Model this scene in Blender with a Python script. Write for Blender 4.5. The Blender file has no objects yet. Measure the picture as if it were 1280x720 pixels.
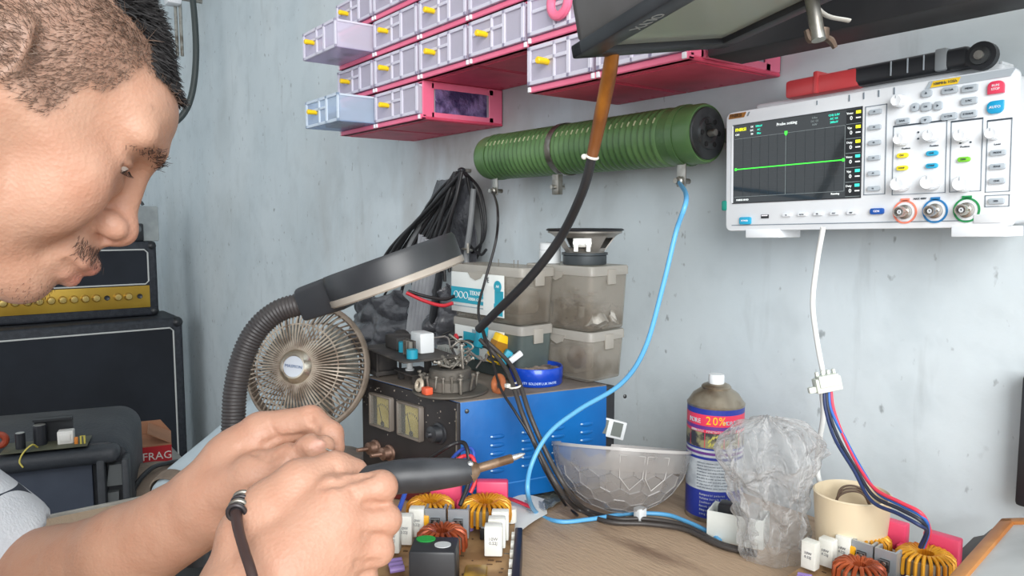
import bpy, bmesh, math, random
import numpy as np
from mathutils import Vector, Matrix, Quaternion, noise as mnoise
random.seed(7)
COL = bpy.context.scene.collection
PI = math.pi
V = Vector
# ---------------------------------------------------------------- camera model (1280 x 720)
FPX = 930.0
TH = math.radians(37.0); PH = math.atan(85.0 / FPX)
FH = V((-math.cos(TH), math.sin(TH), 0)); RT = V((math.sin(TH), math.cos(TH), 0))
FW = FH * math.cos(PH) + V((0, 0, -math.sin(PH))); UP = RT.cross(FW)
CAM = V((0, 0, 1.10))
def ray(px, py): return FW + RT * ((px - 640) / FPX) + UP * ((360 - py) / FPX)
def at(px, py, d): return CAM + ray(px, py) * d
def onY(px, py, y): r = ray(px, py); return CAM + r * (y / r.y)
def onX(px, py, x): r = ray(px, py); return CAM + r * (x / r.x)
def onZ(px, py, z): r = ray(px, py); return CAM + r * ((z - CAM.z) / r.z)
def onP(px, py, p, n):
    r = ray(px, py); return CAM + r * ((p - CAM).dot(n) / r.dot(n))
WALL_Y = 0.81; BENCH = 0.75
# ---------------------------------------------------------------- materials
def lin(c):
    c = c / 255.0
    return c / 12.92 if c <= 0.04045 else ((c + 0.055) / 1.055) ** 2.4
def rgb(t, a=1.0): return (lin(t[0]), lin(t[1]), lin(t[2]), a)
MATS = {}
def mat(name, col, rough=0.5, metal=0.0, col2=None, ns=20.0, nlo=0.42, nhi=0.62, bump=0.0, bs=60.0, spec=0.5,
        emit=0.0, alpha=1.0, coat=0.0, stretch=None, tcol=None, sss=0.0):
    """procedural surface: base colour, an optional second colour mixed in by noise (dirt, wear), bump and see-through"""
    if name in MATS: return MATS[name]
    m = bpy.data.materials.new(name); m.use_nodes = True
    nt = m.node_tree; N = nt.nodes; L = nt.links
    b = N['Principled BSDF']; out = N['Material Output']
    b.inputs['Base Color'].default_value = rgb(col); b.inputs['Roughness'].default_value = rough
    b.inputs['Metallic'].default_value = metal; b.inputs['Specular IOR Level'].default_value = spec
    b.inputs['Coat Weight'].default_value = coat
    if sss:
        b.inputs['Subsurface Weight'].default_value = sss; b.inputs['Subsurface Scale'].default_value = 0.004
        b.inputs['Subsurface Radius'].default_value = (1.0, 0.4, 0.25)
    if emit:
        b.inputs['Emission Color'].default_value = rgb(col); b.inputs['Emission Strength'].default_value = emit
    co = None
    if col2 is not None or bump:
        tc = N.new('ShaderNodeTexCoord'); co = tc.outputs['Object']
        if stretch:
            mp = N.new('ShaderNodeMapping'); mp.inputs['Scale'].default_value = stretch
            L.new(co, mp.inputs['Vector']); co = mp.outputs['Vector']
    if col2 is not None:
        n = N.new('ShaderNodeTexNoise'); n.inputs['Scale'].default_value = ns; n.inputs['Detail'].default_value = 6
        L.new(co, n.inputs['Vector'])
        r = N.new('ShaderNodeMapRange'); r.inputs[1].default_value = nlo; r.inputs[2].default_value = nhi
        L.new(n.outputs['Fac'], r.inputs[0])
        x = N.new('ShaderNodeMix'); x.data_type = 'RGBA'
        x.inputs[6].default_value = rgb(col); x.inputs[7].default_value = rgb(col2)
        L.new(r.outputs[0], x.inputs[0]); L.new(x.outputs[2], b.inputs['Base Color'])
        if emit: L.new(x.outputs[2], b.inputs['Emission Color'])
    if bump:
        n2 = N.new('ShaderNodeTexNoise'); n2.inputs['Scale'].default_value = bs; n2.inputs['Detail'].default_value = 4
        L.new(co, n2.inputs['Vector'])
        bp = N.new('ShaderNodeBump'); bp.inputs['Strength'].default_value = bump; bp.inputs['Distance'].default_value = 0.01
        L.new(n2.outputs['Fac'], bp.inputs['Height']); L.new(bp.outputs[0], b.inputs['Normal'])
    if alpha < 1.0:
        t = N.new('ShaderNodeBsdfTransparent'); t.inputs[0].default_value = rgb(tcol or (245, 245, 245))
        s = N.new('ShaderNodeMixShader'); s.inputs[0].default_value = alpha
        L.new(t.outputs[0], s.inputs[1]); L.new(b.outputs[0], s.inputs[2]); L.new(s.outputs[0], out.inputs[0])
    MATS[name] = m
    return m
# ---------------------------------------------------------------- mesh builder
def frame(o, x, y):
    """local frame: origin o, first axis x, second axis near y, third x cross y"""
    x = V(x).normalized(); z = x.cross(V(y)).normalized(); y = z.cross(x)
    M = Matrix.Identity(4)
    for i in range(3): M[i][0] = x[i]; M[i][1] = y[i]; M[i][2] = z[i]; M[i][3] = o[i]
    return M
def T(x=0, y=0, z=0): return Matrix.Translation((x, y, z))
def Rz(a): return Matrix.Rotation(a, 4, 'Z')
def Rx(a): return Matrix.Rotation(a, 4, 'X')
def Ry(a): return Matrix.Rotation(a, 4, 'Y')
def along(p, d):
    """frame at p whose local z points along d"""
    d = V(d).normalized(); a = V((0, 0, 1)) if abs(d.z) < 0.9 else V((1, 0, 0))
    x = a.cross(d).normalized(); y = d.cross(x)
    M = Matrix.Identity(4)
    for i in range(3): M[i][0] = x[i]; M[i][1] = y[i]; M[i][2] = d[i]; M[i][3] = p[i]
    return M
I4 = Matrix.Identity(4)
def spline(pts, n=8):
    """Catmull-Rom through the points"""
    P = [V(p) for p in pts]
    if len(P) < 3: return P
    P = [P[0] * 2 - P[1]] + P + [P[-1] * 2 - P[-2]]
    out = []
    for i in range(1, len(P) - 2):
        a, b, c, d = P[i - 1:i + 3]
        for k in range(n):
            t = k / n
            out.append(0.5 * ((2 * b) + (c - a) * t + (2 * a - 5 * b + 4 * c - d) * t * t + (3 * b - a - 3 * c + d) * t ** 3))
    out.append(P[-2])
    return out
class B:
    """collects shapes and becomes ONE mesh object"""
    def __init__(s, M=None): s.v = []; s.f = []; s.fm = []; s.mats = []; s.M = M or I4
    def mi(s, m):
        if m not in s.mats: s.mats.append(m)
        return s.mats.index(m)
    def add(s, vs, fs, m, M=None):
        M = s.M @ M if M is not None else s.M
        k = len(s.v); i = s.mi(m)
        s.v += [M @ V(p) for p in vs]
        for f in fs: s.f.append([q + k for q in f]); s.fm.append(i)
    def addbm(s, bm, m, M=None):
        bm.verts.index_update()
        s.add([v.co.copy() for v in bm.verts], [[v.index for v in f.verts] for f in bm.faces], m, M); bm.free()
    def box(s, c, d, m, M=None, bev=0.0, seg=2, taper=1.0):
        bm = bmesh.new(); bmesh.ops.create_cube(bm, size=1.0)
        for v in bm.verts:
            k = taper if v.co.z > 0 else 1.0
            v.co = V((v.co.x * d[0] * k, v.co.y * d[1] * k, v.co.z * d[2]))
        if bev > 0: bmesh.ops.bevel(bm, geom=list(bm.edges), offset=min(bev, min(d) * 0.49), segments=seg, profile=0.5, affect='EDGES')
        for v in bm.verts: v.co += V(c)
        s.addbm(bm, m, M)
    def tube(s, pts, r, m, seg=10, n=0, caps=True, M=None, closed=False, flat=1.0):
        P = spline(pts, n) if n else [V(p) for p in pts]
        k = len(P)
        if isinstance(r, (int, float)): R = [r] * k
        else:
            R = [r[0] + 0.0] * k
            for i in range(k):
                t = i / (k - 1) * (len(r) - 1); j = min(int(t), len(r) - 2); R[i] = r[j] + (r[j + 1] - r[j]) * (t - j)
        vs = []; fs = []; t0 = None; x = None
        for i in range(k):
            if closed: t = (P[(i + 1) % k] - P[i - 1])
            else: t = (P[min(i + 1, k - 1)] - P[max(i - 1, 0)])
            t = t.normalized() if t.length > 1e-9 else (t0 or V((0, 0, 1)))
            if x is None:
                a = V((0, 0, 1)) if abs(t.z) < 0.9 else V((1, 0, 0)); x = a.cross(t).normalized()
            else:
                x = (x - t * x.dot(t)); x = x.normalized() if x.length > 1e-9 else V((1, 0, 0))
            y = t.cross(x); t0 = t
            for j in range(seg):
                a = 2 * PI * j / seg
                vs.append(P[i] + x * (math.cos(a) * R[i]) + y * (math.sin(a) * R[i] * flat))
        for i in range(k if closed else k - 1):
            for j in range(seg):
                a = i * seg + j; b = i * seg + (j + 1) % seg; i2 = (i + 1) % k
                fs.append([a, b, i2 * seg + (j + 1) % seg, i2 * seg + j])
        if caps and not closed:
            fs.append(list(range(seg))[::-1]); fs.append([(k - 1) * seg + j for j in range(seg)])
        s.add(vs, fs, m, M)
    def cyl(s, p0, p1, r, m, r1=None, seg=24, M=None): s.tube([p0, p1], [r, r if r1 is None else r1], m, seg, M=M)
    def lathe(s, prof, m, M=None, seg=32, arc=2 * PI, sx=1.0):
        """profile of (radius, z) turned about local z"""
        vs = []; fs = []; n = len(prof); full = abs(arc - 2 * PI) < 1e-6; ns = seg if full else seg + 1
        for j in range(ns):
            a = arc * j / seg
            for r, z in prof: vs.append((r * math.cos(a) * sx, r * math.sin(a), z))
        for j in range(seg):
            k = (j + 1) % ns
            for i in range(n - 1):
                if prof[i][0] < 1e-7 and prof[i + 1][0] < 1e-7: continue
                fs.append([j * n + i, k * n + i, k * n + i + 1, j * n + i + 1])
        bm = bmesh.new(); bv = [bm.verts.new(p) for p in vs]
        for f in fs:
            try: bm.faces.new([bv[q] for q in f])
            except ValueError: pass
        bmesh.ops.remove_doubles(bm, verts=bm.verts, dist=1e-6)
        s.addbm(bm, m, M)
    def prism(s, poly, h, m, M=None, bev=0.0, z0=0.0):
        bm = bmesh.new(); vs = [bm.verts.new((p[0], p[1], z0)) for p in poly]
        f = bm.faces.new(vs); r = bmesh.ops.extrude_face_region(bm, geom=[f])
        for e in r['geom']:
            if isinstance(e, bmesh.types.BMVert): e.co.z += h
        bmesh.ops.recalc_face_normals(bm, faces=bm.faces)
        if bev: bmesh.ops.bevel(bm, geom=[e for e in bm.edges], offset=bev, segments=2, profile=0.5, affect='EDGES')
        s.addbm(bm, m, M)
    def ell(s, c, r, m, M=None, seg=20, rings=12):
        if isinstance(r, (int, float)): r = (r, r, r)
        bm = bmesh.new(); bmesh.ops.create_uvsphere(bm, u_segments=seg, v_segments=rings, radius=1.0)
        for v in bm.verts: v.co = V((v.co.x * r[0] + c[0], v.co.y * r[1] + c[1], v.co.z * r[2] + c[2]))
        s.addbm(bm, m, M)
    def torus(s, c, R, r, m, M=None, seg=32, rs=10, flat=1.0):
        pts = [(c[0] + R * math.cos(2 * PI * i / seg), c[1] + R * math.sin(2 * PI * i / seg), c[2]) for i in range(seg)]
        s.tube(pts, r, m, rs, closed=True, M=M, flat=flat)
    def grid(s, fn, nu, nv, m, M=None, thick=0.0, wrap=False):
        """surface fn(u, v), u and v in 0..1; thick gives it a second skin"""
        vs = [V(fn(i / nu, j / nv)) for i in range(nu + 1) for j in range(nv + 1)]
        fs = [[i * (nv + 1) + j, (i + 1) * (nv + 1) + j, (i + 1) * (nv + 1) + j + 1, i * (nv + 1) + j + 1] for i in range(nu) for j in range(nv)]
        bm = bmesh.new(); bv = [bm.verts.new(p) for p in vs]
        for f in fs: bm.faces.new([bv[q] for q in f])
        if wrap: bmesh.ops.remove_doubles(bm, verts=bm.verts, dist=1e-5)
        if thick:
            bmesh.ops.recalc_face_normals(bm, faces=bm.faces)
            bmesh.ops.solidify(bm, geom=bm.faces, thickness=thick)
        s.addbm(bm, m, M)
    def text(s, txt, size, m, M, depth=0.0003, align='CENTER', sx=1.0):
        cu = bpy.data.curves.new('lettering', 'FONT'); cu.body = txt; cu.size = size; cu.align_x = align; cu.align_y = 'CENTER'
        cu.extrude = depth; cu.resolution_u = 2
        o = bpy.data.objects.new('lettering', cu); COL.objects.link(o)
        me = bpy.data.meshes.new_from_object(o)
        bpy.data.objects.remove(o)
        s.add([(v.co.x * sx, v.co.y, v.co.z) for v in me.vertices], [list(p.vertices) for p in me.polygons], m, M)
        bpy.data.meshes.remove(me); bpy.data.curves.remove(cu)
    def build(s, name, parent=None, angle=35, smooth=True, local=False):
        """world coordinates unless local; the origin goes to the thing's parent, or to the base of a lone mesh"""
        vs = s.v
        if parent is not None:
            if not local:
                W = wm(parent).inverted(); vs = [W @ v for v in vs]
            off = None
        else:
            lo = [min(v[i] for v in vs) for i in range(3)]; hi = [max(v[i] for v in vs) for i in range(3)]
            off = V(((lo[0] + hi[0]) / 2, (lo[1] + hi[1]) / 2, lo[2])); vs = [v - off for v in vs]
        me = bpy.data.meshes.new(name); me.from_pydata([tuple(v) for v in vs], [], s.f)
        for m in s.mats: me.materials.append(m)
        me.polygons.foreach_set('material_index', s.fm)
        me.update()
        bm = bmesh.new(); bm.from_mesh(me); bmesh.ops.recalc_face_normals(bm, faces=bm.faces); bm.to_mesh(me); bm.free()
        if smooth:
            me.polygons.foreach_set('use_smooth', [True] * len(me.polygons)); me.set_sharp_from_angle(angle=math.radians(angle))
        o = bpy.data.objects.new(name, me); COL.objects.link(o)
        if parent is not None: o.parent = parent
        else: o.location = off
        return o
def wm(o):
    return wm(o.parent) @ o.matrix_basis if o.parent else o.matrix_basis.copy()
def thing(name, label, cat, loc=(0, 0, 0), rot=0.0, group=None, M=None):
    o = bpy.data.objects.new(name, None); COL.objects.link(o); o.empty_display_size = 0.02
    if M is not None: o.matrix_basis = M
    else: o.location = loc; o.rotation_euler = (0, 0, rot)
    return tag(o, label, cat, group)
def tag(o, label=None, cat=None, group=None, kind=None):
    if label: o['label'] = label
    if cat: o['category'] = cat
    if group: o['group'] = group
    if kind: o['kind'] = kind
    return o
def jit(a): return random.uniform(-a, a)
# ================================================================ setting
def wall_mat():
    m = bpy.data.materials.new('painted_plaster'); m.use_nodes = True
    nt = m.node_tree; N = nt.nodes; L = nt.links; b = N['Principled BSDF']; b.inputs['Roughness'].default_value = 0.55
    b.inputs['Specular IOR Level'].default_value = 0.35
    tc = N.new('ShaderNodeTexCoord'); co = tc.outputs['Object']; geo = N.new('ShaderNodeNewGeometry')
    def noise(sc, det=6, stretch=None, dist=0.0):
        c = co
        if stretch:
            mp = N.new('ShaderNodeMapping'); mp.inputs['Scale'].default_value = stretch; L.new(co, mp.inputs[0]); c = mp.outputs[0]
        n = N.new('ShaderNodeTexNoise'); n.inputs['Scale'].default_value = sc; n.inputs['Detail'].default_value = det
        n.inputs['Distortion'].default_value = dist; L.new(c, n.inputs['Vector']); return n.outputs['Fac']
    def rng(f, a, c, d=0.0, e=1.0):
        r = N.new('ShaderNodeMapRange'); r.inputs[1].default_value = a; r.inputs[2].default_value = c
        r.inputs[3].default_value = d; r.inputs[4].default_value = e; L.new(f, r.inputs[0]); return r.outputs[0]
    def mix(f, c1, c2):
        x = N.new('ShaderNodeMix'); x.data_type = 'RGBA'; L.new(f, x.inputs[0])
        for i, c in ((6, c1), (7, c2)):
            if isinstance(c, tuple): x.inputs[i].default_value = rgb(c)
            else: L.new(c, x.inputs[i])
        return x.outputs[2]
    def mul(a, c):
        x = N.new('ShaderNodeMath'); x.operation = 'MULTIPLY'; L.new(a, x.inputs[0])
        if isinstance(c, float): x.inputs[1].default_value = c
        else: L.new(c, x.inputs[1])
        return x.outputs[0]
    base = mix(rng(noise(3.0), 0.35, 0.65), (196, 208, 214), (208, 218, 223))
    base = mix(mul(rng(noise(14.0, 8), 0.50, 0.72), 0.35), base, (176, 187, 192))            # mottled grime
    base = mix(mul(rng(noise(30.0, 5, (1, 1, 0.16), 0.3), 0.62, 0.76), 0.35), base, (160, 168, 170))   # drips down the paint
    base = mix(mul(rng(noise(70.0, 3, (1, 1, 0.6)), 0.675, 0.74), 0.6), base, (112, 118, 120))   # dark nicks
    base = mix(mul(mul(rng(noise(22.0, 3), 0.68, 0.76), rng(noise(4.0, 2), 0.52, 0.62)), 0.5), base, (110, 116, 118))
    # broad greyish noise, then brownish noisy patches round three points below the cabinets
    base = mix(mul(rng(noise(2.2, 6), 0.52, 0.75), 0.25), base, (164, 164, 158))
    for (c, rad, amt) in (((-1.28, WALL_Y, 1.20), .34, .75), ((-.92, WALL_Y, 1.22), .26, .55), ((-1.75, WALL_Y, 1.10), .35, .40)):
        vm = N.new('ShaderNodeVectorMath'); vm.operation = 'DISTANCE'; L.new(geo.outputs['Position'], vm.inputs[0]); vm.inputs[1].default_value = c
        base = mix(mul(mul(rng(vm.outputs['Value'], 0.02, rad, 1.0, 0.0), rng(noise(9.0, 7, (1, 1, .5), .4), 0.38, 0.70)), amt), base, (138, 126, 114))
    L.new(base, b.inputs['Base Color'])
    bp = N.new('ShaderNodeBump'); bp.inputs['Strength'].default_value = 0.25; bp.inputs['Distance'].default_value = 0.004
    L.new(noise(40.0, 8), bp.inputs['Height']); L.new(bp.outputs[0], b.inputs['Normal'])
    return m
WM = wall_mat()
CEIL = mat('ceiling_paint', (205, 205, 200), 0.9, col2=(180, 180, 176), ns=3)
FLOOR = mat('floor_cement', (135, 128, 120), 0.8, col2=(105, 100, 94), ns=5, bump=0.2)
def struct(name, c, d, m):
    b = B(); b.box(c, d, m); return tag(b.build(name), kind='structure')
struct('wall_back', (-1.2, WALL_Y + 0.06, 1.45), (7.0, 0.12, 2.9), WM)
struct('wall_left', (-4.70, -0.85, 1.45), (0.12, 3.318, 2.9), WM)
struct('floor', (-1.2, -0.9, -0.05), (7.2, 3.7, 0.1), FLOOR)
struct('ceiling', (-1.2, -0.9, 2.95), (7.2, 3.7, 0.1), CEIL)
# ---------------------------------------------------------------- workbench
WOOD = mat('worn_board', (192, 165, 138), 0.65, col2=(132, 106, 86), ns=7, nlo=0.52, nhi=0.76, bump=0.25, bs=90, stretch=(1.0, 4.0, 1.0))
WOODE = mat('board_edge', (186, 184, 178), 0.6, col2=(150, 146, 138), ns=12)
LEGW = mat('bench_leg_timber', (120, 98, 78), 0.7, col2=(90, 70, 55), ns=8)
bx0, bx1, by0, by1 = -1.015, 0.70, 0.02, 0.80
t = thing('workbench', 'scuffed brown wooden workbench top carrying the blue power supply and circuit boards', 'workbench', ((bx0 + bx1) / 2, 0.41, 0))
b = B(); b.box(((bx0 + bx1) / 2 + 0.004, (by0 + by1) / 2, BENCH - 0.013), (bx1 - bx0 - 0.008, by1 - by0, 0.026), WOOD, bev=0.002); b.build('bench_top', t)
b = B(); b.box((bx0 + 0.001, (by0 + by1) / 2, BENCH - 0.016), (0.006, by1 - by0, 0.034), WOODE, bev=0.001); b.build('edge_strip', t)
for x in (bx0 + 0.06, bx1 - 0.06):
    for y in (by0 + 0.06, by1 - 0.06):
        b = B(); b.box((x, y, 0.362), (0.05, 0.05, 0.724), LEGW, bev=0.003); b.build('leg', t)
b = B()
for y in (by0 + 0.06, by1 - 0.06): b.box(((bx0 + bx1) / 2, y, 0.69), (bx1 - bx0 - 0.17, 0.03, 0.06), LEGW)
b.build('rail', t)
# ================================================================ person (one continuous skin from smooth-blended volumes)
class Sdf:
    """blended volumes sampled on sparse blocks and turned into one mesh by surface nets"""
    def __init__(s): s.groups = []
    def group(s): g = []; s.groups.append(g); return g
    @staticmethod
    def d(pr, P):
        k = pr[0]
        if k == 'rc':
            a, b, r1, r2 = pr[1], pr[2], pr[3], pr[4]
            ba = b - a; l2 = max(float(ba @ ba), 1e-12); pa = P - a
            h = np.clip(pa @ ba / l2, 0, 1)
            return np.sqrt(((pa - h[:, None] * ba) ** 2).sum(1)) - (r1 + (r2 - r1) * h)
        if k == 'el':
            c, r, A = pr[1], pr[2], pr[3]
            q = (P - c) @ A
            k0 = np.sqrt(((q / r) ** 2).sum(1)); k1 = np.sqrt(((q / (r * r)) ** 2).sum(1))
            return np.where(k1 > 1e-9, k0 * (k0 - 1.0) / np.maximum(k1, 1e-9), -r.min())
        if k == 'pl': return (P - pr[1]) @ pr[2]
    def ev(s, P, keep=None):
        out = np.full(len(P), 1.0)
        for gi, g in enumerate(s.groups):
            d = np.full(len(P), 1.0)
            for pi, (pr, mode, k) in enumerate(g):
                if keep is not None and not keep[gi][pi]: continue
                x = s.d(pr, P)
                if mode == '+':
                    h = np.maximum(k - np.abs(d - x), 0) / k; d = np.minimum(d, x) - h * h * k * 0.25
                else:
                    x = -x; h = np.maximum(k - np.abs(d - x), 0) / k; d = np.maximum(d, x) + h * h * k * 0.25
            h = np.maximum(0.002 - np.abs(out - d), 0) / 0.002
            out = np.minimum(out, d) - h * h * 0.0005
        return out
    def mesh(s, lo, hi, res, nb=16):
        lo = np.array(lo, float); hi = np.array(hi, float); bs = nb * res
        n = np.ceil((hi - lo) / bs).astype(int); NC = n * nb + 4
        gi = np.stack(np.meshgrid(*[np.arange(k) for k in n], indexing='ij'), -1).reshape(-1, 3)
        cen = lo + (gi + 0.5) * bs; rad = bs * 0.9
        act = np.abs(s.ev(cen)) < rad + 0.012
        pd = [[np.abs(s.d(pr, cen)) if mode == '-' else s.d(pr, cen) for pr, mode, k in g] for g in s.groups]
        ar = np.arange(nb + 1); loc = np.stack(np.meshgrid(ar, ar, ar, indexing='ij'), -1).reshape(-1, 3)
        ids = []; pos = []; quads = []
        def cid(i): return (i[..., 0] * NC[1] + i[..., 1]) * NC[2] + i[..., 2]
        for bi in np.nonzero(act)[0]:
            keep = [[d[bi] < rad * 1.05 + g[i][2] + 0.02 for i, d in enumerate(pg)] for pg, g in zip(pd, s.groups)]
            base = gi[bi] * nb; D = s.ev(lo + (base + loc) * res, keep).reshape(nb + 1, nb + 1, nb + 1)
            S = D < 0
            if S.all() or not S.any(): continue
            acc = np.zeros((nb, nb, nb, 3)); cnt = np.zeros((nb, nb, nb))
            for ax in range(3):
                for o1 in (0, 1):
                    for o2 in (0, 1):
                        sl0 = [slice(o1, o1 + nb)] * 3; oth = [i for i in range(3) if i != ax]
                        sl0 = [None] * 3; sl0[ax] = slice(0, nb); sl0[oth[0]] = slice(o1, o1 + nb); sl0[oth[1]] = slice(o2, o2 + nb)
                        sl1 = list(sl0); sl1[ax] = slice(1, nb + 1)
                        a = D[tuple(sl0)]; c = D[tuple(sl1)]; x = (a < 0) != (c < 0)
                        t = np.where(x, a / np.where(x, a - c, 1), 0)
                        off = [0, 0, 0]; off[oth[0]] = o1; off[oth[1]] = o2
                        for q in range(3): acc[..., q] += np.where(x, t if q == ax else off[q], 0)
                        cnt += x
                # edges on this axis whose lower sample belongs to this block
                sl = [slice(0, nb)] * 3; s1 = list(sl); s1[ax] = slice(1, nb + 1)
                a = S[tuple(sl)]; c = S[tuple(s1)]; w = np.argwhere(a != c)
                if len(w):
                    fl = a[tuple(w.T)]; g0 = w + base; u, v = [(1, 2), (2, 0), (0, 1)][ax]
                    e = np.eye(3, dtype=int)
                    q = np.stack([cid(g0 - e[u] - e[v] + 1), cid(g0 - e[v] + 1), cid(g0 + 1), cid(g0 - e[u] + 1)], 1)
                    q[~fl] = q[~fl][:, ::-1]; quads.append(q)
            w = np.argwhere(cnt > 0)
            ids.append(cid(w + base + 1)); pos.append(lo + (w + base + acc[tuple(w.T)] / cnt[tuple(w.T)][:, None]) * res)
        ids = np.concatenate(ids); pos = np.concatenate(pos); o = np.argsort(ids); ids = ids[o]; pos = pos[o]
        Q = np.concatenate(quads); ix = np.clip(np.searchsorted(ids, Q), 0, len(ids) - 1); ok = (ids[ix] == Q).all(1)
        return pos, ix[ok]
def A3(v): return np.array([v[0], v[1], v[2]], float)
def rc(a, b, r1, r2): return ('rc', A3(a), A3(b), r1, r2)
def el(c, r, ax): return ('el', A3(c), np.array(r, float), np.stack([A3(x) for x in ax], 1))
def np_mesh(name, pos, quads, m, parent, smooth=1, colfn=None):
    W = wm(parent).inverted(); Wn = np.array(W)
    P = pos @ Wn[:3, :3].T + Wn[:3, 3]
    me = bpy.data.meshes.new(name); me.vertices.add(len(P)); me.vertices.foreach_set('co', P.astype(np.float32).ravel())
    me.loops.add(len(quads) * 4); me.loops.foreach_set('vertex_index', quads.astype(np.int32).ravel())
    me.polygons.add(len(quads)); me.polygons.foreach_set('loop_start', (np.arange(len(quads)) * 4).astype(np.int32))
    me.polygons.foreach_set('use_smooth', np.ones(len(quads), bool))
    me.update(calc_edges=True); me.validate(); me.materials.append(m)
    bm = bmesh.new(); bm.from_mesh(me); bmesh.ops.recalc_face_normals(bm, faces=bm.faces)
    for _ in range(smooth): bmesh.ops.smooth_vert(bm, verts=bm.verts, factor=0.5, use_axis_x=True, use_axis_y=True, use_axis_z=True)
    bm.to_mesh(me); bm.free()
    if colfn is not None:
        a = me.color_attributes.new('pigment', 'FLOAT_COLOR', 'POINT'); a.data.foreach_set('color', colfn(pos).astype(np.float32).ravel())
    o = bpy.data.objects.new(name, me); COL.objects.link(o); o.parent = parent
    return o
# --- head frame: fwd / up / lateral (towards the viewer's side = the man's right)
ang = math.radians(-9.0)
LAT = V((math.cos(ang), math.sin(ang), 0)); EH = V((-math.sin(ang), math.cos(ang), 0))
HP0 = at(120, 230, 0.52); ZV = V((0, 0, 1))
HF = (EH * 0.753 - ZV * 0.657).normalized(); HU = (EH * 0.657 + ZV * 0.753).normalized()
GLAB = onP(206, 205, HP0, LAT)
def HQ(px_, py_, l): return onP(px_, py_, HP0 + LAT * l, LAT)
def H(f, u, l=0.0): return GLAB + HF * f + HU * u + LAT * l
HAX = (HF, HU, LAT)
SK = Sdf()
hd = SK.group()
def add(g, pr, k=0.012, mode='+'): g.append((pr, mode, k))
def both(g, fn, k=0.012, mode='+'):
    for sgn in (1, -1): add(g, fn(sgn), k, mode)
add(hd, el(H(-.106, .002), (.086, .078, .072), HAX))
add(hd, el(H(-.036, .008), (.0295, .036, .050), HAX), .012)                  # forehead
add(hd, el(H(-.060, -.060), (.052, .062, .056), HAX), .03)                 # face core
both(hd, lambda s: rc(H(-.0125, -.001, .010 * s), H(-.022, .002, .040 * s), .0115, .010), .010)    # brow ridge
both(hd, lambda s: rc(H(-.034, -.042, .043 * s), H(-.082, -.030, .062 * s), .019, .011), .02)      # cheekbone
both(hd, lambda s: el(H(-.036, -.060, .039 * s), (.026, .034, .023), HAX), .014)                    # cheek
both(hd, lambda s: rc(H(.006, -.036, .0255 * s), H(-.001, -.074, .0310 * s), .0062, .0045), .007, '-')   # hollow beside the nose
both(hd, lambda s: rc(H(-.030, -.116, .016 * s), H(-.086, -.088, .050 * s), .017, .017), .025)     # jaw
both(hd, lambda s: rc(H(-.086, -.088, .050 * s), H(-.095, -.03, .060 * s), .017, .012), .02)
add(hd, rc(H(-.0165, -.1175, -.008), H(-.0165, -.1175, .008), .0185, .0185), .016)                 # chin
add(hd, el(H(-.030, -.086), (.0385, .027, .033), HAX), .012)                                       # muzzle
both(hd, lambda s: el(H(-.0045, -.0225, .031 * s), (.013, .011, .017), HAX), .014, '-')            # sockets
both(hd, lambda s: el(H(-.0255, -.0215, .031 * s), (.0135, .0138, .0150), HAX), .006)              # eyelids
both(hd, lambda s: rc(H(-.0165, -.034, .020 * s), H(-.025, -.033, .042 * s), .0065, .006), .010)   # bag under the eye
add(hd, rc(H(-.0105, -.014), H(.0015, -.047), .0085, .0098), .008)                                # nose bridge
add(hd, el(H(.0080, -.0560), (.0122, .0118, .0125), HAX), .008)                                    # tip
both(hd, lambda s: el(H(.0015, -.0570, .0130 * s), (.0118, .0092, .0082), HAX), .004)              # wings
add(hd, rc(H(.006, -.064), H(-.004, -.075), .0055, .0090), .006)                                   # base of the nose
both(hd, lambda s: el(H(.0045, -.0665, .0075 * s), (.0045, .0030, .0030), HAX), .003, '-')         # nostrils
both(hd, lambda s: rc(H(.0092, -.0880, .002 * s), H(.0030, -.0885, .013 * s), .0068, .0058), .004) # lips
both(hd, lambda s: rc(H(.0030, -.0885, .013 * s), H(-.0085, -.0905, .024 * s), .0058, .0030), .004)
both(hd, lambda s: rc(H(.0050, -.1015, .002 * s), H(-.001, -.0995, .012 * s), .0068, .0056), .003)
both(hd, lambda s: rc(H(-.001, -.0995, .012 * s), H(-.0110, -.0930, .023 * s), .0056, .0026), .003)
both(hd, lambda s: rc(H(.0185, -.0957, .004 * s), H(-.004, -.0925, .024 * s), .0014, .0012), .0035, '-')
both(hd, lambda s: rc(H(-.0020, -.062, .026 * s), H(-.0130, -.096, .034 * s), .0022, .0018), .010, '-')   # smile fold
both(hd, lambda s: rc(H(-.0115, -.0232, .0225 * s), H(-.0135, -.0232, .038 * s), .0034, .0026), .003, '-'); both(hd, lambda s: rc(H(-.0135, -.0232, .038 * s), H(-.0180, -.0220, .0420 * s), .0022, .0010), .003, '-'); both(hd, lambda s: rc(H(-.010, -.0135, .020 * s), H(-.0190, -.0140, .046 * s), .0014, .0010), .004, '-')   # eye slit
# ears
for s_ in (1, -1):
    add(hd, el(H(-.1075, -.018, .073 * s_), (.017, .030, .008), (HF * .94 + LAT * .34 * s_, HU, LAT * .94 * s_ - HF * .34)), .006)
    add(hd, el(H(-.1035, -.018, .082 * s_), (.009, .018, .006), (HF, HU, LAT)), .004, '-')
    add(hd, rc(H(-.094, -.024, .072 * s_), H(-.093, -.014, .074 * s_), .0055, .004), .004)
NECK = V((-.655, -.165, 1.045))
add(hd, rc(H(-.118, -.055), NECK, .050, .052), .03)
add(hd, rc(H(-.080, -.095), NECK + V((.0, .03, -.03)), .030, .042), .03)
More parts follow.
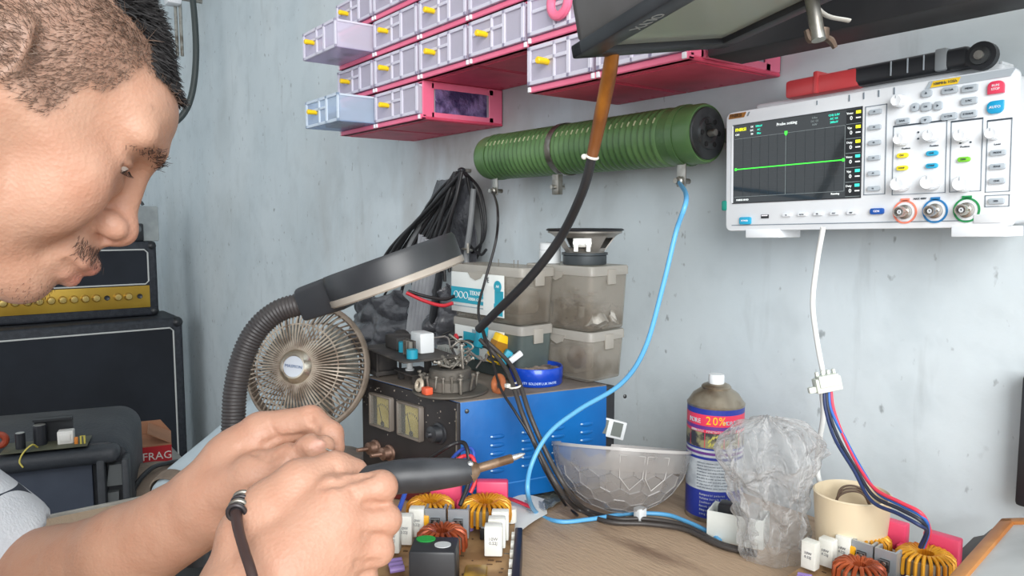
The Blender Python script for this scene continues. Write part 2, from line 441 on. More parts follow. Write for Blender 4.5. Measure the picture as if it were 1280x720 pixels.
# trunk
SHL = V((-.815, -.175, .985)); SHR = V((-.455, -.245, .985)); PEL = V((-.70, -.50, .55))
add(hd, rc(NECK, NECK + V((-.02, -.06, -.10)), .058, .08), .03)
add(hd, rc(SHL, SHR, .050, .050), .04)
add(hd, rc(NECK + V((-.01, -.05, -.13)), PEL, .105, .115), .05)
# --- left arm and hand (further from the viewer)
ga = SK.group()
def px(p): return at(*p)
def chain(g, pts, rs, k=.008):
    for i in range(len(pts) - 1): add(g, rc(pts[i], pts[i + 1], rs[i], rs[i + 1]), k)
ELB = at(-8, 728, .665); WRL = at(259, 624, .575)
add(hd, rc(SHL, ELB, .048, .042), .03)
chain(ga, [SHL, ELB], [.046, .042], .02)
chain(ga, [ELB, at(70, 727, .640), at(160, 690, .605), WRL], [.043, .0445, .036, .0258], .012)
add(ga, rc(at(280, 638, .575), at(190, 688, .595), .020, .024), .012)
PL = [at(258, 614, .58), at(297, 579, .585), at(326, 545, .585)]
chain(ga, PL, [.0225, .0250, .0185], .012)
chain(ga, [at(268, 628, .575), at(310, 600, .577), at(318, 570, .59)], [.024, .024, .02], .012)
chain(ga, [at(270, 618, .565), at(322, 596, .555), at(361, 577, .548), at(392, 562, .545), at(406, 557, .545)], [.020, .0185, .0125, .0112, .0075], .005)
add(ga, el(at(389, 556, .540), (.010, .0065, .005), (RT, FW, UP)), .004)
chain(ga, [at(328, 542, .588), at(388, 526, .583), at(413, 543, .572), at(419, 559, .565)], [.0170, .0118, .0098, .0075], .0035)
chain(ga, [at(316, 556, .60), at(384, 541, .600), at(408, 556, .588)], [.0165, .0112, .0085], .003)
chain(ga, [at(306, 572, .612), at(368, 556, .618), at(388, 578, .605)], [.0155, .0105, .0085], .003)
chain(ga, [at(298, 590, .62), at(350, 580, .628), at(368, 600, .615)], [.0135, .0092, .0075], .003)
# --- right arm and hand (nearer), closed round the iron handle
gb = SK.group()
ELR = V((-.275, -.03, .765)); WRR = at(318, 752, .452)
chain(gb, [SHR, ELR], [.048, .044], .02)
chain(gb, [ELR, ELR.lerp(WRR, .35), WRR], [.042, .043, .0285], .012)
add(gb, rc(at(296, 735, .465), ELR.lerp(WRR, .6), .021, .026), .012)
chain(gb, [WRR, at(350, 700, .455), at(418, 626, .4655)], [.0285, .0245, .0165], .012)
chain(gb, [WRR, at(365, 705, .452), at(428, 657, .461)], [.0285, .024, .0160], .012)
chain(gb, [WRR, at(370, 720, .452), at(424, 692, .459)], [.0285, .024, .0155], .012)
chain(gb, [WRR, at(370, 745, .455), at(410, 727, .458)], [.0285, .022, .0142], .012)
chain(gb, [at(300, 740, .46), at(318, 672, .462), at(340, 638, .466), at(374, 604, .474), at(418, 589, .486), at(443, 590, .493)], [.022, .0215, .0185, .0142, .0118, .0092], .007)
add(gb, rc(at(352, 650, .470), at(415, 632, .474), .020, .014), .012)
chain(gb, [at(418, 626, .4655), at(476, 609, .473), at(474, 606, .498), at(440, 612, .510)], [.0155, .0104, .0098, .0082], .003)
chain(gb, [at(428, 657, .461), at(481, 650, .471), at(476, 640, .499), at(444, 630, .512)], [.0150, .0104, .0098, .0082], .003)
chain(gb, [at(424, 692, .459), at(472, 687, .469), at(466, 674, .496), at(438, 655, .510)], [.0146, .0102, .0092, .0076], .003)
chain(gb, [at(410, 727, .458), at(452, 722, .468), at(447, 707, .490), at(425, 685, .502)], [.0140, .0098, .0084, .0070], .003)
def surf(px_, py_, d0, d1):
    D_ = np.linspace(d0, d1, 160); P = np.array([tuple(at(px_, py_, x)) for x in D_]); v = SK.ev(P); i = int(np.argmax(v < 0)); return D_[i] if v[i] < 0 else None
cuts = []
def crease(g, pts, r, d0, d1, out=.35, k=.003):
    P = [(x, y, surf(x, y, d0, d1)) for x, y in pts]
    P = [at(x, y, d - r * out) for x, y, d in P if d]
    for i in range(len(P) - 1): cuts.append((g, rc(P[i], P[i + 1], r, r), k))
crease(ga, [(368, 566), (374, 574), (378, 584)], .0013, .50, .60); crease(ga, [(373, 562), (380, 571), (384, 580)], .0009, .50, .60); crease(ga, [(361, 570), (367, 580), (370, 590)], .0008, .50, .60)
crease(ga, [(300, 560), (318, 566), (334, 574), (352, 568)], .0019, .50, .62); crease(ga, [(330, 556), (345, 549), (362, 548), (376, 546), (390, 541)], .0023, .50, .62); crease(ga, [(372, 546), (366, 555)], .0010, .5, .62)
crease(ga, [(386, 514), (389, 524), (396, 536), (400, 546)], .0017, .5, .62); crease(ga, [(410, 538), (416, 544), (420, 552)], .0008, .5, .62); crease(ga, [(336, 530), (342, 540), (350, 547)], .0009, .5, .62)
crease(ga, [(306, 612), (322, 610), (340, 603)], .0013, .5, .62); crease(ga, [(312, 620), (328, 617), (344, 609)], .0011, .5, .62); 
crease(gb, [(456, 630), (466, 631), (478, 631)], .0018, .42, .54); crease(gb, [(456, 668), (468, 670), (478, 670)], .0016, .42, .54); crease(gb, [(446, 704), (460, 705), (474, 703)], .0018, .42, .54); crease(gb, [(404, 606), (424, 603), (446, 596), (462, 592)], .0026, .42, .54)
crease(gb, [(440, 612), (443, 620)], .0010, .42, .54); crease(gb, [(418, 579), (422, 588), (424, 596)], .0009, .42, .54)
for g_, pr_, k_ in cuts: add(g_, pr_, k_, '-')
nd = surf(398, 556, .5, .6)
NAIL = at(398, 556, nd) if nd else None
if nd: add(ga, el(at(398, 556, nd + .0012), (.0052, .0022, .0036), ((RT * .95 + UP * .3).normalized(), FW, (UP * .95 - RT * .3).normalized())), .0008)
pos, quads = SK.mesh((-1.02, -.72, .38), (-.16, .30, 1.36), .0019)
# --- skin material: pigment attribute + fine mottling
def skin_mat():
    m = bpy.data.materials.new('skin'); m.use_nodes = True; nt = m.node_tree; N = nt.nodes; L = nt.links; b = N['Principled BSDF']
    at_ = N.new('ShaderNodeAttribute'); at_.attribute_name = 'pigment'
    tc = N.new('ShaderNodeTexCoord'); n = N.new('ShaderNodeTexNoise'); n.inputs['Scale'].default_value = 45; n.inputs['Detail'].default_value = 5
    L.new(tc.outputs['Object'], n.inputs['Vector'])
    r = N.new('ShaderNodeMapRange'); r.inputs[1].default_value = .4; r.inputs[2].default_value = .7; r.inputs[4].default_value = .22; L.new(n.outputs['Fac'], r.inputs[0])
    x = N.new('ShaderNodeMix'); x.data_type = 'RGBA'; x.blend_type = 'MULTIPLY'; L.new(r.outputs[0], x.inputs[0])
    L.new(at_.outputs['Color'], x.inputs[6]); x.inputs[7].default_value = rgb((226, 178, 150)); L.new(x.outputs[2], b.inputs['Base Color'])
    n2 = N.new('ShaderNodeTexVoronoi'); n2.inputs['Scale'].default_value = 420; L.new(tc.outputs['Object'], n2.inputs['Vector'])
    n3 = N.new('ShaderNodeTexNoise'); n3.inputs['Scale'].default_value = 120; n3.inputs['Detail'].default_value = 4; L.new(tc.outputs['Object'], n3.inputs['Vector'])
    ad = N.new('ShaderNodeMath'); ad.operation = 'MULTIPLY_ADD'; ad.inputs[1].default_value = .35; L.new(n2.outputs['Distance'], ad.inputs[0]); L.new(n3.outputs['Fac'], ad.inputs[2])
    bp = N.new('ShaderNodeBump'); bp.inputs['Strength'].default_value = .22; bp.inputs['Distance'].default_value = .003
    L.new(ad.outputs[0], bp.inputs['Height']); L.new(bp.outputs[0], b.inputs['Normal'])
    b.inputs['Roughness'].default_value = .48; b.inputs['Subsurface Weight'].default_value = .12; b.inputs['Subsurface Scale'].default_value = .006
    b.inputs['Subsurface Radius'].default_value = (1, .35, .2); b.inputs['Specular IOR Level'].default_value = .4
    return m
def L3(c): return np.array(rgb(c)[:3])
HFn, HUn, LATn, GLn = A3(HF), A3(HU), A3(LAT), A3(GLAB)
def headco(P):
    q = P - GLn; return q @ HFn, q @ HUn, q @ LATn
def sst(x, a, b):
    t = np.clip((x - a) / (b - a), 0, 1); return t * t * (3 - 2 * t)
def hairmask(P):
    """where hair grows on the scalp, in the head's own frame"""
    f, u, l = headco(P); al = np.abs(l)
    front = -.018 - .024 * sst(al, .02, .055)                     # hairline recedes at the temples
    m = sst(u, .036, .044) * sst(front - f, -.004, .006)
    bd = .004 + .55 * (f + .058); side = sst(u - np.clip(bd, -.016, .05), -.004, .010) * sst(-f, .045, .060) + sst(-f, .060, .068) * sst(u, -.034, -.020)
    beh = sst(-f, .120, .128) * sst(u, -.07, -.05)
    return np.clip(np.maximum(np.maximum(m, np.clip(side, 0, 1)), beh), 0, 1) * (u > -.09) * (np.sqrt((f + .1) ** 2 + (u - .02) ** 2) < .15)
def pigment(P):
    f, u, l = headco(P); n = len(P); al = np.abs(l)
    C = np.tile(L3((180, 140, 118)), (n, 1))
    def blend(w, c):
        nonlocal C
        w = np.clip(w, 0, 1)[:, None]; C = C * (1 - w) + L3(c) * w
    near = (np.sqrt((f + .07) ** 2 + (u + .02) ** 2 + l ** 2) < .17)
    g = lambda df, du, dl, sf, su, sl: near * np.exp(-((f - df) / sf) ** 2 - ((u - du) / su) ** 2 - ((al - dl) / sl) ** 2)
    blend(.75 * g(.012, -.088, 0, .02, .0055, .016) + .75 * g(.007, -.101, 0, .02, .0055, .015), (186, 118, 108))   # lips
    blend(.55 * g(.008, -.079, .0, .03, .0075, .022), (130, 98, 84))                       # moustache shadow of cut hairs
    blend(.45 * g(-.008, -.122, 0, .03, .012, .022), (150, 118, 104))                     # chin stubble
    blend(.30 * g(.006, -.056, .0, .02, .014, .02), (226, 150, 130))                       # nose a little redder
    blend(.30 * g(-.03, -.05, .045, .03, .02, .02), (232, 168, 146))
    blend(.35 * g(-.015, -.026, .031, .02, .012, .018), (170, 120, 100))                  # darker eyelids
    blend(.62 * hairmask(P) * near, (134, 110, 97))                                       # cropped scalp
    for (df, du, dl) in ((-.012, .030, .034), (-.018, .020, .046), (-.02, .036, .052), (-.03, .024, .056)):
        blend(.85 * (g(df, du, dl, .010, .0011, .0011) * (l > 0)), (84, 54, 44))           # moles
    hands = (P[:, 2] < 1.0) * sst(P[:, 1], .06, .16)
    blend(hands * .20, (190, 138, 119)); blend(sst(-P[:, 2], -1.0, -.96) * sst(-P[:, 1], -.17, -.03) * .6, (164, 121, 97))
    if NAIL is not None: blend(.8 * np.exp(-(np.linalg.norm(P - A3(NAIL), axis=1) / .0052) ** 6), (208, 160, 144))
    return np.concatenate([C, np.ones((n, 1))], 1)
SKIN = skin_mat()
person = thing('person', 'man in a white short-sleeved shirt bending over the bench, gripping a soldering iron', 'person', (-.66, -.40, 0))
body = np_mesh('body', pos, quads, SKIN, person, 1, pigment)
# --- eyes
EYEW = mat('eye_white', (196, 184, 176), .3); IRIS = mat('iris_brown', (52, 32, 24), .15)
for s_ in (1, -1):
    c = H(-.0262, -.0222, .031 * s_); look = (HF * .93 - HU * .36).normalized()
    b = B(along(c, look)); b.lathe([(0, -.0125)] + [(.0125 * math.sin(a), -.0125 * math.cos(a)) for a in [PI * i / 16 for i in range(1, 13)]] + [(.0125 * math.sin(.48), .0125 * math.cos(.48))], EYEW, seg=24)
    b.lathe([(.0125 * math.sin(.48), .0125 * math.cos(.48)), (.003, .0123), (0, .0125)], IRIS, seg=24)
    tag(b.build('eye', person), 'brown eye')
# --- hair
HAIRB = mat('black_hair', (20, 17, 18), .5, spec=.22); HAIRS = mat('cropped_hair', (112, 92, 80), .5, spec=.3); BROW = mat('brow_hair', (62, 44, 37), .6)
rs = np.random.RandomState(3)
me = body.data; nv = len(me.vertices); vn = np.empty(nv * 3, np.float32); me.vertices.foreach_get('normal', vn); vn = vn.reshape(-1, 3)
vc = np.empty(nv * 3, np.float32); me.vertices.foreach_get('co', vc); vc = vc.reshape(-1, 3).astype(float) + A3(person.location)
hf, hu, hl = headco(vc); hm = hairmask(vc)
def strands(b, idx, fn, m):
    for i in idx:
        pts, r = fn(vc[i] + rs.normal(0, .0007, 3), vn[i])
        b.tube([V(p) for p in pts], r, m, 3, caps=False)
def unit(v): return v / (np.linalg.norm(v) + 1e-9)
def side_hair(p, n):
    f, u, l = [x[0] for x in headco(p[None])]
    fl = -HFn * .55 - HUn * (.75 if f > -.09 else .2) + rs.normal(0, .28, 3)     # combed back and down
    ln = .0045 + .008 * sst(np.array(u), .03, .06) + rs.uniform(0, .003)
    d = unit(fl - n * (fl @ n) + n * .33); d2 = unit(d + rs.normal(0, .25, 3) - n * .12)
    return [p - n * .0005, p + d * ln * .5, p + d * ln * .5 + d2 * ln * .5], [.00017, .00016, .00005]
def top_hair(p, n):
    f, u, l = [x[0] for x in headco(p[None])]
    fr = sst(np.array(f), -.12, -.02)
    d = unit(n * .55 + HFn * (.75 * fr + .1) - LATn * .25 + HUn * .15 + rs.normal(0, .17, 3)); ln = rs.uniform(.016, .026) * (.75 - .32 * fr)
    pts = [p - n * .001]
    for k in range(4):
        pts.append(pts[-1] + d * ln / 4); d = unit(d - HUn * .16 + HFn * .05 + rs.normal(0, .16, 3))
    return pts, [.00045, .0005, .00045, .0003, .00008]
topm = (hm > .5) & (hu > .040) & ((hu > .054) | (np.abs(hl) < .038) & (hf > -.17))
sidem = (hm > .25) & ~topm & (hl > -.03)
b = B()
ti = np.nonzero(topm)[0]; si = np.nonzero(sidem)[0]
strands(b, rs.choice(ti, min(len(ti), 6500), False), top_hair, HAIRB)
strands(b, rs.choice(si, min(len(si), 12000), False), side_hair, HAIRS)
o = b.build('hair', person, smooth=True); tag(o, 'black hair, longer on top and cropped at the side')
# eyebrows, moustache, lashes
b = B()
near_v = np.nonzero((np.abs(hf) < .06) & (hu < .03) & (hu > -.13) & (np.abs(hl) < .06))[0]
def pick(cond, n): i = near_v[cond]; return rs.choice(i, min(n, len(i)), False) if len(i) else []
al = np.abs(hl[near_v]); u_ = hu[near_v]; f_ = hf[near_v]
bl = -.003 + .004 * np.exp(-((al - .030) / .014) ** 2) - .006 * sst(al, .04, .055)
cond = (np.abs(u_ - bl + .002) < .0042) & (al > .008) & (al < .046) & (f_ > -.04)
def brow_hair(p, n):
    l = (p - GLn) @ LATn; d = unit(LATn * np.sign(l) * .8 + HUn * (.35 - .5 * (abs(l) > .028)) + n * .35 + rs.normal(0, .2, 3)); ln = rs.uniform(.005, .009)
    return [p, p + d * ln * .6, p + d * ln + n * -.0008], [.00022, .0002, .00005]
strands(b, pick(cond, 230), brow_hair, BROW)
tag(b.build('eyebrows', person), 'thin dark eyebrows')
b = B()
cond = (u_ < -.074) & (u_ > -.0855) & (al < .024) & (f_ > -.02)
def must(p, n):
    l = (p - GLn) @ LATn; d = unit(-HUn * .85 + LATn * np.sign(l) * .45 + n * .3 + rs.normal(0, .2, 3)); ln = rs.uniform(.003, .006)
    return [p, p + d * ln * .6, p + d * ln], [.00018, .00017, .00005]
strands(b, pick(cond, 330), must, BROW)
tag(b.build('moustache', person), 'sparse moustache'); b = B()
cond = (u_ < -.112) & (al < .03) & (f_ > -.05)
def stub(p, n):
    d = unit(-HUn * .6 + n * .5 + rs.normal(0, .3, 3)); return [p, p + d * .0018], [.00016, .00006]
strands(b, pick(cond, 200), stub, BROW)
tag(b.build('chin_stubble', person), 'sparse chin stubble')
for s_ in (1, -1):
    b = B()
    for k in range(14):
        t = k / 13; a = -0.9 + 1.8 * t
        p = H(-.0262 + .0140 * math.cos(a) * .97, -.0213 - .006 * abs(t - .4), (.031 + .0140 * math.sin(a)) * s_)
        d = (HF * .9 - HU * .45 + LAT * (s_ * (t - .4) * .7)).normalized()
        b.tube([p, p + d * .003, p + d * .0055 + HU * .001], [.00022, .00018, .00005], HAIRB, 3, caps=False)
    b.build('eyelashes', person)
# --- clothes
SH = Sdf(); g = SH.group()
add(g, rc(SHL, SHR, .068, .068), .05); add(g, rc(NECK + V((-.01, -.06, -.12)), PEL, .135, .150), .06)
add(g, rc(SHL + V((.05, -.03, -.06)), PEL + V((-.06, 0, 0)), .10, .11), .05); add(g, rc(SHR + V((-.05, -.03, -.06)), PEL + V((.06, 0, 0)), .10, .11), .05)
add(g, rc(NECK + V((-.01, -.03, -.05)), NECK + V((-.02, -.07, -.10)), .075, .09), .04)
hemL = SHL.lerp(ELB, .915); hemR = SHR.lerp(ELR, .72)
add(g, rc(SHL, hemL, .076, .072), .03); add(g, rc(SHR, hemR, .064, .060), .03)
def cut(p, d, r): add(g, ('el', A3(p + d * .10), np.array([.10, r, r]), np.array(along(p, d).to_3x3())[:, [2, 0, 1]]), .004, '-')
dL = (ELB - SHL).normalized(); cut(hemL - dL * .002, dL, .11); cut(hemR, (ELR - SHR).normalized(), .11)
def sleeve_open(p, d): add(g, rc(p - d * .03, p + d * .06, .0535, .0545), .004, '-')
sleeve_open(hemL, dL); sleeve_open(hemR, (ELR - SHR).normalized())
add(g, rc(NECK + V((0, .0, .0)), NECK + V((.02, .06, .08)), .066, .09), .006, '-')
add(g, ('el', A3(PEL + V((0, -.02, -.17))), np.array([.4, .4, .13]), np.eye(3)), .01, '-')
sp, sq = SH.mesh((-1.1, -.85, .3), (-.1, .30, 1.25), .005)
# soft folds
for i in range(0): pass
nz = np.array([mnoise.noise(V((p[0] * 14, p[1] * 14, p[2] * 9))) for p in sp])
sp = sp + nz[:, None] * .004 * unit(np.array([.4, .5, .3]))
SHIRT = mat('white_shirt_cotton', (205, 208, 212), .9, col2=(186, 190, 196), ns=8, bump=.2, bs=400)
shirt = np_mesh('shirt', sp, sq, SHIRT, person, 2); tag(shirt, 'white short-sleeved shirt')
# dark block printed on the left sleeve: a straight-edged patch in the shirt's own coordinates
nt = SHIRT.node_tree; N = nt.nodes; L = nt.links; pb = N['Principled BSDF']; src = pb.inputs['Base Color'].links[0].from_socket
tcn = N.new('ShaderNodeTexCoord'); q_ = sp - A3(CAM); dz = q_ @ A3(FW); qx = 640 + FPX * (q_ @ A3(RT)) / dz; qy = 360 - FPX * (q_ @ A3(UP)) / dz
sel = np.nonzero((np.abs(qx + 2) < 14) & (np.abs(qy - 643) < 20) & (dz > .3))[0]; sel = sel[dz[sel] < dz[sel].min() + .03]
pc = V(sp[sel].mean(0)) - RT * .018 - person.location; fac = None
for dv, hw in ((RT, .0150), (UP, .0165), (FW, .05)):
    sb = N.new('ShaderNodeVectorMath'); sb.operation = 'SUBTRACT'; L.new(tcn.outputs['Object'], sb.inputs[0]); sb.inputs[1].default_value = tuple(pc)
    dt = N.new('ShaderNodeVectorMath'); dt.operation = 'DOT_PRODUCT'; L.new(sb.outputs[0], dt.inputs[0]); dt.inputs[1].default_value = tuple(dv)
    ab = N.new('ShaderNodeMath'); ab.operation = 'ABSOLUTE'; L.new(dt.outputs['Value'], ab.inputs[0])
    lt = N.new('ShaderNodeMath'); lt.operation = 'LESS_THAN'; L.new(ab.outputs[0], lt.inputs[0]); lt.inputs[1].default_value = hw
    if fac is None: fac = lt.outputs[0]
    else: ml = N.new('ShaderNodeMath'); ml.operation = 'MULTIPLY'; L.new(fac, ml.inputs[0]); L.new(lt.outputs[0], ml.inputs[1]); fac = ml.outputs[0]
mx = N.new('ShaderNodeMix'); mx.data_type = 'RGBA'; L.new(fac, mx.inputs[0]); L.new(src, mx.inputs[6]); mx.inputs[7].default_value = rgb((48, 54, 66)); L.new(mx.outputs[2], pb.inputs['Base Color'])
TR = Sdf(); g = TR.group()
KL = V((-.86, -.07, .50)); KR = V((-.52, -.12, .50))
add(g, rc(PEL + V((-.09, 0, -.02)), PEL + V((.09, 0, -.02)), .115, .115), .04)
for kn, sx in ((KL, -.10), (KR, .10)):
    add(g, rc(PEL + V((sx, .02, -.02)), kn, .095, .068), .03); add(g, rc(kn, V((kn.x, kn.y + .01, .12)), .066, .050), .03)
add(g, ('el', A3(PEL + V((0, -.02, .26))), np.array([.5, .5, .22]), np.eye(3)), .01, '-')
tp, tq = TR.mesh((-1.1, -.85, 0.0), (-.25, .15, .8), .008)
TROU = mat('dark_trousers', (46, 48, 56), .9, col2=(36, 38, 44), ns=10, bump=.2, bs=300)
tag(np_mesh('trousers', tp, tq, TROU, person, 2), 'dark trousers')
SHOE = mat('brown_sandal', (70, 52, 42), .6)
for kn in (KL, KR):
    b = B(); b.ell((kn.x, kn.y + .07, .045), (.048, .135, .045), SHOE); b.box((kn.x, kn.y + .07, .012), (.09, .27, .024), SHOE, bev=.01); b.build('shoe', person)
# stool under him
STM = mat('stool_plastic', (70, 74, 80), .5)
t = thing('stool', 'grey round stool under the seated man', 'stool', (PEL.x, PEL.y - .01, 0))
b = B(); b.lathe([(0, .372), (.15, .372), (.165, .38), (.165, .394), (.15, .402), (0, .402)], STM, T(PEL.x, PEL.y - .01, 0)); b.build('seat', t)
for i in range(4):
    a = PI / 4 + i * PI / 2; b = B(); b.tube([(PEL.x + .11 * math.cos(a), PEL.y - .01 + .11 * math.sin(a), .375), (PEL.x + .16 * math.cos(a), PEL.y - .01 + .16 * math.sin(a), 0)], .014, STM); b.build('leg', t)
# ================================================================ stackable drawer modules on the wall
PINK = mat('pink_plastic', (244, 124, 156), .38, col2=(236, 108, 142), ns=9)
PINKD = mat('pink_plastic_base', (222, 80, 110), .5, col2=(196, 66, 94), ns=10)
CLR = mat('frosted_drawer_plastic', (236, 233, 245), .25, alpha=.44, tcol=(236, 230, 244))
CLRF = mat('frosted_drawer_rim', (236, 234, 246), .25, alpha=.72, tcol=(240, 236, 246))
BLUEC = mat('bluish_drawer_plastic', (214, 228, 244), .22, alpha=.42, tcol=(226, 236, 248))
BLUEF = mat('bluish_drawer_rim', (226, 238, 250), .22, alpha=.74, tcol=(226, 236, 248))
YEL = mat('yellow_knob', (246, 206, 24), .35)
BRIGHTW = mat('bright_white', (246, 244, 250), .3)
JUNK = [mat('grey_parts', (120, 112, 140), .6), mat('dark_parts', (74, 70, 98), .6), mat('pale_parts', (222, 218, 230), .6), mat('violet_parts', (150, 138, 172), .6)]
MH = .0645; MD = WALL_Y - .64 - .001
def strip(b, x0, x1, y0, y1, z0, z1, m, bev=.0012): b.box(((x0 + x1) / 2, (y0 + y1) / 2, (z0 + z1) / 2), (x1 - x0, y1 - y0, z1 - z0), m, bev=bev, seg=1)
def module(x0, x1, z0, label, pulled=0.0, blue=False, ring=False, fill=3, seed=0, show_side=True):
    rn = random.Random(seed); w = x1 - x0 - .0012
    t = thing('storage_drawer_unit', label, 'drawer unit', (x0, .64, z0), group=None)
    L = T(x0, .64, z0)
    b = B(L); h = MH - .0006
    strip(b, 0, w, .0, MD, 0, .0042, PINKD); strip(b, 0, w, -.0012, .010, .0, .0085, PINK)          # base and its front lip
    for k in range(5): strip(b, .012 + k * (w - .03) / 4.6, .016 + k * (w - .03) / 4.6, .015, MD - .01, -.0006, .001, PINKD, 0)
    strip(b, .006, w - .006, .02, MD - .02, -.0009, .0006, PINKD, 0)
    strip(b, 0, w, .004, MD, h - .0035, h, PINK)
    strip(b, 0, w, MD - .003, MD, .004, h - .003, PINKD)
    for x in (0, w - .0028):
        strip(b, x, x + .0028, .003, .026, .004, h - .002, PINK); strip(b, x, x + .0028, MD - .030, MD, .004, h - .002, PINK)
        strip(b, x, x + .0028, .02, MD - .02, .004, .0135, PINK); strip(b, x, x + .0028, .02, MD - .02, h - .0125, h - .002, PINK)
    b.build('frame', t)
    for x in (.0015, w - .0065): b = B(L); b.box((x + .0025, -.002, .004), (.0055, .003, .007), BRIGHTW, bev=.0008); b.build('clip', t)  # corner clip studs, made bright white to stand in for a highlight
    C, F = (BLUEC, BLUEF) if blue else (CLR, CLRF)
    L2 = T(x0, .64 - pulled, z0); b = B(L2); a0, a1, zb, zt = .0035, w - .0035, .0088, h - .0045; dd = MD - .012
    # front panel: raised rim and two embossed windows
    strip(b, a0, a1, -.0035, -.0015, zb, zt, C, .0006)
    for (p0, p1, q0, q1) in ((a0, a1, zb, zb + .0055), (a0, a1, zt - .0055, zt), (a0, a0 + .007, zb, zt), (a1 - .006, a1, zb, zt), (a0 + .40 * w, a0 + .43 * w, zb, zt), (a0 + .60 * w, a0 + .645 * w, zb, zt), (a0 + .08 * w, a0 + .6 * w, zb + .028, zb + .033)):
        strip(b, p0, p1, -.0062, -.0030, q0, q1, F, .0006)
    strip(b, a0, a0 + .0016, -.002, dd, zb, zt - .003, C, 0); strip(b, a1 - .0016, a1, -.002, dd, zb, zt - .003, C, 0)
    strip(b, a0, a1, -.002, dd, zb, zb + .0016, C, 0); strip(b, a0, a1, dd - .0016, dd, zb, zt - .003, C, 0)
    strip(b, a0 - .0012, a0 + .0016, -.002, dd, zt - .0055, zt - .002, F, 0); strip(b, a1 - .0016, a1 + .0012, -.002, dd, zt - .0055, zt - .002, F, 0)
    d = b.build('drawer', t)
    b = B(L2); kx, kz = a0 + .30 * w, zb + .026
    if ring:
        b.torus((0, 0, 0), .0165, .0062, PINK, M=L2 @ frame((kx + .03, -.0095, kz + .003), (1, 0, 0), (0, 0, 1)) if False else frame((kx + .03, -.0095, kz + .003), (1, 0, 0), (0, 0, 1)), flat=.9)
        tag(b.build('ring_pull', d), 'pink ring on the drawer front')
    else:
        b.lathe([(0, -.004), (.0046, -.004), (.0046, .0), (.0042, .004), (.0047, .013), (.0047, .0165), (.0036, .0178), (0, .0178)], YEL, frame((kx, -.0035, kz), (1, 0, 0), (0, 0, 1)), seg=20)
        b.build('knob', d)
    if fill:
        b = B(L2)
        for k in range(fill):
            sx, sz, sy = rn.uniform(.02, .045), rn.uniform(.012, .03), rn.uniform(.02, .05)
            cx = a0 + .004 + sx / 2 + rn.random() * (w - .02 - sx); cy = .006 + sy / 2 + rn.random() * .03
            b.box((cx, cy, zb + .0018 + sz / 2), (sx, sy, sz), rn.choice(JUNK), bev=.002, seg=1)
        tag(b.build('contents', d), 'loose electronic parts', kind='stuff')
    return t
XC = [-1.424, -1.264, -1.100, -.953, -.811, -.677, -.535]
COLN = ['the leftmost column', 'the second column from the left', 'the third column from the left', 'the fourth column, left of the pink ring',
        'the column holding the pink ring', 'the rightmost column']
ROWN = {0: 'lowest', 1: 'second lowest', 2: 'third from bottom', 3: 'topmost in view'}
for c, rows in ((0, (0, 1, 2, 3)), (1, (0, 1, 2, 3)), (2, (1, 2, 3)), (3, (1, 2)), (4, (0, 1)), (5, (0, 1))):
    for r in rows:
        z0 = 1.2685 + r * MH + (.003 if c > 3 else 0)
        pulled = {(0, 0): .068, (0, 2): .070}.get((c, r), 0.0)
        if pulled: lab = 'pulled-open drawer unit, ' + ('bluish, lowest' if r == 0 else 'frosted, upper of the two open ones') + ' in ' + COLN[c]
        elif (c, r) == (4, 1): lab = 'closed pink drawer unit with a pink ring on its front, above another'
        elif (c, r) == (1, 0): lab = 'closed pink drawer unit with a bare windowed side, lowest in second column'
        else: lab = 'closed pink drawer unit, ' + ROWN[r] + ' in ' + COLN[c]
        module(XC[c], XC[c + 1], z0, lab, pulled, blue=(c, r) == (0, 0), ring=(c, r) == (4, 1), fill=4 if (c, r) not in ((0, 2), (2, 1)) else 2, seed=c * 7 + r)
# dark foil bag seen through the open side of the lowest module in column two
b = B(); FOIL = mat('dark_antistatic_foil', (70, 56, 98), .3, metal=.3, col2=(140, 120, 170), ns=40, bump=.8, bs=50)
b.grid(lambda u, v: (-1.1024 + .0006 * mnoise.noise(V((u * 9, v * 7, 1))), .668 + .106 * u, 1.2805 + .040 * v + .001 * mnoise.noise(V((u * 9, v * 9, 4)))), 24, 10, FOIL, thick=.0008)
tag(b.build('foil_bag'), 'crumpled dark foil bag filling the side window of the lowest drawer', 'bag')
# ================================================================ big green wirewound resistor on the wall
GRN = mat('green_enamel', (90, 124, 76), .38, col2=(72, 104, 62), ns=14, bump=.1)
GRNP = mat('green_enamel_pale', (172, 176, 140), .6, col2=(120, 140, 96), ns=60)
STEEL = mat('dull_steel', (176, 174, 168), .38, metal=.9, col2=(120, 114, 104), ns=40)
DSTL = mat('dark_steel', (92, 96, 98), .45, metal=.8, col2=(60, 60, 60), ns=30)
RY, RZ, RR = .742, 0, .0365
p0 = onY(612, 199, RY); p1 = onY(884, 165, RY)
zc = (p0.z + p1.z) / 2; p0.z = p1.z = zc; Lr = p1.x - p0.x
t = thing('wirewound_resistor', 'big green ribbed tubular resistor clamped on the wall below the pink drawers', 'resistor', (p0.x + Lr / 2, RY, zc - RR))
Mr = frame(p0, (0, 1, 0), (0, 0, 1))       # local z runs along +x
b = B(Mr); prof = [(0.014, 0), (RR * .9, 0), (RR * .97, .003), (RR, .008), (RR, .030)]
n = 34; z0, z1 = .032, Lr - .052
for i in range(n):
    a = z0 + (z1 - z0) * i / n; s_ = (z1 - z0) / n
    prof += [(RR - .0016, a + s_ * .15), (RR + .0006, a + s_ * .35), (RR + .0008, a + s_ * .7), (RR - .0012, a + s_ * .95)]
prof += [(RR, z1 + .004), (RR, Lr - .026), (RR + .0006, Lr - .024), (RR, Lr - .020), (RR, Lr - .004), (RR * .95, Lr), (.014, Lr), (.014, 0)]
b.lathe(prof, GRN, seg=48)
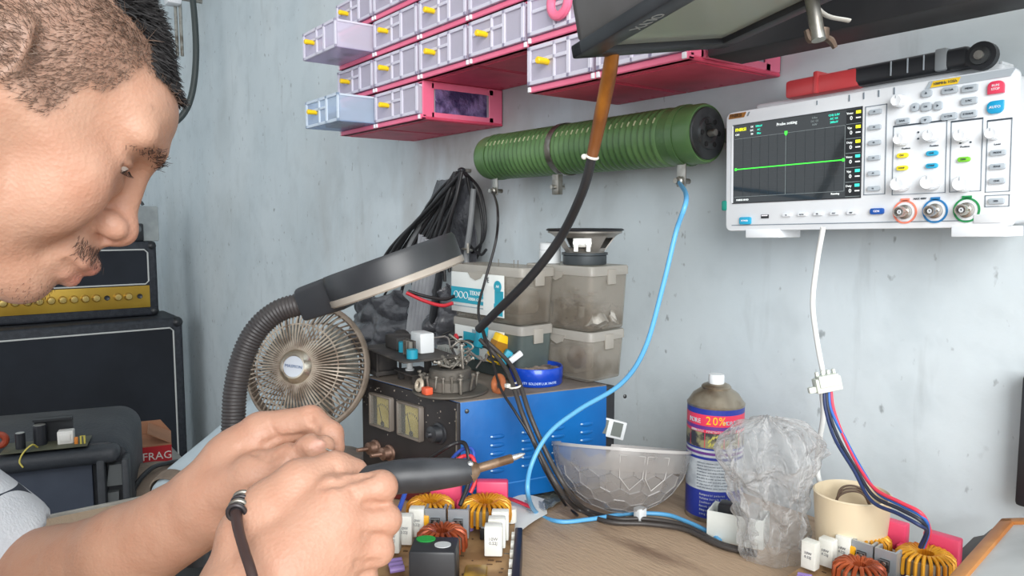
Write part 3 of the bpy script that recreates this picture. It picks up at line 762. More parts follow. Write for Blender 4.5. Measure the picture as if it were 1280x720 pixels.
# paler ticks on the crests along the upper front
for i in range(n):
    a = z0 + (z1 - z0) * (i + .52) / n
    b.tube([(math.cos(q) * (RR + .0010), math.sin(q) * (RR + .0010), a) for q in [PI + .0 - .62 + .1 * k for k in range(3)]], .0011, GRNP, 5)
b.build('tube_body', t, angle=50)
b = B(Mr); b.lathe([(0, Lr + .002), (.012, Lr + .002), (.031, Lr + .002), (.033, Lr - .002), (.033, Lr + .001)], DSTL, seg=40)
b.lathe([(.010, Lr + .002), (.012, Lr + .005), (.019, Lr + .005), (.020, Lr + .002)], DSTL, seg=32)
for k in range(6):
    a = k * PI / 3; b.lathe([(0, Lr + .0058), (.0032, Lr + .0058), (.0032, Lr + .003)], mat('vent_hole', (14, 14, 16), .8), T(.0155 * math.cos(a), .0155 * math.sin(a), 0), seg=12)
b.lathe([(0, Lr + .014), (.004, Lr + .013), (.0045, Lr + .004)], STEEL, seg=16)
tag(b.build('end_cap', t), 'dark metal end cap with a ring of holes')
b = B(Mr); zb_ = Lr * .435
b.lathe([(RR + .0012, zb_ - .006), (RR + .0024, zb_ - .006), (RR + .0024, zb_ + .006), (RR + .0012, zb_ + .006)], STEEL, seg=48)
b.box((-.018, -RR - .016, zb_), (.010, .030, .014), STEEL, bev=.001); b.cyl((-.03, -RR - .020, zb_), (-.006, -RR - .020, zb_), .003, STEEL, seg=12)
tag(b.build('adjuster_band', t), 'bright metal band with a screw tab')
for zz, nm in ((.030, 'terminal'), (Lr - .030, 'terminal')):
    b = B(Mr); b.lathe([(RR + .0008, zz - .005), (RR + .0016, zz - .005), (RR + .0016, zz + .005), (RR + .0008, zz + .005)], GRN, seg=48)
    b.box((-.010, -RR - .012, zz), (.0022, .030, .014), STEEL, bev=.0008); b.cyl((-.022, -RR - .020, zz), (.004, -RR - .020, zz), .0035, STEEL, seg=10)
    b.ell((-.014, -RR - .020, zz), (.004, .006, .006), STEEL, seg=10, rings=6)
    b.build(nm, t)
b = B(Mr)
b.cyl((0, 0, -.004), (0, 0, Lr + .006), .003, STEEL, seg=10)
for zz in (-.002, Lr - .002): b.box((.052, 0, zz), (.030, .018, .003), STEEL, bev=.0008)
b.build('wall_bracket', t)
RES0 = Mr @ V((-.014, -RR - .022, .030)); RES1 = Mr @ V((-.014, -RR - .022, Lr - .030))
# ================================================================ bench oscilloscope fixed to the wall
WHT = mat('scope_white', (236, 240, 244), .35, col2=(226, 231, 236), ns=6); WHT2 = mat('scope_white_side', (214, 218, 222), .45)
BTN = mat('scope_grey_button', (176, 186, 194), .4); INK = mat('scope_ink', (60, 70, 80), .5); LINEG = mat('scope_panel_line', (120, 132, 142), .5)
BLKP = mat('black_plastic', (34, 36, 40), .4, col2=(48, 50, 54), ns=10)
SX0, SX1, SZ0, SZ1, SY = -.5545, -.2555, 1.089, 1.2265, .735
SW, SHt = SX1 - SX0, SZ1 - SZ0
t = thing('oscilloscope', 'white digital oscilloscope with a dark lit screen and black carrying handle on the wall', 'oscilloscope', ((SX0 + SX1) / 2, SY + .03, SZ0 - .007))
RA = math.radians(1.3); SXV = (math.cos(RA), 0, math.sin(RA)); SYV = (-math.sin(RA), 0, math.cos(RA))
Ms = frame((SX0, SY, SZ0 - .002), SXV, SYV)     # local x right, y up, z towards the room
def rrect(x0, x1, y0, y1, r, n=5, cor=(1, 1, 1, 1)):
    P = []
    for (cx, cy, a0, on) in ((x1 - r, y0 + r, -PI / 2, cor[0]), (x1 - r, y1 - r, 0, cor[1]), (x0 + r, y1 - r, PI / 2, cor[2]), (x0 + r, y0 + r, PI, cor[3])):
        if on:
            for k in range(n + 1): P.append((cx + r * math.cos(a0 + PI / 2 * k / n), cy + r * math.sin(a0 + PI / 2 * k / n)))
        else: P.append((cx + r * (1 if cx > (x0 + x1) / 2 else -1), cy + r * (1 if cy > (y0 + y1) / 2 else -1)))
    return P
def ring(b, x0, x1, y0, y1, w, m, z=.0006, r=.003):
    for (a0, a1, c0, c1) in ((x0, x1, y0, y0 + w), (x0, x1, y1 - w, y1), (x0, x0 + w, y0, y1), (x1 - w, x1, y0, y1)): b.box(((a0 + a1) / 2, (c0 + c1) / 2, z / 2), (a1 - a0, c1 - c0, z), m)
b = B(Ms)
b.prism(rrect(0, SW, 0, SHt, .007), .010, WHT, bev=.0015, z0=-.010)
b.prism(rrect(.004, SW - .004, .003, SHt - .003, .007), .055, WHT2, bev=.001, z0=-.0650)
b.box((SW * .50, SHt + .005, -.044), (SW - .040, .010, .036), WHT2, bev=.006, seg=3)           # raised rear of the top, under the handle
for k in range(9): b.box((SW - .052 + k * .0035, SHt + .0105, -.044), (.0014, .003, .026), WHT2)
b.box((SW * .48, .0065, .0002), (SW * .90, .0009, .0006), LINEG); b.box((SW * .935, .0080, .0006), (.022, .008, .0016), WHT2, bev=.0005)
for k in range(5): b.box((-.0003, SHt * .28 + k * .0125, -.020), (.0012, .0012, .014), LINEG)
for k in range(4): b.box((.150 + k * .0150, SHt - .0050, .0003), (.0012, .0065, .0008), LINEG, M=T() )
b.box((.1148, SHt - .0045, .0003), (.0010, .0045, .0008), LINEG)
# printed groups on the panel
bx = lambda px_: px_
ring(b, .1668, .1885, .0340, .1215, .0007, LINEG)
ring(b, .1950, .2440, .0325, .0985, .0006, LINEG); ring(b, .2472, .2738, .0325, .0965, .0006, LINEG); ring(b, .2770, .2965, .0310, .0935, .0006, LINEG); ring(b, .2770, .2965, .0180, .0285, .0006, LINEG)
for (x0, x1, yy) in ((.1950, .2440, .0985), (.2472, .2738, .0965), (.2770, .2965, .0935)): b.box(((x0 + x1) / 2, yy, .0004), (x1 - x0, .0014, .0006), INK)
b.prism([(.0040, SHt - .0075), (.0245, SHt - .0075), (.0275, SHt - .002), (.0055, SHt - .002)], .0012, mat('logo_brown', (150, 96, 20), .5)); b.text('FNIRSI', .0055, mat('logo_dark', (60, 38, 10), .5), T(.0145, SHt - .0048, .0014))
b.prism([(.0285, SHt - .0070), (.0300, SHt - .0070), (.0325, SHt - .0025), (.0310, SHt - .0025)], .0008, LINEG)
b.prism([(.224, SHt - .0080), (.2940, SHt - .0080), (.2980, SHt - .0015), (.2275, SHt - .0015)], .0010, BTN)
b.prism([(.2285, SHt - .0075), (.252, SHt - .0075), (.2545, SHt - .002), (.2310, SHt - .002)], .0014, mat('yellow_tab', (240, 200, 40), .5)); b.text('100MHz 1GS/s', .0034, INK, T(.2415, SHt - .0048, .0016))
for (x, y, s_, tx) in ((.2075, .0765, .0024, 'Position'), (.2330, .0765, .0024, 'Position'), (.2595, .0730, .0024, 'Position'), (.2855, .0725, .0024, 'Level'), (.2215, .0280, .0026, 'MAX 400V')):
    b.text(tx, s_, INK, T(x, y, .0003))
for (x, y) in ((.2185, .0905), (.2185, .0845), (.2555, .0765), (.2640, .0765)): b.lathe([(0, .0008), (.0009, .0008), (.0009, 0)], INK, T(x, y, 0), seg=8)
b.build('casing', t, angle=30)
# screen
SCR = mat('screen_glass', (40, 46, 50), .12, coat=.4); GRID = mat('screen_grid', (58, 66, 70), .2)
b = B(Ms); sx0, sx1, sy0, sy1 = .0110, .1632, .0325, .1215
b.box(((sx0 + sx1) / 2, (sy0 + sy1) / 2, .0002), (sx1 - sx0, sy1 - sy0, .0012), SCR)
b.box((sx0 - .0012, (sy0 + sy1) / 2, .0004), (.0022, sy1 - sy0, .0016), WHT); ring(b, sx0 - .0012, sx1 + .001, sy0 - .001, sy1 + .001, .0010, BLKP, z=.0010)
o = b.build('screen', t); tag(o, 'dark screen showing flat green trace')
SG = mat('trace_green', (60, 230, 60), .4, emit=1.4); SWt = mat('display_white', (222, 228, 228), .4, emit=.55); SY_ = mat('display_yellow', (232, 236, 40), .4, emit=.8); SC = mat('display_teal', (60, 215, 190), .4, emit=.7); SGr = mat('display_grey', (128, 138, 140), .4, emit=.18); SDk = mat('display_dark', (22, 26, 30), .3)
b = B(Ms @ T(0, 0, .0009)); gx0, gx1, gy0, gy1 = sx0 + .0020, .1468, sy0 + .0065, sy1 - .0155
def rr(x0, x1, y0, y1, m, z=.0002): b.box(((x0 + x1) / 2, (y0 + y1) / 2, z / 2), (x1 - x0, y1 - y0, z), m)
for k in range(1, 12): rr(gx0 + (gx1 - gx0) * k / 12 - .00012, gx0 + (gx1 - gx0) * k / 12 + .00012, gy0, gy1, GRID)
for k in range(1, 8): rr(gx0, gx1, gy0 + (gy1 - gy0) * k / 8 - .00012, gy0 + (gy1 - gy0) * k / 8 + .00012, GRID)
rr(gx0, gx1, gy1 - .0004, gy1, SGr); rr(gx0, gx1, gy0, gy0 + .0004, SGr); rr(gx1 - .0004, gx1, gy0, gy1, SGr)
rr(.0790, .0795, gy0, gy1, SGr); ym = (gy0 + gy1) / 2 - .0015; rr(gx0, gx1, ym - .0005, ym + .0005, SG, .0003); rr(gx0, gx1, ym + .0022, ym + .0026, GRID)
for x in (gx0 + .0015, gx1 - .0015): b.ell((x, ym, .0002), (.0017, .0017, .0003), SG, seg=10, rings=4)
b.prism([(.0777, gy1 + .0018), (.0808, gy1 + .0018), (.0808, gy1 - .0012), (.07925, gy1 - .0032), (.0777, gy1 - .0012)], .0004, SG)
b.text('FNIRSI', .0052, SY_, T(.0210, sy1 - .0055, .0002)); b.text('CH1', .0030, SWt, T(.0165, sy1 - .0110, .0002))
for r_, (tx, m) in enumerate((('1X', SGr), ('DC', SGr), ('20', SGr))): b.text(tx, .0030, SWt, T(.0360, sy1 - .0040 - .0040 * r_, .0002))
for r_, tx in enumerate(('500mV', 'AC', '10us')): b.text(tx, .0030, SC, T(.0450, sy1 - .0040 - .0040 * r_, .0002))
b.text('Probe setting', .0046, SWt, T(.0800, sy1 - .0055, .0002))
for r_, (a_, c_) in enumerate((('5.0us', 'CH2 5.0V'), ('DC 1X', 'AC 1X'), ('0.0V', '200mV'))): b.text(a_, .0030, SGr, T(.1130, sy1 - .0038 - .0036 * r_, .0002)); b.text(c_, .0030, SC, T(.1345, sy1 - .0038 - .0036 * r_, .0002))
for k in range(6):
    y1 = sy1 - .001 - k * .0146; rr(.1478, sx1 - .0004, y1 - .0138, y1, SDk, .0001); rr(.1478, sx1, y1 - .0144, y1 - .0139, SGr)
    b.text(('Vmax', 'Vpp', 'Duty', 'Vmax', 'Vpp', 'Duty')[k], .0030, SWt, T(.1515, y1 - .0035, .0002)); b.text('0', .0056, SWt, T(.1530, y1 - .0085, .0002))
    rr(.1578, .1628, y1 - .0045, y1 - .0015, SY_ if k < 3 else SC); rr(.1578, .1628, y1 - .0092, y1 - .0080, SWt)
b.text('FNIRSI-1014D', .0028, SWt, T(.0240, sy0 + .0030, .0002)); b.text('Running', .0028, SWt, T(.1370, sy0 + .0045, .0002))
b.build('screen_readout', o)
def button(x, y, w, h, m, txt=None, z=.0030, tm=INK, r=.0015, ts=.0024, cor=(1, 1, 1, 1), name='button', lab=None):
    b = B(Ms); b.prism(rrect(x - w / 2, x + w / 2, y - h / 2, y + h / 2, min(r, h * .49, w * .49), cor=cor), z, m, bev=.0004)
    if txt:
        for i, l_ in enumerate(txt.split('\n')): b.text(l_, ts, tm, T(x, y - (i - (len(txt.split('\n')) - 1) / 2) * ts * 1.1, z + .0002))
    o = b.build(name, t, angle=30)
    if lab: tag(o, lab)
for k in range(6): button(.1776, .1150 - k * .0150, .0120, .0046, BTN, 'F%d' % (k + 1), ts=.002)
button(.2045, .1026, .0125, .0052, BTN, 'SAVE', ts=.0024)
for (x, y, tx, w, h) in ((.2258, .1252, '▲', .0092, .0066), (.2155, .1140, '◀', .0070, .0078), (.2258, .1130, 'OK', .0092, .0078), (.2362, .1125, '▶', .0074, .0078), (.2258, .1010, '▼', .0092, .0064)):
    button(x, y, w, h, BTN, 'OK' if tx == 'OK' else None, r=.0025)
    b = B(Ms)
    d = {'▲': 90, '◀': 180, '▶': 0, '▼': 270}.get(tx)
    if d is not None:
        b.prism([(x + .0013 * math.cos(math.radians(d + q)), y + .0013 * math.sin(math.radians(d + q))) for q in (0, 120, 240)], .0036, INK); b.build('arrow_mark', t)
for (x, y, tx) in ((.2458, .1250, 'H CUR'), (.2625, .1240, 'MENU'), (.2625, .1130, 'S PIC'), (.2458, .1015, 'V CUR'), (.2625, .1015, 'S WAVE')): button(x, y, .0130, .0062, BTN, tx, ts=.0024)
button(.2835, .1215, .0130, .0108, mat('red_button', (226, 66, 96), .35), 'RUN\nSTOP', tm=BRIGHTW, r=.0045, cor=(0, 1, 1, 0), ts=.0028, lab='red run and stop button')
button(.2835, .1045, .0130, .0110, mat('blue_button', (26, 156, 204), .35), 'AUTO', tm=BRIGHTW, r=.0045, cor=(1, 0, 1, 1), ts=.0032, lab='blue auto button')
YB = mat('yellow_button', (240, 222, 40), .4); CB = mat('cyan_button', (40, 165, 205), .4); GB = mat('green_button', (120, 200, 50), .4)
for (x, y, m, tx) in ((.2050, .0700, YB, 'CH1'), (.2050, .0580, YB, 'CONF'), (.2320, .0695, CB, 'CH2'), (.2320, .0580, CB, 'CONF'), (.2595, .0615, GB, 'GEN')): button(x, y, .0105, .0045, m, tx, r=.0022, ts=.0022, lab={YB: 'yellow button', CB: 'cyan button', GB: 'green button'}[m])
for (y, tx) in ((.0650, 'MODE'), (.0530, 'EDGE'), (.0405, 'CHX'), (.0230, '50%')): button(.2868, y, .0122, .0050, BTN, tx, ts=.0022)
for k, tx in enumerate(('SE', 'ALTN', 'ML', 'EXT', 'REF')): button(.0820 + k * .0184, .0165 + k * .0001, .0095, .0032, WHT, tx, ts=.002, r=.0008)
button(.0285, .0115, .0150, .0085, CB, 'POWER', ts=.0026, r=.002, lab='blue power button', tm=BRIGHTW)
button(.1815, .0175, .0135, .0060, mat('deep_blue_button', (20, 84, 170), .4), 'GEN', ts=.003, r=.002, tm=BRIGHTW, lab='deep blue button')
b = B(Ms); b.box((.0537, .0158, .0004), (.0095, .0042, .0014), BLKP); b.box((.0537, .0168, .0010), (.0075, .0012, .0010), BRIGHTW); b.build('usb_port', t)
def knob(x, y, r, h):
    b = B(Ms @ T(x, y, 0)); b.lathe([(r * 1.08, 0), (r * 1.08, .0012), (r, .0020), (r * .97, h - .0015), (r * .86, h), (r * .3, h - .0006), (0, h - .0007)], WHT, seg=32)
    for k in range(24):
        a = 2 * PI * k / 24; b.box((r * math.cos(a), r * math.sin(a), h * .5), (.0005, .0005, h * .7), WHT)
    b.box((0, r * .6, h + .0001), (.0006, r * .4, .0004), BTN); b.build('knob', t)
for (x, y, r, h) in ((.2020, .1215, .0056, .0115), (.2050, .0850, .0056, .0115), (.2320, .0855, .0056, .0115), (.2585, .0825, .0056, .0115), (.2835, .0815, .0052, .0115), (.2055, .0425, .0070, .0135), (.2330, .0425, .0070, .0135), (.2610, .0395, .0070, .0135)): knob(x, y, r, h)
BRASS = mat('bnc_metal', (196, 192, 186), .25, metal=.9)
for (x, c, lb) in ((.2080, (236, 134, 110), 'orange ringed input socket'), (.2355, (34, 120, 180), 'blue ringed input socket'), (.2625, (30, 136, 76), 'green ringed output socket')):
    m = mat('socket_ring_%d' % c[0], c, .4); b = B(Ms @ T(x, .0160, 0))
    b.lathe([(.0112, 0), (.0112, .0012), (.0096, .0012), (.0096, 0)], m, seg=40); b.lathe([(.0096, .0004), (.0070, .0008)], WHT, seg=40); b.box((0, .0116, .0006), (.008, .0026, .0012), m)
    b.lathe([(.0068, 0), (.0068, .003), (.0050, .0035), (.0050, .014), (.0040, .014), (.0040, .004), (0, .004)], BRASS, seg=32)
    b.lathe([(.0022, .004), (.0022, .012), (.0010, .0125), (.0010, .004)], WHT, seg=16)
    for sg in (1, -1): b.cyl((sg * .0048, 0, .009), (sg * .0062, 0, .009), .0010, BRASS, seg=8)
    tag(b.build('input_socket', t), lb)
for x in (.0505, .2720):
    b = B(Ms); b.box((x, -.0035, -.020), (.044, .0095, .042), WHT, bev=.001); b.build('foot', t)
# carrying handle along the top
REDP = mat('red_handle_plastic', (206, 70, 74), .35)
Mh = Ms @ T(.004, SHt + .010, -.030) @ Rx(-PI / 2)
b = B(Mh); b.box((.190, 0, .009), (.120, .030, .020), BLKP, bev=.005, seg=3)
for x in (.180, .196, .211): b.box((x, -.0155, .010), (.0010, .001, .014), BTN)
b.box((.226, 0, .010), (.011, .032, .021), mat('handle_clip_grey', (140, 146, 150), .4), bev=.002)
b.box((.246, 0, .006), (.030, .028, .014), BLKP, bev=.003)
hb = b.build('handle', t); tag(hb, 'black ribbed carrying handle')
b = B(Mh); b.prism([(.062, -.0145), (.100, -.0155), (.147, -.0155), (.147, .0155), (.100, .0155), (.062, .0145)], .020, REDP, bev=.004, z0=-.002); b.box((.100, 0, .010), (.006, .034, .024), REDP, bev=.002)
tag(b.build('handle_grip', hb), 'red end of the handle')
b = B(Mh); b.cyl((.262, -.012, .006), (.262, -.020, .006), .0125, BLKP); b.cyl((.262, -.020, .006), (.262, -.023, .006), .008, DSTL); b.cyl((.262, -.0225, .006), (.262, -.0255, .006), .004, STEEL, seg=12); tag(b.build('pivot', hb), 'round pivot of the handle')
# green clip on the left edge, white mains lead
b = B(Ms); b.box((-.002, .030, -.004), (.008, .012, .010), mat('teal_clip', (24, 140, 124), .4), bev=.002); tag(b.build('clip', t), 'small teal clip')
# ================================================================ floodlight hanging from a dark shelf at the top right
def cable(name, label, pts, r, m, n=10, cat='cable', seg=8, group=None):
    b = B(); b.tube(pts, r, m, seg, n); return tag(b.build(name, angle=60), label, cat, group)
SHELF = mat('black_shelf_board', (30, 31, 34), .55, col2=(46, 46, 48), ns=9)
SHELFE = mat('grey_shelf_edge', (74, 74, 76), .6, col2=(96, 94, 92), ns=12)
GLS = mat('lamp_glass', (214, 224, 214), .22, alpha=.46, tcol=(240, 247, 240)); REFL = mat('lamp_reflector', (232, 238, 228), .4, metal=.15, col2=(206, 214, 204), ns=60, bump=.6, bs=220)
ALU = mat('lamp_housing', (92, 90, 90), .5, col2=(84, 82, 80), ns=14); TUBEG = mat('lamp_tube_glass', (222, 222, 210), .2)
# shelf: a board standing out from the wall, seen from just below
# its lower front edge runs from (880,70) to (1280,24)
e0 = onY(884, 72, .66); ez = e0.z; e1 = onZ(1280, 22, ez); sdir = (e1 - e0); sdir.z = 0
t = thing('shelf_beam', 'black beam shelf on the wall above the oscilloscope with a floodlight clamped beneath its end', 'shelf', (e0.x + .3, .70, ez))
b = B(); xl, xr = e0.x, e0.x + .80
yA = e0.y; sl = (e1.y - e0.y) / (e1.x - e0.x)
b.box(((xl + xr) / 2, yA + .030, ez + .030), (xr - xl, .060, .060), SHELF, bev=.002); b.build('beam', t)
b = B(); b.box(((xl + xr) / 2, yA - .003, ez + .046), (xr - xl, .006, .030), SHELFE, bev=.001); b.build('front_rail', t)
for x in (xl + .50, xr - .1):
    b = B(); b.prism([(0, 0), (.10, 0), (.10, .012), (.012, .08), (0, .08)], .012, SHELF, frame((x, WALL_Y - .002, ez + .0602), (0, -1, 0), (0, 0, 1)), bev=.001); b.build('bracket', t)
bx_ = B(); bx_.box((e0.x + .105, yA + .040, ez + .0605 + .03), (.09, .06, .058), mat('card_brown', (176, 140, 96), .8, col2=(150, 116, 78), ns=10), bev=.002)
bx_.box((e0.x + .105, yA + .0097, ez + .0605 + .03), (.018, .0006, .057), mat('parcel_tape', (206, 180, 130), .3)); tag(bx_.build('cardboard_box'), 'small brown cardboard box lying on the black shelf', 'box')
# floodlight: corners of its face seen at A (712,66), B (905,52), and running up to the right
dA = .66
A_ = at(714, 66, dA); ex = (ray(2753, -72)).normalized(); ey = -(ray(232, 364)).normalized(); ey = (ey - ex * ey.dot(ex)).normalized()
Wf = .2626 * dA; Hf = .165; Mf = frame(A_, ex, ey)            # local z looks down
t = thing('floodlight', 'black floodlight with a ribbed reflector behind glass hanging face down under the shelf', 'floodlight', tuple(A_ + ex * Wf / 2 + ey * Hf / 2))
S = Mf
fr = .0185
b = B(S)
for (c, d) in (((Wf / 2, fr / 2, 0), (Wf, fr, .012)), ((Wf / 2, Hf - fr / 2, 0), (Wf, fr, .012)), ((fr * .65, Hf / 2, 0), (fr * 1.3, Hf, .012)), ((Wf - fr / 2, Hf / 2, 0), (fr, Hf, .012))): b.box(c, d, BLKP, bev=.002)
b.text('OLYX', .0145, mat('embossed_grey', (150, 154, 152), .5), T(fr * .66, Hf * .60, .0061) @ Rz(-PI / 2))
b.box((Wf * .42, -.002, -.001), (.022, .008, .010), BLKP, bev=.002); b.build('bezel', t)
b = B(S); b.box((Wf / 2, Hf / 2, -.001), (Wf - fr * 2 + .004, Hf - fr * 2 + .004, .003), GLS); b.build('glass', t)
b = B(S)
def pan(u, v):
    x = fr + (Wf - 2 * fr) * u; y = fr + (Hf - 2 * fr) * v; dv = min(v, 1 - v); du = min(u, 1 - u)
    rib = .0016 * math.sin(v * 120) if v < .45 else 0
    return (x, y, -.004 - .034 * min(1, dv * 3.0) * min(1, du * 5) - rib)
b.grid(pan, 24, 160, REFL, thick=.001); b.build('reflector', t)
b = B(S); b.cyl((fr + .008, Hf * .5, -.022), (Wf - fr - .008, Hf * .5, -.022), .005, TUBEG)
for x in (fr + .012, Wf - fr - .012): b.cyl((x - .008, Hf * .5, -.022), (x + .008, Hf * .5, -.022), .008, mat('lamp_ceramic', (216, 208, 192), .7))
b.build('lamp_tube', t)
b = B(S); b.prism(rrect(.004, Wf - .004, .004, Hf - .004, .008), .040, ALU, z0=-.046, bev=.004)
for k in range(7): b.box((Wf * (.14 + .12 * k), Hf / 2, -.052), (.003, Hf * .7, .014), ALU)
b.build('housing', t)
# yoke with a wing nut, fixing it to the shelf
y1p = S @ V((Wf + .006, Hf * .42, -.018)); N1 = at(1022, 30, .60)
b = B(); b.tube([y1p, y1p + V((.01, .0, .03)), N1 + V((0, .0, .035))], .0065, DSTL, 8, 4, flat=.5)
b.cyl(N1 + V((-.006, -.002, .026)), N1 + V((.004, -.004, -.014)), .0055, STEEL); b.build('yoke', t)
RUST = mat('rusty_wing_nut', (120, 104, 92), .5, metal=.5, col2=(84, 70, 58), ns=60)
b = B(); c = at(1026, 44, .60)
b.cyl(c + V((0, 0, .005)), c - V((0, 0, .004)), .0065, RUST, seg=14)
for s_ in (1, -1): b.tube([c, c + RT * .008 * s_ + V((0, 0, -.004)), c + RT * .012 * s_ + V((0, 0, -.010 if s_ > 0 else .004))], [.0035, .0045, .003], RUST, 8, 4, flat=.6)
tag(b.build('wing_nut', t), 'rusty wing nut')
b = B(); q0, q1 = at(1000, 8, .60), at(1062, 26, .60); b.tube([q0 + V((0, 0, .02)), q0.lerp(q1, .45), q1], .0035, mat('white_strap', (206, 206, 200), .6), 8, 6, flat=.4); b.build('strap', t)
# its lead: ochre sleeve, tie and black cable down to the clutter
lead0 = at(766, 50, .655)
SLV = mat('ochre_sleeve', (172, 108, 34), .45, col2=(116, 66, 20), ns=26, nlo=.4, nhi=.6, stretch=(1, 1, .3)); RUB = mat('black_cable', (36, 36, 38), .45); TIE = mat('white_tie', (226, 224, 216), .5)
pts = [at(768, 44, .662), at(762, 90, .69), at(752, 140, .72), at(744, 178, .735), at(740, 196, .74), at(728, 240, .76), at(700, 298, .80), at(660, 350, .83), at(618, 392, .865), at(598, 412, .885)]
t = thing('lamp_lead', 'thick black floodlight lead with an ochre sleeve hanging in front of the green resistor', 'cable', tuple(at(598, 412, .885)))
b = B(); b.tube(pts, .0050, RUB, 12, 8); b.build('cord', t)
b = B(); b.tube(pts[:5], [.0060, .0072, .0070, .0062, .0058], SLV, 12, 8); tag(b.build('sleeve', t), 'ochre glass-fibre sleeve')
b = B(); p = pts[4]; b.torus((0, 0, 0), .0058, .0014, TIE, M=along(p, pts[5] - pts[3]), seg=20, rs=8); b.ell(p - RT * .008, (.003, .003, .003), TIE, seg=10, rings=6); b.build('cable_tie', t)
# ================================================================ amplifier stack against the far end of the wall
TOLEX = mat('black_tolex', (36, 40, 48), .6, col2=(48, 52, 60), ns=60, bump=.3, bs=300); GRILL = mat('grille_cloth', (22, 26, 34), .85, col2=(30, 35, 44), ns=4); PIPE = mat('white_piping', (196, 198, 196), .6)
GOLD = mat('gold_panel', (196, 160, 62), .32, metal=.45, col2=(176, 140, 50), ns=5); GKN = mat('gold_knob', (206, 180, 110), .25, metal=.7)
ac = onX(0, 0, -1)  # unused anchor
cr = at(243, 480, 2.98)               # right front edge of the cabinet
ctl = at(228, 394, 2.98)
CW, CH, CD = .76, .712, .30
# the cabinet face looks along +x, slightly towards the room
def cab_frame(z, x0, yr): return frame((x0, yr, z), (0, 1, 0), (0, 0, 1))     # local x runs along +y (to the right in the picture), y up, z along +x
t = thing('speaker_cabinet', 'big black speaker cabinet with white piping standing on the floor under the amplifier', 'speaker cabinet', (ctl.x - CD / 2, ctl.y - CW / 2, 0))
yr = ctl.y; M_ = cab_frame(0, ctl.x, yr)
b = B(M_); b.box((-CW / 2, CH / 2 + .012, -CD / 2), (CW, CH - .024, CD), TOLEX, bev=.014, seg=3)
for x in (-.06, -CW + .06): b.cyl((x, 0, -.06), (x, .03, -.06), .025, TOLEX); b.cyl((x, 0, -CD + .06), (x, .03, -CD + .06), .025, TOLEX)
b.build('enclosure', t)
b = B(M_); b.box((-CW / 2, CH / 2 + .004, .001), (CW - .075, CH - .085, .006), GRILL); b.build('grille', t)
def pipe_rect(b, x0, x1, y0, y1, z, r, m): b.tube([(x0 + .012, y1, z), (x1 - .012, y1, z), (x1, y1 - .012, z), (x1, y0 + .012, z), (x1 - .012, y0, z), (x0 + .012, y0, z), (x0, y0 + .012, z), (x0, y1 - .012, z)], r, m, 6, closed=True)
b = B(M_); pipe_rect(b, -CW + .037, -.037, .046, CH - .038, .004, .0032, PIPE); tag(b.build('piping', t), 'white piping')
for (x, y) in ((-.004, CH - .004), (-.004, .028), (-CW + .004, CH - .004), (-CW + .004, .028)):
    b = B(M_); b.ell((x - (.016 if x > -.1 else -.016), y - (.016 if y > .2 else -.016), -.016), (.024, .024, .024), BLKP, seg=12, rings=8); b.build('corner_guard', t)
HW, HH, HD = .74, .30, .21
hr = at(197, 340, 3.02)
t = thing('guitar_amplifier', 'black amplifier head with a gold control panel on top of the big speaker cabinet', 'amplifier', (hr.x - HD / 2, hr.y - HW / 2, CH))
M_ = cab_frame(CH + .002, hr.x, hr.y)
b = B(M_); b.box((-HW / 2, HH / 2, -HD / 2), (HW, HH, HD), TOLEX, bev=.012, seg=3); b.build('enclosure', t)
b = B(M_); b.box((-HW / 2, .198, .001), (HW - .07, .135, .006), GRILL); b.build('grille', t)
b = B(M_); pipe_rect(b, -HW + .035, -.035, .130, .268, .004, .003, PIPE); tag(b.build('piping', t), 'white piping')
b = B(M_); b.box((-HW / 2, .080, .002), (HW - .066, .088, .006), GOLD, bev=.001); b.build('control_panel', t); gp = t
for i in range(14):
    x = -.075 - i * .0375
    b = B(M_)
    if i in (0, 3): b.lathe([(0, .004), (.007, .004), (.010, .006), (.010, .005)], BLKP, T(x + (.0 if i else .004), .082, .003), seg=16); b.build('jack_socket', t)
    else: b.lathe([(0, .022), (.011, .021), (.0135, .008), (.0155, .004), (.0155, 0)], GKN, T(x, .084, .005), seg=20); b.build('knob', t)
for (x, y) in ((-.004, HH - .006), (-.004, .006)):
    b = B(M_); b.ell((x - .014, y - (.012 if y > .1 else -.012), -.014), (.020, .020, .020), BLKP, seg=12, rings=8); b.build('corner_guard', t)
# pale grey case with a small black camera-like knob on the amplifier head
GRYC = mat('pale_case', (168, 174, 174), .6, col2=(140, 146, 148), ns=9)
g0 = at(203, 268, 2.98); zt = CH + HH + .002
t = thing('grey_case', 'pale grey metal case standing on top of the amplifier head', 'case', (g0.x - .12, g0.y - .2, zt))
b = B(); b.box((g0.x - .13, g0.y - .20, zt + .071), (.12, .40, .142), GRYC, bev=.006); b.build('shell', t)
b = B(); b.tube([(g0.x - .10, g0.y - .10, zt + .146), (g0.x - .10, g0.y - .09, zt + .16), (g0.x - .10, g0.y - .06, zt + .16), (g0.x - .10, g0.y - .05, zt + .146)], .006, DSTL, 8, 4); b.build('handle', t)
qx = hr.x - .045; b = B(); b.box((qx, g0.y - .085, zt + .036), (.05, .05, .072), BLKP, bev=.006); b.cyl((qx + .025, g0.y - .085, zt + .05), (qx + .032, g0.y - .085, zt + .05), .016, DSTL); tag(b.build('small_black_adaptor'), 'small black block standing in front of the pale grey case', 'adaptor')
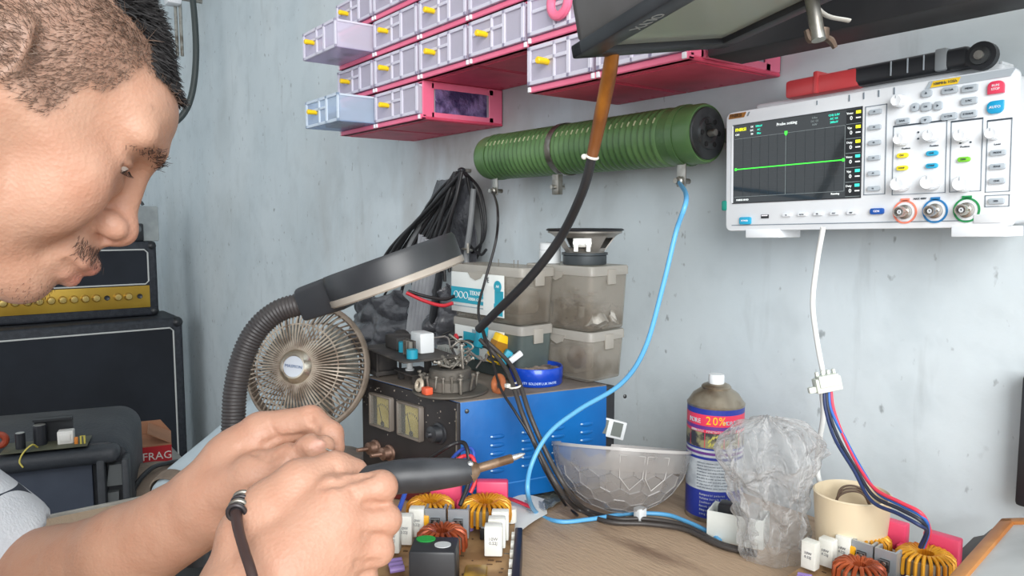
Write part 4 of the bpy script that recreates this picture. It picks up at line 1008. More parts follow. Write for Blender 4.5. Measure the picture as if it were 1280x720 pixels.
# dark hose and steel rods hanging on the wall behind his hair
HOSE = mat('dark_hose', (54, 62, 62), .5)
cable('hanging_hose', 'dark rubber hose hanging in a long bow on the wall behind his hair', [at(236, -40, 2.6), at(243, 20, 2.6), at(245, 70, 2.6), at(241, 112, 2.6), at(231, 140, 2.6), at(212, 158, 2.6), at(186, 172, 2.62)], .011, HOSE, cat='hose')
for (x, lb) in ((222, 'thin steel rod hanging nearest his hair, left of another'), (228, 'thin steel rod hanging between the hose and another rod')):
    b = B(); b.tube([at(x - 6, -60, 2.7), at(x, 70, 2.7)], .006, STEEL, 10); tag(b.build('steel_rod'), lb, 'rod')
b = B(); b.box(at(216, -4, 2.68), (.06, .05, .06), mat('white_hook_block', (226, 228, 232), .5), bev=.01); b.tube([at(216, -4, 2.68), at(216, -4, 2.68) + V((0, .1, 0))], .008, STEEL); tag(b.build('rod_hook'), 'white hook block holding the hanging steel rods', 'hook')
# ================================================================ low side table and what stands on it
STZ = .46
SHW = mat('side_table_board', (150, 150, 146), .6, col2=(120, 118, 114), ns=8)
t = thing('side_table', 'low grey side table behind the left arm carrying a dark equipment case', 'table', (-1.75, .10, 0))
b = B(); b.box((-1.72, .10, STZ - .012), (1.06, .74, .024), SHW, bev=.003); b.build('top', t)
for x in (-2.2, -1.24):
    for y in (-.22, .42): b = B(); b.box((x, y, (STZ - .024) / 2), (.04, .04, STZ - .024), SHW, bev=.003); b.build('leg', t)
# dark equipment case: rounded hood, recessed face, slotted right end
CASE = mat('charcoal_case', (46, 50, 57), .55, col2=(74, 76, 80), ns=7, nlo=.45, nhi=.75, bump=.15, bs=120); CASEF = mat('slate_face', (56, 64, 80), .6, col2=(72, 80, 96), ns=6)
# right end profile runs back from the face; face frame: local x to the right, y up, z out
c0 = at(163, 600, 1.40); c0.z = STZ
fx = (at(163, 560, 1.40) - at(0, 575, 1.32)); fx.z = 0; fx.normalize(); fz = fx.cross(V((0, 0, 1)))
Mc = frame(c0, fx, (0, 0, 1)); W_, H_, D_ = .40, .226, .30
t = thing('equipment_case', 'dark grey plastic equipment case with a slotted right side on the low table', 'case', tuple(c0 - fx * .2))
b = B(Mc)
hood = rrect(-W_, 0, .0, H_, .045, n=8, cor=(0, 1, 1, 0)); inner = rrect(-W_ + .02, -.052, .018, H_ - .062, .02, n=6)
b.prism(hood, D_, CASE, z0=-D_ - .02, bev=.006)
# raised rim around the face
b.box((-W_ / 2, H_ - .017, 0), (W_ - .03, .030, .045), CASE, bev=.012, seg=3); b.box((-.006, H_ / 2 - .006, 0), (.012, H_ - .04, .044), CASE, bev=.004); b.box((-.046, H_ / 2 - .006, 0), (.014, H_ - .03, .044), CASE, bev=.004)
b.box((-W_ / 2, .010, 0), (W_ - .004, .020, .044), CASE, bev=.004); b.box((-W_ + .006, H_ / 2 - .006, 0), (.012, H_ - .04, .044), CASE, bev=.004)
b.build('shell', t)
b = B(Mc); b.box((-W_ / 2 - .025, H_ / 2 - .006, -.012), (W_ - .075, H_ - .048, .012), CASEF, bev=.002); tag(b.build('front_panel', t), 'slate blue recessed panel')
b = B(Mc); GRS = mat('slot_grey', (112, 116, 118), .6)
b.prism([(-.040, .145), (-.012, .145), (-.014, .185), (-.034, .185)], .016, GRS, z0=-.018); b.prism([(-.040, .060), (-.024, .060), (-.020, .132), (-.040, .132)], .014, GRS, z0=-.018); b.prism([(-.038, .020), (-.010, .030), (-.012, .042), (-.038, .036)], .014, GRS, z0=-.018)
tag(b.build('slot_insert', t), 'pale inserts in the side slots')
PCBG = mat('dusty_circuit_board', (92, 92, 76), .6, col2=(70, 74, 60), ns=20); ALC = mat('capacitor_black', (36, 38, 44), .35); ALT = mat('capacitor_top', (190, 190, 186), .3, metal=.6)
def small_board(t, M, comps):
    """one board child with its components as children"""
    b = B(M); b.box((0, 0, .0008), (.135, .07, .0016), PCBG, bev=.0003); bd = b.build('circuit_board', t)
    for nm, fn in comps:
        b = B(M); fn(b); b.build(nm, bd)
Mb = frame(at(58, 528, 1.36), fx, V((0, 0, 1)).cross(fx))
Mb.translation = V((Mb.translation.x, Mb.translation.y, STZ + H_ + .003))
t = thing('scrap_circuit_board', 'bare circuit board with capacitors and yellow wire lying on the dark equipment case', 'circuit board', tuple(Mb.translation))
WHP = mat('white_component', (226, 224, 220), .5); YW = mat('yellow_wire', (206, 190, 90), .5); REDC = mat('copper_coil', (150, 60, 36), .4); ORC = mat('orange_component', (214, 130, 50), .5)
small_board(t, Mb, [
    ('capacitor', lambda b: (b.cyl((-.012, .005, .001), (-.012, .005, .038), .011, ALC), b.cyl((-.012, .005, .0375), (-.012, .005, .0385), .0095, ALT))),
    ('capacitor', lambda b: (b.cyl((-.040, -.01, .001), (-.040, -.01, .030), .008, ALC), b.cyl((-.040, -.01, .0295), (-.040, -.01, .0305), .007, ALT))),
    ('heat_sink', lambda b: (b.box((.008, .022, .024), (.062, .004, .046), BLKP), b.box((.008, .015, .045), (.062, .016, .004), BLKP))),
    ('transformer', lambda b: (b.box((.030, .0, .013), (.026, .022, .024), WHP, bev=.002), b.box((.030, .0, .013), (.018, .026, .014), WHP, bev=.002))),
    ('coil', lambda b: b.torus((-.074, .0, .018), .010, .006, REDC, M=T(-.074, 0, .018) @ Rx(PI / 2) @ T(.074, 0, -.018))),
    ('diode', lambda b: (b.box((.048, -.016, .007), (.006, .006, .014), ORC, bev=.001))),
    ('resistor', lambda b: b.tube([(.056, -.02, .001), (.056, -.02, .016), (.062, -.02, .016), (.062, -.02, .001)], .0018, YW, 6)),
])
b = B(Mb); b.tube([(-.012, -.02, .003), (-.018, -.032, .012), (-.030, -.040, .002), (-.036, -.046, -.012), (-.030, -.052, -.022)], .0014, YW, 6, 6); b.build('wire', t)
# red parcel box marked FRAGILE
RB = mat('red_box_card', (186, 34, 44), .6); KR_ = mat('kraft_card', (166, 120, 92), .85, col2=(146, 104, 78), ns=8); CREAM = mat('pale_card_side', (206, 204, 198), .8)
f0 = at(190, 586, 1.84); f0.z = STZ + .002
bxx = (at(208, 586, 1.86) - at(168, 592, 1.83)); bxx.z = 0; bxx.normalize()
Mx = frame(f0, bxx, (0, 0, 1)); t = thing('parcel_box', 'red and brown parcel box marked FRAGILE with open flaps behind the equipment case', 'box', tuple(f0))
b = B(Mx); b.box((0, .042, -.06), (.092, .084, .12), KR_); b.box((0, .041, .0004), (.092, .080, .0014), RB)
b.text('FRAG', .027, WHP, T(.013, .056, .0013)); b.text('HANDLE', .011, WHP, T(.016, .034, .0013)); b.torus((-.034, .056, .0014), .008, .0012, WHP, seg=20, rs=6); b.box((-.034, .040, .0014), (.002, .016, .001), WHP); b.box((-.034, .032, .0014), (.012, .002, .001), WHP)
b.build('carton', t)
b = B(Mx); b.prism([(-.046, .0845), (.046, .0845), (.022, .118), (-.068, .118)], .002, KR_, T(0, 0, -.118)); b.build('flap', t)
b = B(Mx); b.grid(lambda u, v: (.046 - .052 * v, .085 + .030 * v, -.002 - .115 * u), 2, 2, KR_, thick=.002); b.build('flap', t)
b = B(Mx); b.box((-.055, .034, -.02), (.020, .066, .05), CREAM, M=Rz(.12)); tag(b.build('carton_side', t), 'pale torn side')
# dusty brown bag with a cable, and a pale blue roll beside it
BAGB = mat('dusty_brown_cloth', (146, 130, 116), .9, col2=(118, 104, 92), ns=16, bump=.4, bs=60); PBL = mat('pale_blue_cloth', (194, 208, 216), .8, col2=(176, 192, 202), ns=6, bump=.15, bs=50)
pr = at(190, 650, 1.60); pr.z = STZ
t = thing('tool_bag', 'dusty brown soft bag on the low table just behind the forearm', 'bag', tuple(pr))
b = B(); b.grid(lambda u, v: (pr.x + (.10 + .012 * mnoise.noise(V((u * 6, v * 4, 2)))) * math.cos(2 * PI * u) * math.cos((v - .5) * PI) ** .4, pr.y + .095 * math.sin(2 * PI * u) * math.cos((v - .5) * PI) ** .4, STZ + .002 + .115 * v + .010 * mnoise.noise(V((u * 5, v * 3, 7))) * math.sin(PI * v)), 40, 20, BAGB, wrap=True); b.build('sack', t)
b = B(); b.tube([pr + V((.10, -.07, .02)), pr + V((.095, -.05, .10)), pr + V((.06, -.01, .128)), pr + V((.02, .03, .122)), pr + V((-.02, .06, .11))], .005, BLKP, 8, 8); tag(b.build('strap', t), 'black strap')
p2 = at(258, 598, 1.42); d2 = (at(300, 540, 1.52) - at(226, 606, 1.38)).normalized()
t = thing('cloth_roll', 'pale blue cloth roll behind the wrist, leaning up from the low table', 'cloth', tuple(V((p2.x, p2.y, STZ))))
b = B(along(p2 - d2 * .10, d2)); b.lathe([(0, 0), (.035, .004), (.055, .02), (.062, .06), (.060, .16), (.060, .30), (.05, .34), (.03, .35), (0, .352)], PBL, seg=32); b.build('roll', t)
b = B(along(p2 - d2 * .10, d2)); b.lathe([(.060, .022), (.0635, .024), (.0645, .045), (.0625, .047)], BAGB, seg=32); b.build('band', t)
# ================================================================ gooseneck magnifier lamp
GN = mat('gooseneck_black', (48, 46, 48), .42, col2=(62, 58, 58), ns=12); LHB = mat('lamp_head_black', (44, 46, 50), .38, col2=(58, 60, 62), ns=5)
LCL = mat('lamp_diffuser', (206, 196, 184), .25, alpha=.6, tcol=(240, 232, 222))
t = thing('magnifier_lamp', 'black gooseneck magnifier lamp with a round ring head standing behind the hands', 'lamp', tuple(onZ(252, 712, BENCH)))
gl = [onZ(252, 708, BENCH + .012), at(266, 668, .785), at(284, 618, .80), at(291, 545, .81), at(294, 490, .815), at(304, 445, .82), at(322, 411, .822), at(348, 389, .824), at(380, 379, .826)]
b = B(); P = spline(gl, 60); seglen = 0; vs = []
L_ = sum((P[i + 1] - P[i]).length for i in range(len(P) - 1)); N_ = int(L_ / .00095)
Q = []; acc = 0; j = 0; lens = [0]
for i in range(len(P) - 1): lens.append(lens[-1] + (P[i + 1] - P[i]).length)
for k in range(N_ + 1):
    s_ = L_ * k / N_
    while j < len(lens) - 2 and lens[j + 1] < s_: j += 1
    f_ = (s_ - lens[j]) / max(1e-9, lens[j + 1] - lens[j]); Q.append(P[j].lerp(P[j + 1], f_))
RQ = [.0124 + .0007 * math.sin(2 * PI * k / 4.0 + .4) for k in range(N_ + 1)]
class _R(list): pass
def tube_r(b, P, R, m, seg):
    # same as B.tube but one radius for every point
    old = spline; vs = []; fs = []; x = None; k = len(P)
    for i in range(k):
        tt = (P[min(i + 1, k - 1)] - P[max(i - 1, 0)]).normalized()
        if x is None: x = tt.orthogonal().normalized()
        else: x = (x - tt * x.dot(tt)).normalized()
        y = tt.cross(x)
        for q in range(seg): a = 2 * PI * q / seg; vs.append(P[i] + x * math.cos(a) * R[i] + y * math.sin(a) * R[i])
    for i in range(k - 1):
        for q in range(seg): fs.append([i * seg + q, i * seg + (q + 1) % seg, (i + 1) * seg + (q + 1) % seg, (i + 1) * seg + q])
    fs.append(list(range(seg))); fs.append([(k - 1) * seg + q for q in range(seg)]); b.add(vs, fs, m)
tube_r(b, Q, RQ, GN, 20); b.build('gooseneck', t, angle=80)
b = B(); bp = V((gl[0].x, gl[0].y, BENCH)); b.lathe([(0, 0), (.060, 0), (.062, .004), (.058, .012), (.02, .020), (.014, .03), (0, .03)], LHB, T(*bp)); b.tube([bp + V((0, 0, .004)), gl[0].lerp(gl[1], .3)], .0140, LHB, 16); b.build('base', t)
# block joining neck and head, then the round head seen nearly edge on
h0 = at(380, 379, .826); hd_ = (at(574, 311, .800) - at(408, 371, .826)).normalized()      # along the head in the picture
upv = (UP - hd_ * UP.dot(hd_)).normalized(); fwv = hd_.cross(upv)
rv = ray(490, 345).normalized(); nrm = rv.cross(hd_).normalized()
if nrm.dot(UP) < 0: nrm = -nrm
nrm = (nrm - rv * .02).normalized(); hd_ = (hd_ - nrm * hd_.dot(nrm)).normalized(); fwv = nrm.cross(hd_)
Mk = frame(at(410, 370, .826), hd_, nrm)
b = B(Mk); b.prism([(-.030, -.0175), (.022, -.0195), (.030, .012), (.020, .0205), (-.026, .0195), (-.030, .014)], .040, LHB, T(0, 0, -.020), bev=.004); b.build('joint_block', t)
HR = .0755; hc = Mk @ V((.006 + HR, .004, 0)); Mhd = frame(hc, hd_, fwv)
b = B(Mhd); b.lathe([(HR * .62, -.014), (HR * .96, -.014), (HR, -.010), (HR, .012), (HR * .97, .0165), (HR * .64, .0165), (HR * .62, .014), (HR * .62, -.014)], LHB, seg=64); b.build('ring_housing', t)
b = B(Mhd); b.lathe([(HR * .60, -.018), (HR * .99, -.0180), (HR * 1.012, -.0165), (HR * 1.012, -.0105), (HR * .99, -.0095), (HR * .60, -.0142), (HR * .60, -.018)], LCL, seg=64); tag(b.build('diffuser_ring', t), 'pale clear ring below the black rim')
b = B(Mhd); b.lathe([(0, .005), (HR * .3, .0042), (HR * .63, .001), (HR * .63, -.003), (HR * .3, -.006), (0, -.0068)], mat('lens_glass', (230, 236, 236), .05, alpha=.12, tcol=(236, 242, 242)), seg=48); b.build('lens', t)
# ================================================================ small wire-guard fan
FG = mat('fan_guard_plastic', (148, 136, 124), .45, metal=.2, col2=(116, 102, 88), ns=26); FM = mat('fan_guard_bright', (182, 170, 156), .42, metal=.25, col2=(122, 106, 92), ns=50); FB = mat('fan_dusty_blade', (128, 128, 120), .4, alpha=.55); FD = mat('fan_dust', (110, 96, 82), .8, col2=(140, 124, 106), ns=20)
fc = at(384, 459, 1.0); view = (CAM - fc).normalized()
fn = (view - RT * .40 + V((0, 0, .02))).normalized()
Mfan = along(fc, fn); Ff = frame(fc, V((0, 0, 1)).cross(fn), fn.cross(V((0, 0, 1)).cross(fn)))
FR = .0835
t = thing('desk_fan', 'small dusty desk fan with a radial wire guard and round badge behind the gooseneck', 'fan', (fc.x, fc.y, BENCH))
b = B(Ff); b.torus((0, 0, 0), FR, .0042, FG, seg=64, rs=10, flat=1.6); b.torus((0, 0, -.008), FR * .985, .003, FG, seg=64, rs=8); b.build('guard_rim', t)
NB = 72
b = B(Ff)
for k in range(NB):
    a = 2 * PI * k / NB; c_, s_ = math.cos(a), math.sin(a); a2 = a + .10; c2, s2 = math.cos(a2), math.sin(a2)
    b.tube([(.020 * c_, .020 * s_, .0365), (.040 * c_, .040 * s_, .036), (.060 * c_, .060 * s_, .031), (FR * .91 * c_, FR * .91 * s_, .019), (FR * c_, FR * s_, .001)], [.0011, .0012, .00115, .0011, .0012], FM, 6)
b.torus((0, 0, .0320), .056, .0011, FM, seg=64, rs=6)
tag(b.build('front_guard', t), 'radial wires of the front guard', kind=None)
b = B(Ff)
for k in range(48):
    a = 2 * PI * k / 48; a2 = a + .34
    b.tube([(FR * .99 * math.cos(a), FR * .99 * math.sin(a), -.008), (FR * .93 * math.cos(a + .1), FR * .93 * math.sin(a + .1), -.026), (.062 * math.cos(a2), .062 * math.sin(a2), -.038), (.026 * math.cos(a2), .026 * math.sin(a2), -.040)], .0012, FG, 5)
for rr_ in (.062, .040): b.torus((0, 0, -.038), rr_, .0013, FG, seg=48, rs=6)
b.build('rear_guard', t)
Fb = Ff @ T(0, 0, .016)
b = B(Fb); b.lathe([(.0135, .028), (.0155, .0285), (.0195, .0255), (.0225, .021), (.0255, .0175)], mat('badge_chrome', (214, 206, 192), .22, metal=.85, col2=(170, 156, 138), ns=30), seg=48); b.lathe([(0, .0272), (.0138, .0272), (.0138, .028)], mat('fan_badge', (196, 202, 212), .4), seg=40)
b.text('MASPION', .0056, mat('badge_blue', (50, 84, 128), .5), T(0, 0, .0274) @ Rz(-.10)); b.build('hub_badge', t)
for k in range(3):
    a0 = 2 * PI * k / 3 + .5
    b = B(Ff); b.grid(lambda u, v: ((.014 + .052 * u) * math.cos(a0 + (v - .5) * (1.5 - .2 * u)), (.014 + .052 * u) * math.sin(a0 + (v - .5) * (1.5 - .2 * u)), -.012 + .016 * (v - .5)), 10, 14, FB, thick=.0015); b.build('blade', t)
b = B(Ff); b.cyl((0, 0, -.014), (0, 0, .004), .015, FD); b.lathe([(0, -.085), (.018, -.083), (.030, -.07), (.032, -.042), (.026, -.036), (0, -.036)], FG, seg=32); b.build('motor', t)
b = B(); mb = Ff @ V((0, 0, -.060)); b.tube([mb, V((mb.x, mb.y, mb.z - .06)), V((mb.x + .004, mb.y, BENCH + .03)), V((mb.x + .004, mb.y, BENCH + .012))], [.010, .010, .012, .02], FG, 14, 6); b.build('neck', t)
b = B(); b.lathe([(0, 0), (.052, 0), (.055, .005), (.05, .013), (.02, .020), (0, .020)], FG, T(mb.x + .004, mb.y, BENCH + .0006)); b.build('base', t)
# ================================================================ soldering iron held in the right hand
IRB = mat('iron_handle_black', (40, 42, 46), .42, col2=(58, 60, 64), ns=30); BAR = mat('heated_barrel', (150, 128, 108), .4, metal=.6, col2=(108, 84, 64), ns=70); TIPM = mat('tinned_tip', (214, 216, 218), .25, metal=.9)
i0, i1 = at(302, 634, .488), at(492, 597, .492)
idr = (i1 - i0).normalized(); i2 = at(588, 589, .502); i3 = at(592, 587, .5025); i4 = at(640, 573, .512); i5 = at(656, 567, .516)
t = thing('soldering_iron', 'black handled soldering iron gripped in the right fist, its metal tip pointing right', 'soldering iron', tuple(i1))
b = B(); b.tube([i0, i0.lerp(i1, .12), i0.lerp(i1, .5), i1, i1.lerp(i2, .35), i1.lerp(i2, .8), i2], [.0075, .0098, .0100, .0112, .0115, .0095, .0080], IRB, 24, 4); b.build('handle', t)
b = B(); b.tube([i2 - (i3 - i2) * .5, i3, i3.lerp(i4, .12)], [.0082, .0066, .0040], BAR, 20); b.tube([i3, i4.lerp(i3, .02), i4], [.0031, .0031, .0030], BAR, 16); b.build('barrel', t)
b = B(); b.ell(tuple(i2 + UP * .0055 - FW * .004), (.0024, .0024, .0024), TIPM, seg=10, rings=8); tag(b.build('collar_screw', t), 'bright screw on the collar')
b = B(); b.tube([i4 - idr * .004, i4 + (i5 - i4) * .25, i4 + (i5 - i4) * .7, i5], [.0020, .0020, .0016, .0005], TIPM, 14); tag(b.build('tip', t), 'bright tinned tip')
# strain relief coil and cord leaving the fist on the left
k0 = at(304, 624, .462); k1 = at(295, 642, .446); STR = mat('strain_relief', (64, 60, 62), .3, metal=.5)
b = B()
for k in range(4): b.torus((0, 0, 0), .0052, .0014, STEEL if k % 2 == 0 else STR, M=along(k0.lerp(k1, k / 3.2), (k1 - k0)), seg=20, rs=8)
b.tube([i0, k0, k1], [.0065, .0045, .0038], STR, 12, 4); tag(b.build('strain_relief', t), 'coiled strain relief')
b = B(); b.tube([k1, at(298, 662, .432), at(306, 690, .415), at(316, 722, .40), at(334, 800, .385)], [.0034, .0030, .0029, .0029], mat('brown_black_cord', (58, 42, 40), .5), 12, 8); b.build('cord', t)
# the strand of solder wire pinched in the other hand
b = B(); b.tube([at(398, 556, .540), at(412, 563, .537), at(424, 566, .536), at(431, 574, .53)], .0007, STEEL, 6, 6); tag(b.build('solder_wire'), 'thin bright wire pinched between left thumb and forefinger', 'wire')
# ================================================================ blue and black bench power supply
PBLUE = mat('blue_painted_steel', (12, 104, 178), .38, col2=(10, 86, 156), ns=5, bump=.05); PBL2 = mat('blue_worn', (60, 130, 200), .4); PBLK = mat('supply_black_panel', (30, 27, 28), .5, col2=(44, 40, 40), ns=12); CHIP = mat('paint_chips', (150, 142, 132), .7)
DUST = mat('dusty_lid', (128, 118, 108), .85, col2=(96, 88, 82), ns=10, bump=.2)
s0 = onZ(575, 502, BENCH + .1382); s0.z = BENCH
sy_ = V((.187, .982, 0)).normalized()
SWd, SDp, SHh = .200, .205, .137
# local x along the black front (away from the near corner), y along the blue side to the wall, z up; the old casing is racked a little out of square
XA = V((-.992, -.125, 0)).normalized()
PW = Matrix(((XA.x, sy_.x, 0, s0.x), (XA.y, sy_.y, 0, s0.y), (0, 0, 1, s0.z), (0, 0, 0, 1)))
t = thing('power_supply', 'blue steel bench power supply with a black front carrying two yellow meters', 'power supply', tuple(s0 + XA * SWd / 2 + sy_ * SDp / 2))
FT = .009
b = B(PW); b.box((SWd / 2, SDp / 2, FT + (SHh - FT) / 2), (SWd, SDp, SHh - FT), PBLUE, bev=.0015)
b.box((SWd / 2, SDp / 2, SHh + .0003), (SWd - .001, SDp - .001, .0014), DUST)
# louvres with a pale end spot on the blue side, a pressed crease
for c in range(4):
    for r in range(5 if c < 3 else 3):
        y = .040 + c * .042; z = .090 - r * .0105
        b.ell((-.0004, y + .008, z), (.0022, .010, .0030), PBLUE, seg=12, rings=6); b.ell((-.0016, y - .0005, z + .0012), (.0012, .0016, .0012), mat('louvre_pale_spot', (190, 220, 240), .4), seg=6, rings=4)
b.box((-.0003, .10, .030), (.0010, .19, .0016), PBL2, M=T(0, 0, 0) @ Matrix.Shear('XY', 4, (0, 0)))
for (y, z) in ((.008, .126), (.008, .020), (.232, .120)): b.ell((-.001, y, z), (.0016, .0028, .0028), DSTL, seg=8, rings=5)
b.build('casing', t)
b = B(PW); b.box((SWd / 2 + .001, SDp + .0085, FT + (SHh - FT) / 2), (SWd - .006, .016, SHh - FT - .004), BLKP, bev=.002); b.build('rear_panel', t)
b = B(PW); b.box((SWd / 2, -.002, FT + (SHh - FT) / 2 - .001), (SWd + .001, .005, SHh - FT + .001), PBLK, bev=.0008)
rn = random.Random(5)
for k in range(46): x = rn.random() * SWd; z = SHh - .004 - abs(rn.gauss(0, .025)); b.ell((x, -.0046, max(.02, z)), (rn.uniform(.0004, .0016), .0003, rn.uniform(.0004, .0013)), CHIP, seg=6, rings=4)
b.box((.0006, -.0044, SHh / 2), (.0016, .001, SHh - .02), STEEL); b.build('front_panel', t)
MY = mat('meter_face', (226, 208, 124), .35, col2=(196, 180, 96), ns=20); MG = mat('meter_window', (200, 200, 190), .05, alpha=.14); MF = mat('meter_frame', (120, 112, 104), .4)
for cx in (.150, .087):
    b = B(PW); z0, z1, w = .078, .120, .046
    for (c, d) in (((cx, -.007, z0), (w, .007, .0025)), ((cx, -.007, z1), (w, .007, .0025)), ((cx - w / 2, -.007, (z0 + z1) / 2), (.0025, .007, z1 - z0)), ((cx + w / 2, -.007, (z0 + z1) / 2), (.0025, .007, z1 - z0))): b.box(c, d, MF, bev=.0004)
    o = b.build('meter', t); tag(o, 'analogue meter')
    b = B(PW); b.box((cx - .003, -.0050, (z0 + z1) / 2), (w - .012, .001, z1 - z0 - .003), MY); b.box((cx + w / 2 - .006, -.0050, (z0 + z1) / 2), (.009, .001, z1 - z0 - .003), BLKP)
    for k in range(9):
        a = PI * (.25 + .5 * k / 8); b.box((cx + .020 * math.cos(a), -.0057, z0 + .008 + .022 * math.sin(a)), (.0007, .0004, .003), INK)
    b.tube([(cx, -.0060, z0 + .004), (cx + .008, -.0060, z0 + .028)], .0004, INK, 5); b.ell((cx, -.006, z0 + .004), (.004, .0012, .004), BLKP, seg=12, rings=6)
    b.build('dial', o)
    b = B(PW); b.box((cx, -.0090, (z0 + z1) / 2), (w - .003, .0008, z1 - z0 - .003), MG); b.build('window', o)
def postknob(x, z, r, m, name, lab=None, stub=.014):
    b = B(PW @ T(x, -.0045, z) @ Rx(PI / 2)); b.lathe([(r * 1.25, 0), (r * 1.25, .002), (r, .003), (r * .95, .011), (r * .7, .012), (r * .35, .0125), (r * .3, .012 + stub), (0, .012 + stub)], m, seg=24); o = b.build(name, t)
    if lab: tag(o, lab)
RSTEEL = mat('rusty_stud', (150, 120, 104), .45, metal=.6, col2=(110, 84, 70), ns=90); ORP = mat('orange_post', (226, 96, 62), .45)
postknob(.032, .094, .0105, BLKP, 'adjust_knob', 'black adjusting knob', .004)
postknob(.168, .046, .0088, RSTEEL, 'output_stud', 'rusty stud'); postknob(.136, .046, .0088, RSTEEL, 'output_stud', 'rusty stud')
postknob(.092, .037, .0062, ORP, 'binding_post', 'orange binding post', .010); postknob(.066, .029, .0052, ORP, 'binding_post', 'orange binding post', .016)
for (x, y) in ((.02, .02), (SWd - .02, .02), (.02, SDp - .02), (SWd - .02, SDp - .02)): b = B(PW); b.lathe([(0, .0004), (.008, .0004), (.009, FT + .001), (0, FT + .001)], BLKP, T(x, y, 0), seg=16); b.build('foot', t)
STOP = BENCH + SHh + .0012
def pw(x, y, z=0.0): return PW @ V((x, y, SHh + .0012 + z))
# leads from the posts: black, blue, red, drooping down to the front board
RDW = mat('red_lead', (206, 48, 60), .45); BLW = mat('blue_lead', (50, 84, 176), .45); BKW = mat('black_lead', (34, 32, 34), .45); REDBR = mat('dark_red_card', (126, 44, 40), .7, col2=(104, 34, 32), ns=14)
q1 = PW @ V((.066, -.032, .030)); q2 = PW @ V((.092, -.030, .037))
cable('power_lead', 'black lead arching from the supply posts beside the iron barrel', [q1, at(548, 566, .815), at(574, 553, .81), at(584, 562, .80), at(586, 600, .79), at(575, 632, .775)], .0024, BKW)
cable('power_lead', 'red lead arching over the iron barrel in front of the blue side', [q2, at(556, 580, .81), at(580, 570, .80), at(592, 574, .795), at(594, 600, .79), at(588, 616, .785)], .0022, RDW)
cable('power_lead', 'blue lead rising behind the iron, between the red and black ones', [at(560, 580, .822), at(572, 566, .818), at(584, 560, .815), at(592, 566, .81), at(590, 596, .80), at(580, 622, .79)], .0020, BLW)
cable('power_lead', 'blue lead dropping straight behind the fist at the left edge of the front board', [at(512, 585, .83), at(508, 610, .80), at(498, 640, .77), at(492, 660, .75)], .0026, BLW)
XO = V((sy_.y, -sy_.x, 0)) * -1
XO = (XO + XA).normalized(); YO = V((XO.y, -XO.x, 0))
def PT(x, y, z=0.0):
    """upright unit frame on the supply lid at local (x, y)"""
    p = pw(x, y, z); return Matrix(((XO.x, YO.x, 0, p.x), (XO.y, YO.y, 0, p.y), (0, 0, 1, p.z), (0, 0, 0, 1)))
def PX(px_, py_, z=0.0):
    p = onZ(px_, py_, STOP + z); return Matrix(((XO.x, YO.x, 0, p.x), (XO.y, YO.y, 0, p.y), (0, 0, 1, p.z), (0, 0, 0, 1)))
# ---------------------------------------------------------------- clutter on its lid
SCR_ = mat('dusty_black_part', (52, 50, 50), .7, col2=(92, 86, 80), ns=24, nlo=.45, nhi=.72); SCM = mat('dusty_metal_part', (150, 146, 138), .45, metal=.6, col2=(98, 92, 84), ns=50); TEAL = mat('teal_part', (30, 150, 176), .5); WPT = mat('white_plastic_part', (224, 228, 230), .4)
t = thing('transformer', 'dusty dark transformer on the left front of the supply lid', 'transformer', tuple(pw(.170, .030)))
b = B(PX(478, 467)); b.box((0, 0, .005), (.046, .040, .006), SCR_, bev=.001); b.box((0, 0, .022), (.036, .030, .030), SCR_, bev=.003); b.box((0, 0, .036), (.046, .038, .004), SCR_, bev=.001); b.build('core', t)
for x in (-.021, .021):
    for y in (-.017, .017): b = B(PX(478, 467)); b.box((x, y, .0185), (.003, .003, .037), SCR_, bev=.0005); b.build('clamp', t)
# upper board lying across it, with parts
t = thing('stacked_circuit_board', 'dusty circuit board lying on the transformer, with a white block and teal capacitor', 'circuit board', tuple(pw(.13, .06, .042)))
Mq = PX(515, 441, .0415) @ Rz(.05)
b = B(Mq); b.box((0, 0, 0), (.115, .075, .002), SCR_); bd = b.build('circuit_board', t)
b = B(Mq); b.box((-.006, .012, .014), (.030, .020, .026), WPT, bev=.002); b.build('relay', bd)
b = B(Mq); b.cyl((.008, -.008, .001), (.008, -.008, .014), .0065, TEAL, seg=16); tag(b.build('capacitor', bd), 'teal capacitor')
b = B(Mq); b.box((-.022, -.012, .011), (.026, .003, .020), SCR_); 
for k in (-.008, 0, .008): b.box((-.022 + k, -.015, .011), (.003, .006, .018), SCM)
b.build('heat_sink', bd)
b = B(Mq); b.cyl((-.040, -.018, .001), (-.040, -.018, .012), .007, TEAL, seg=16); tag(b.build('capacitor', bd), 'teal capacitor')
b = B(Mq); b.box((.035, .0, .010), (.040, .03, .018), SCR_, bev=.003); b.build('coil', bd)
b = B(Mq); b.ell((.060, .012, .012), (.012, .012, .010), SCR_); b.build('coil', bd)
# lower board standing out at the front
t = thing('small_circuit_board', 'small dusty circuit board with a pale coil between transformer and screw tray', 'circuit board', tuple(pw(.115, .035)))
Ms_ = PX(520, 464, .013)
b = B(Ms_); b.box((0, 0, 0), (.052, .038, .0018), SCR_)
for x in (-.02, .02):
    for y in (-.012, .012): b.box((x, y, -.006), (.006, .006, .012), SCR_)
bd = b.build('circuit_board', t)
b = B(Ms_); b.lathe([(0, .001), (.006, .001), (.006, .003), (.004, .004), (.004, .012), (.006, .013), (.006, .015), (0, .015)], WPT, T(.006, -.006, 0), seg=16); b.build('coil', bd)
b = B(Ms_); b.box((-.018, .008, .014), (.008, .008, .026), SCR_, bev=.001); b.build('capacitor', bd)
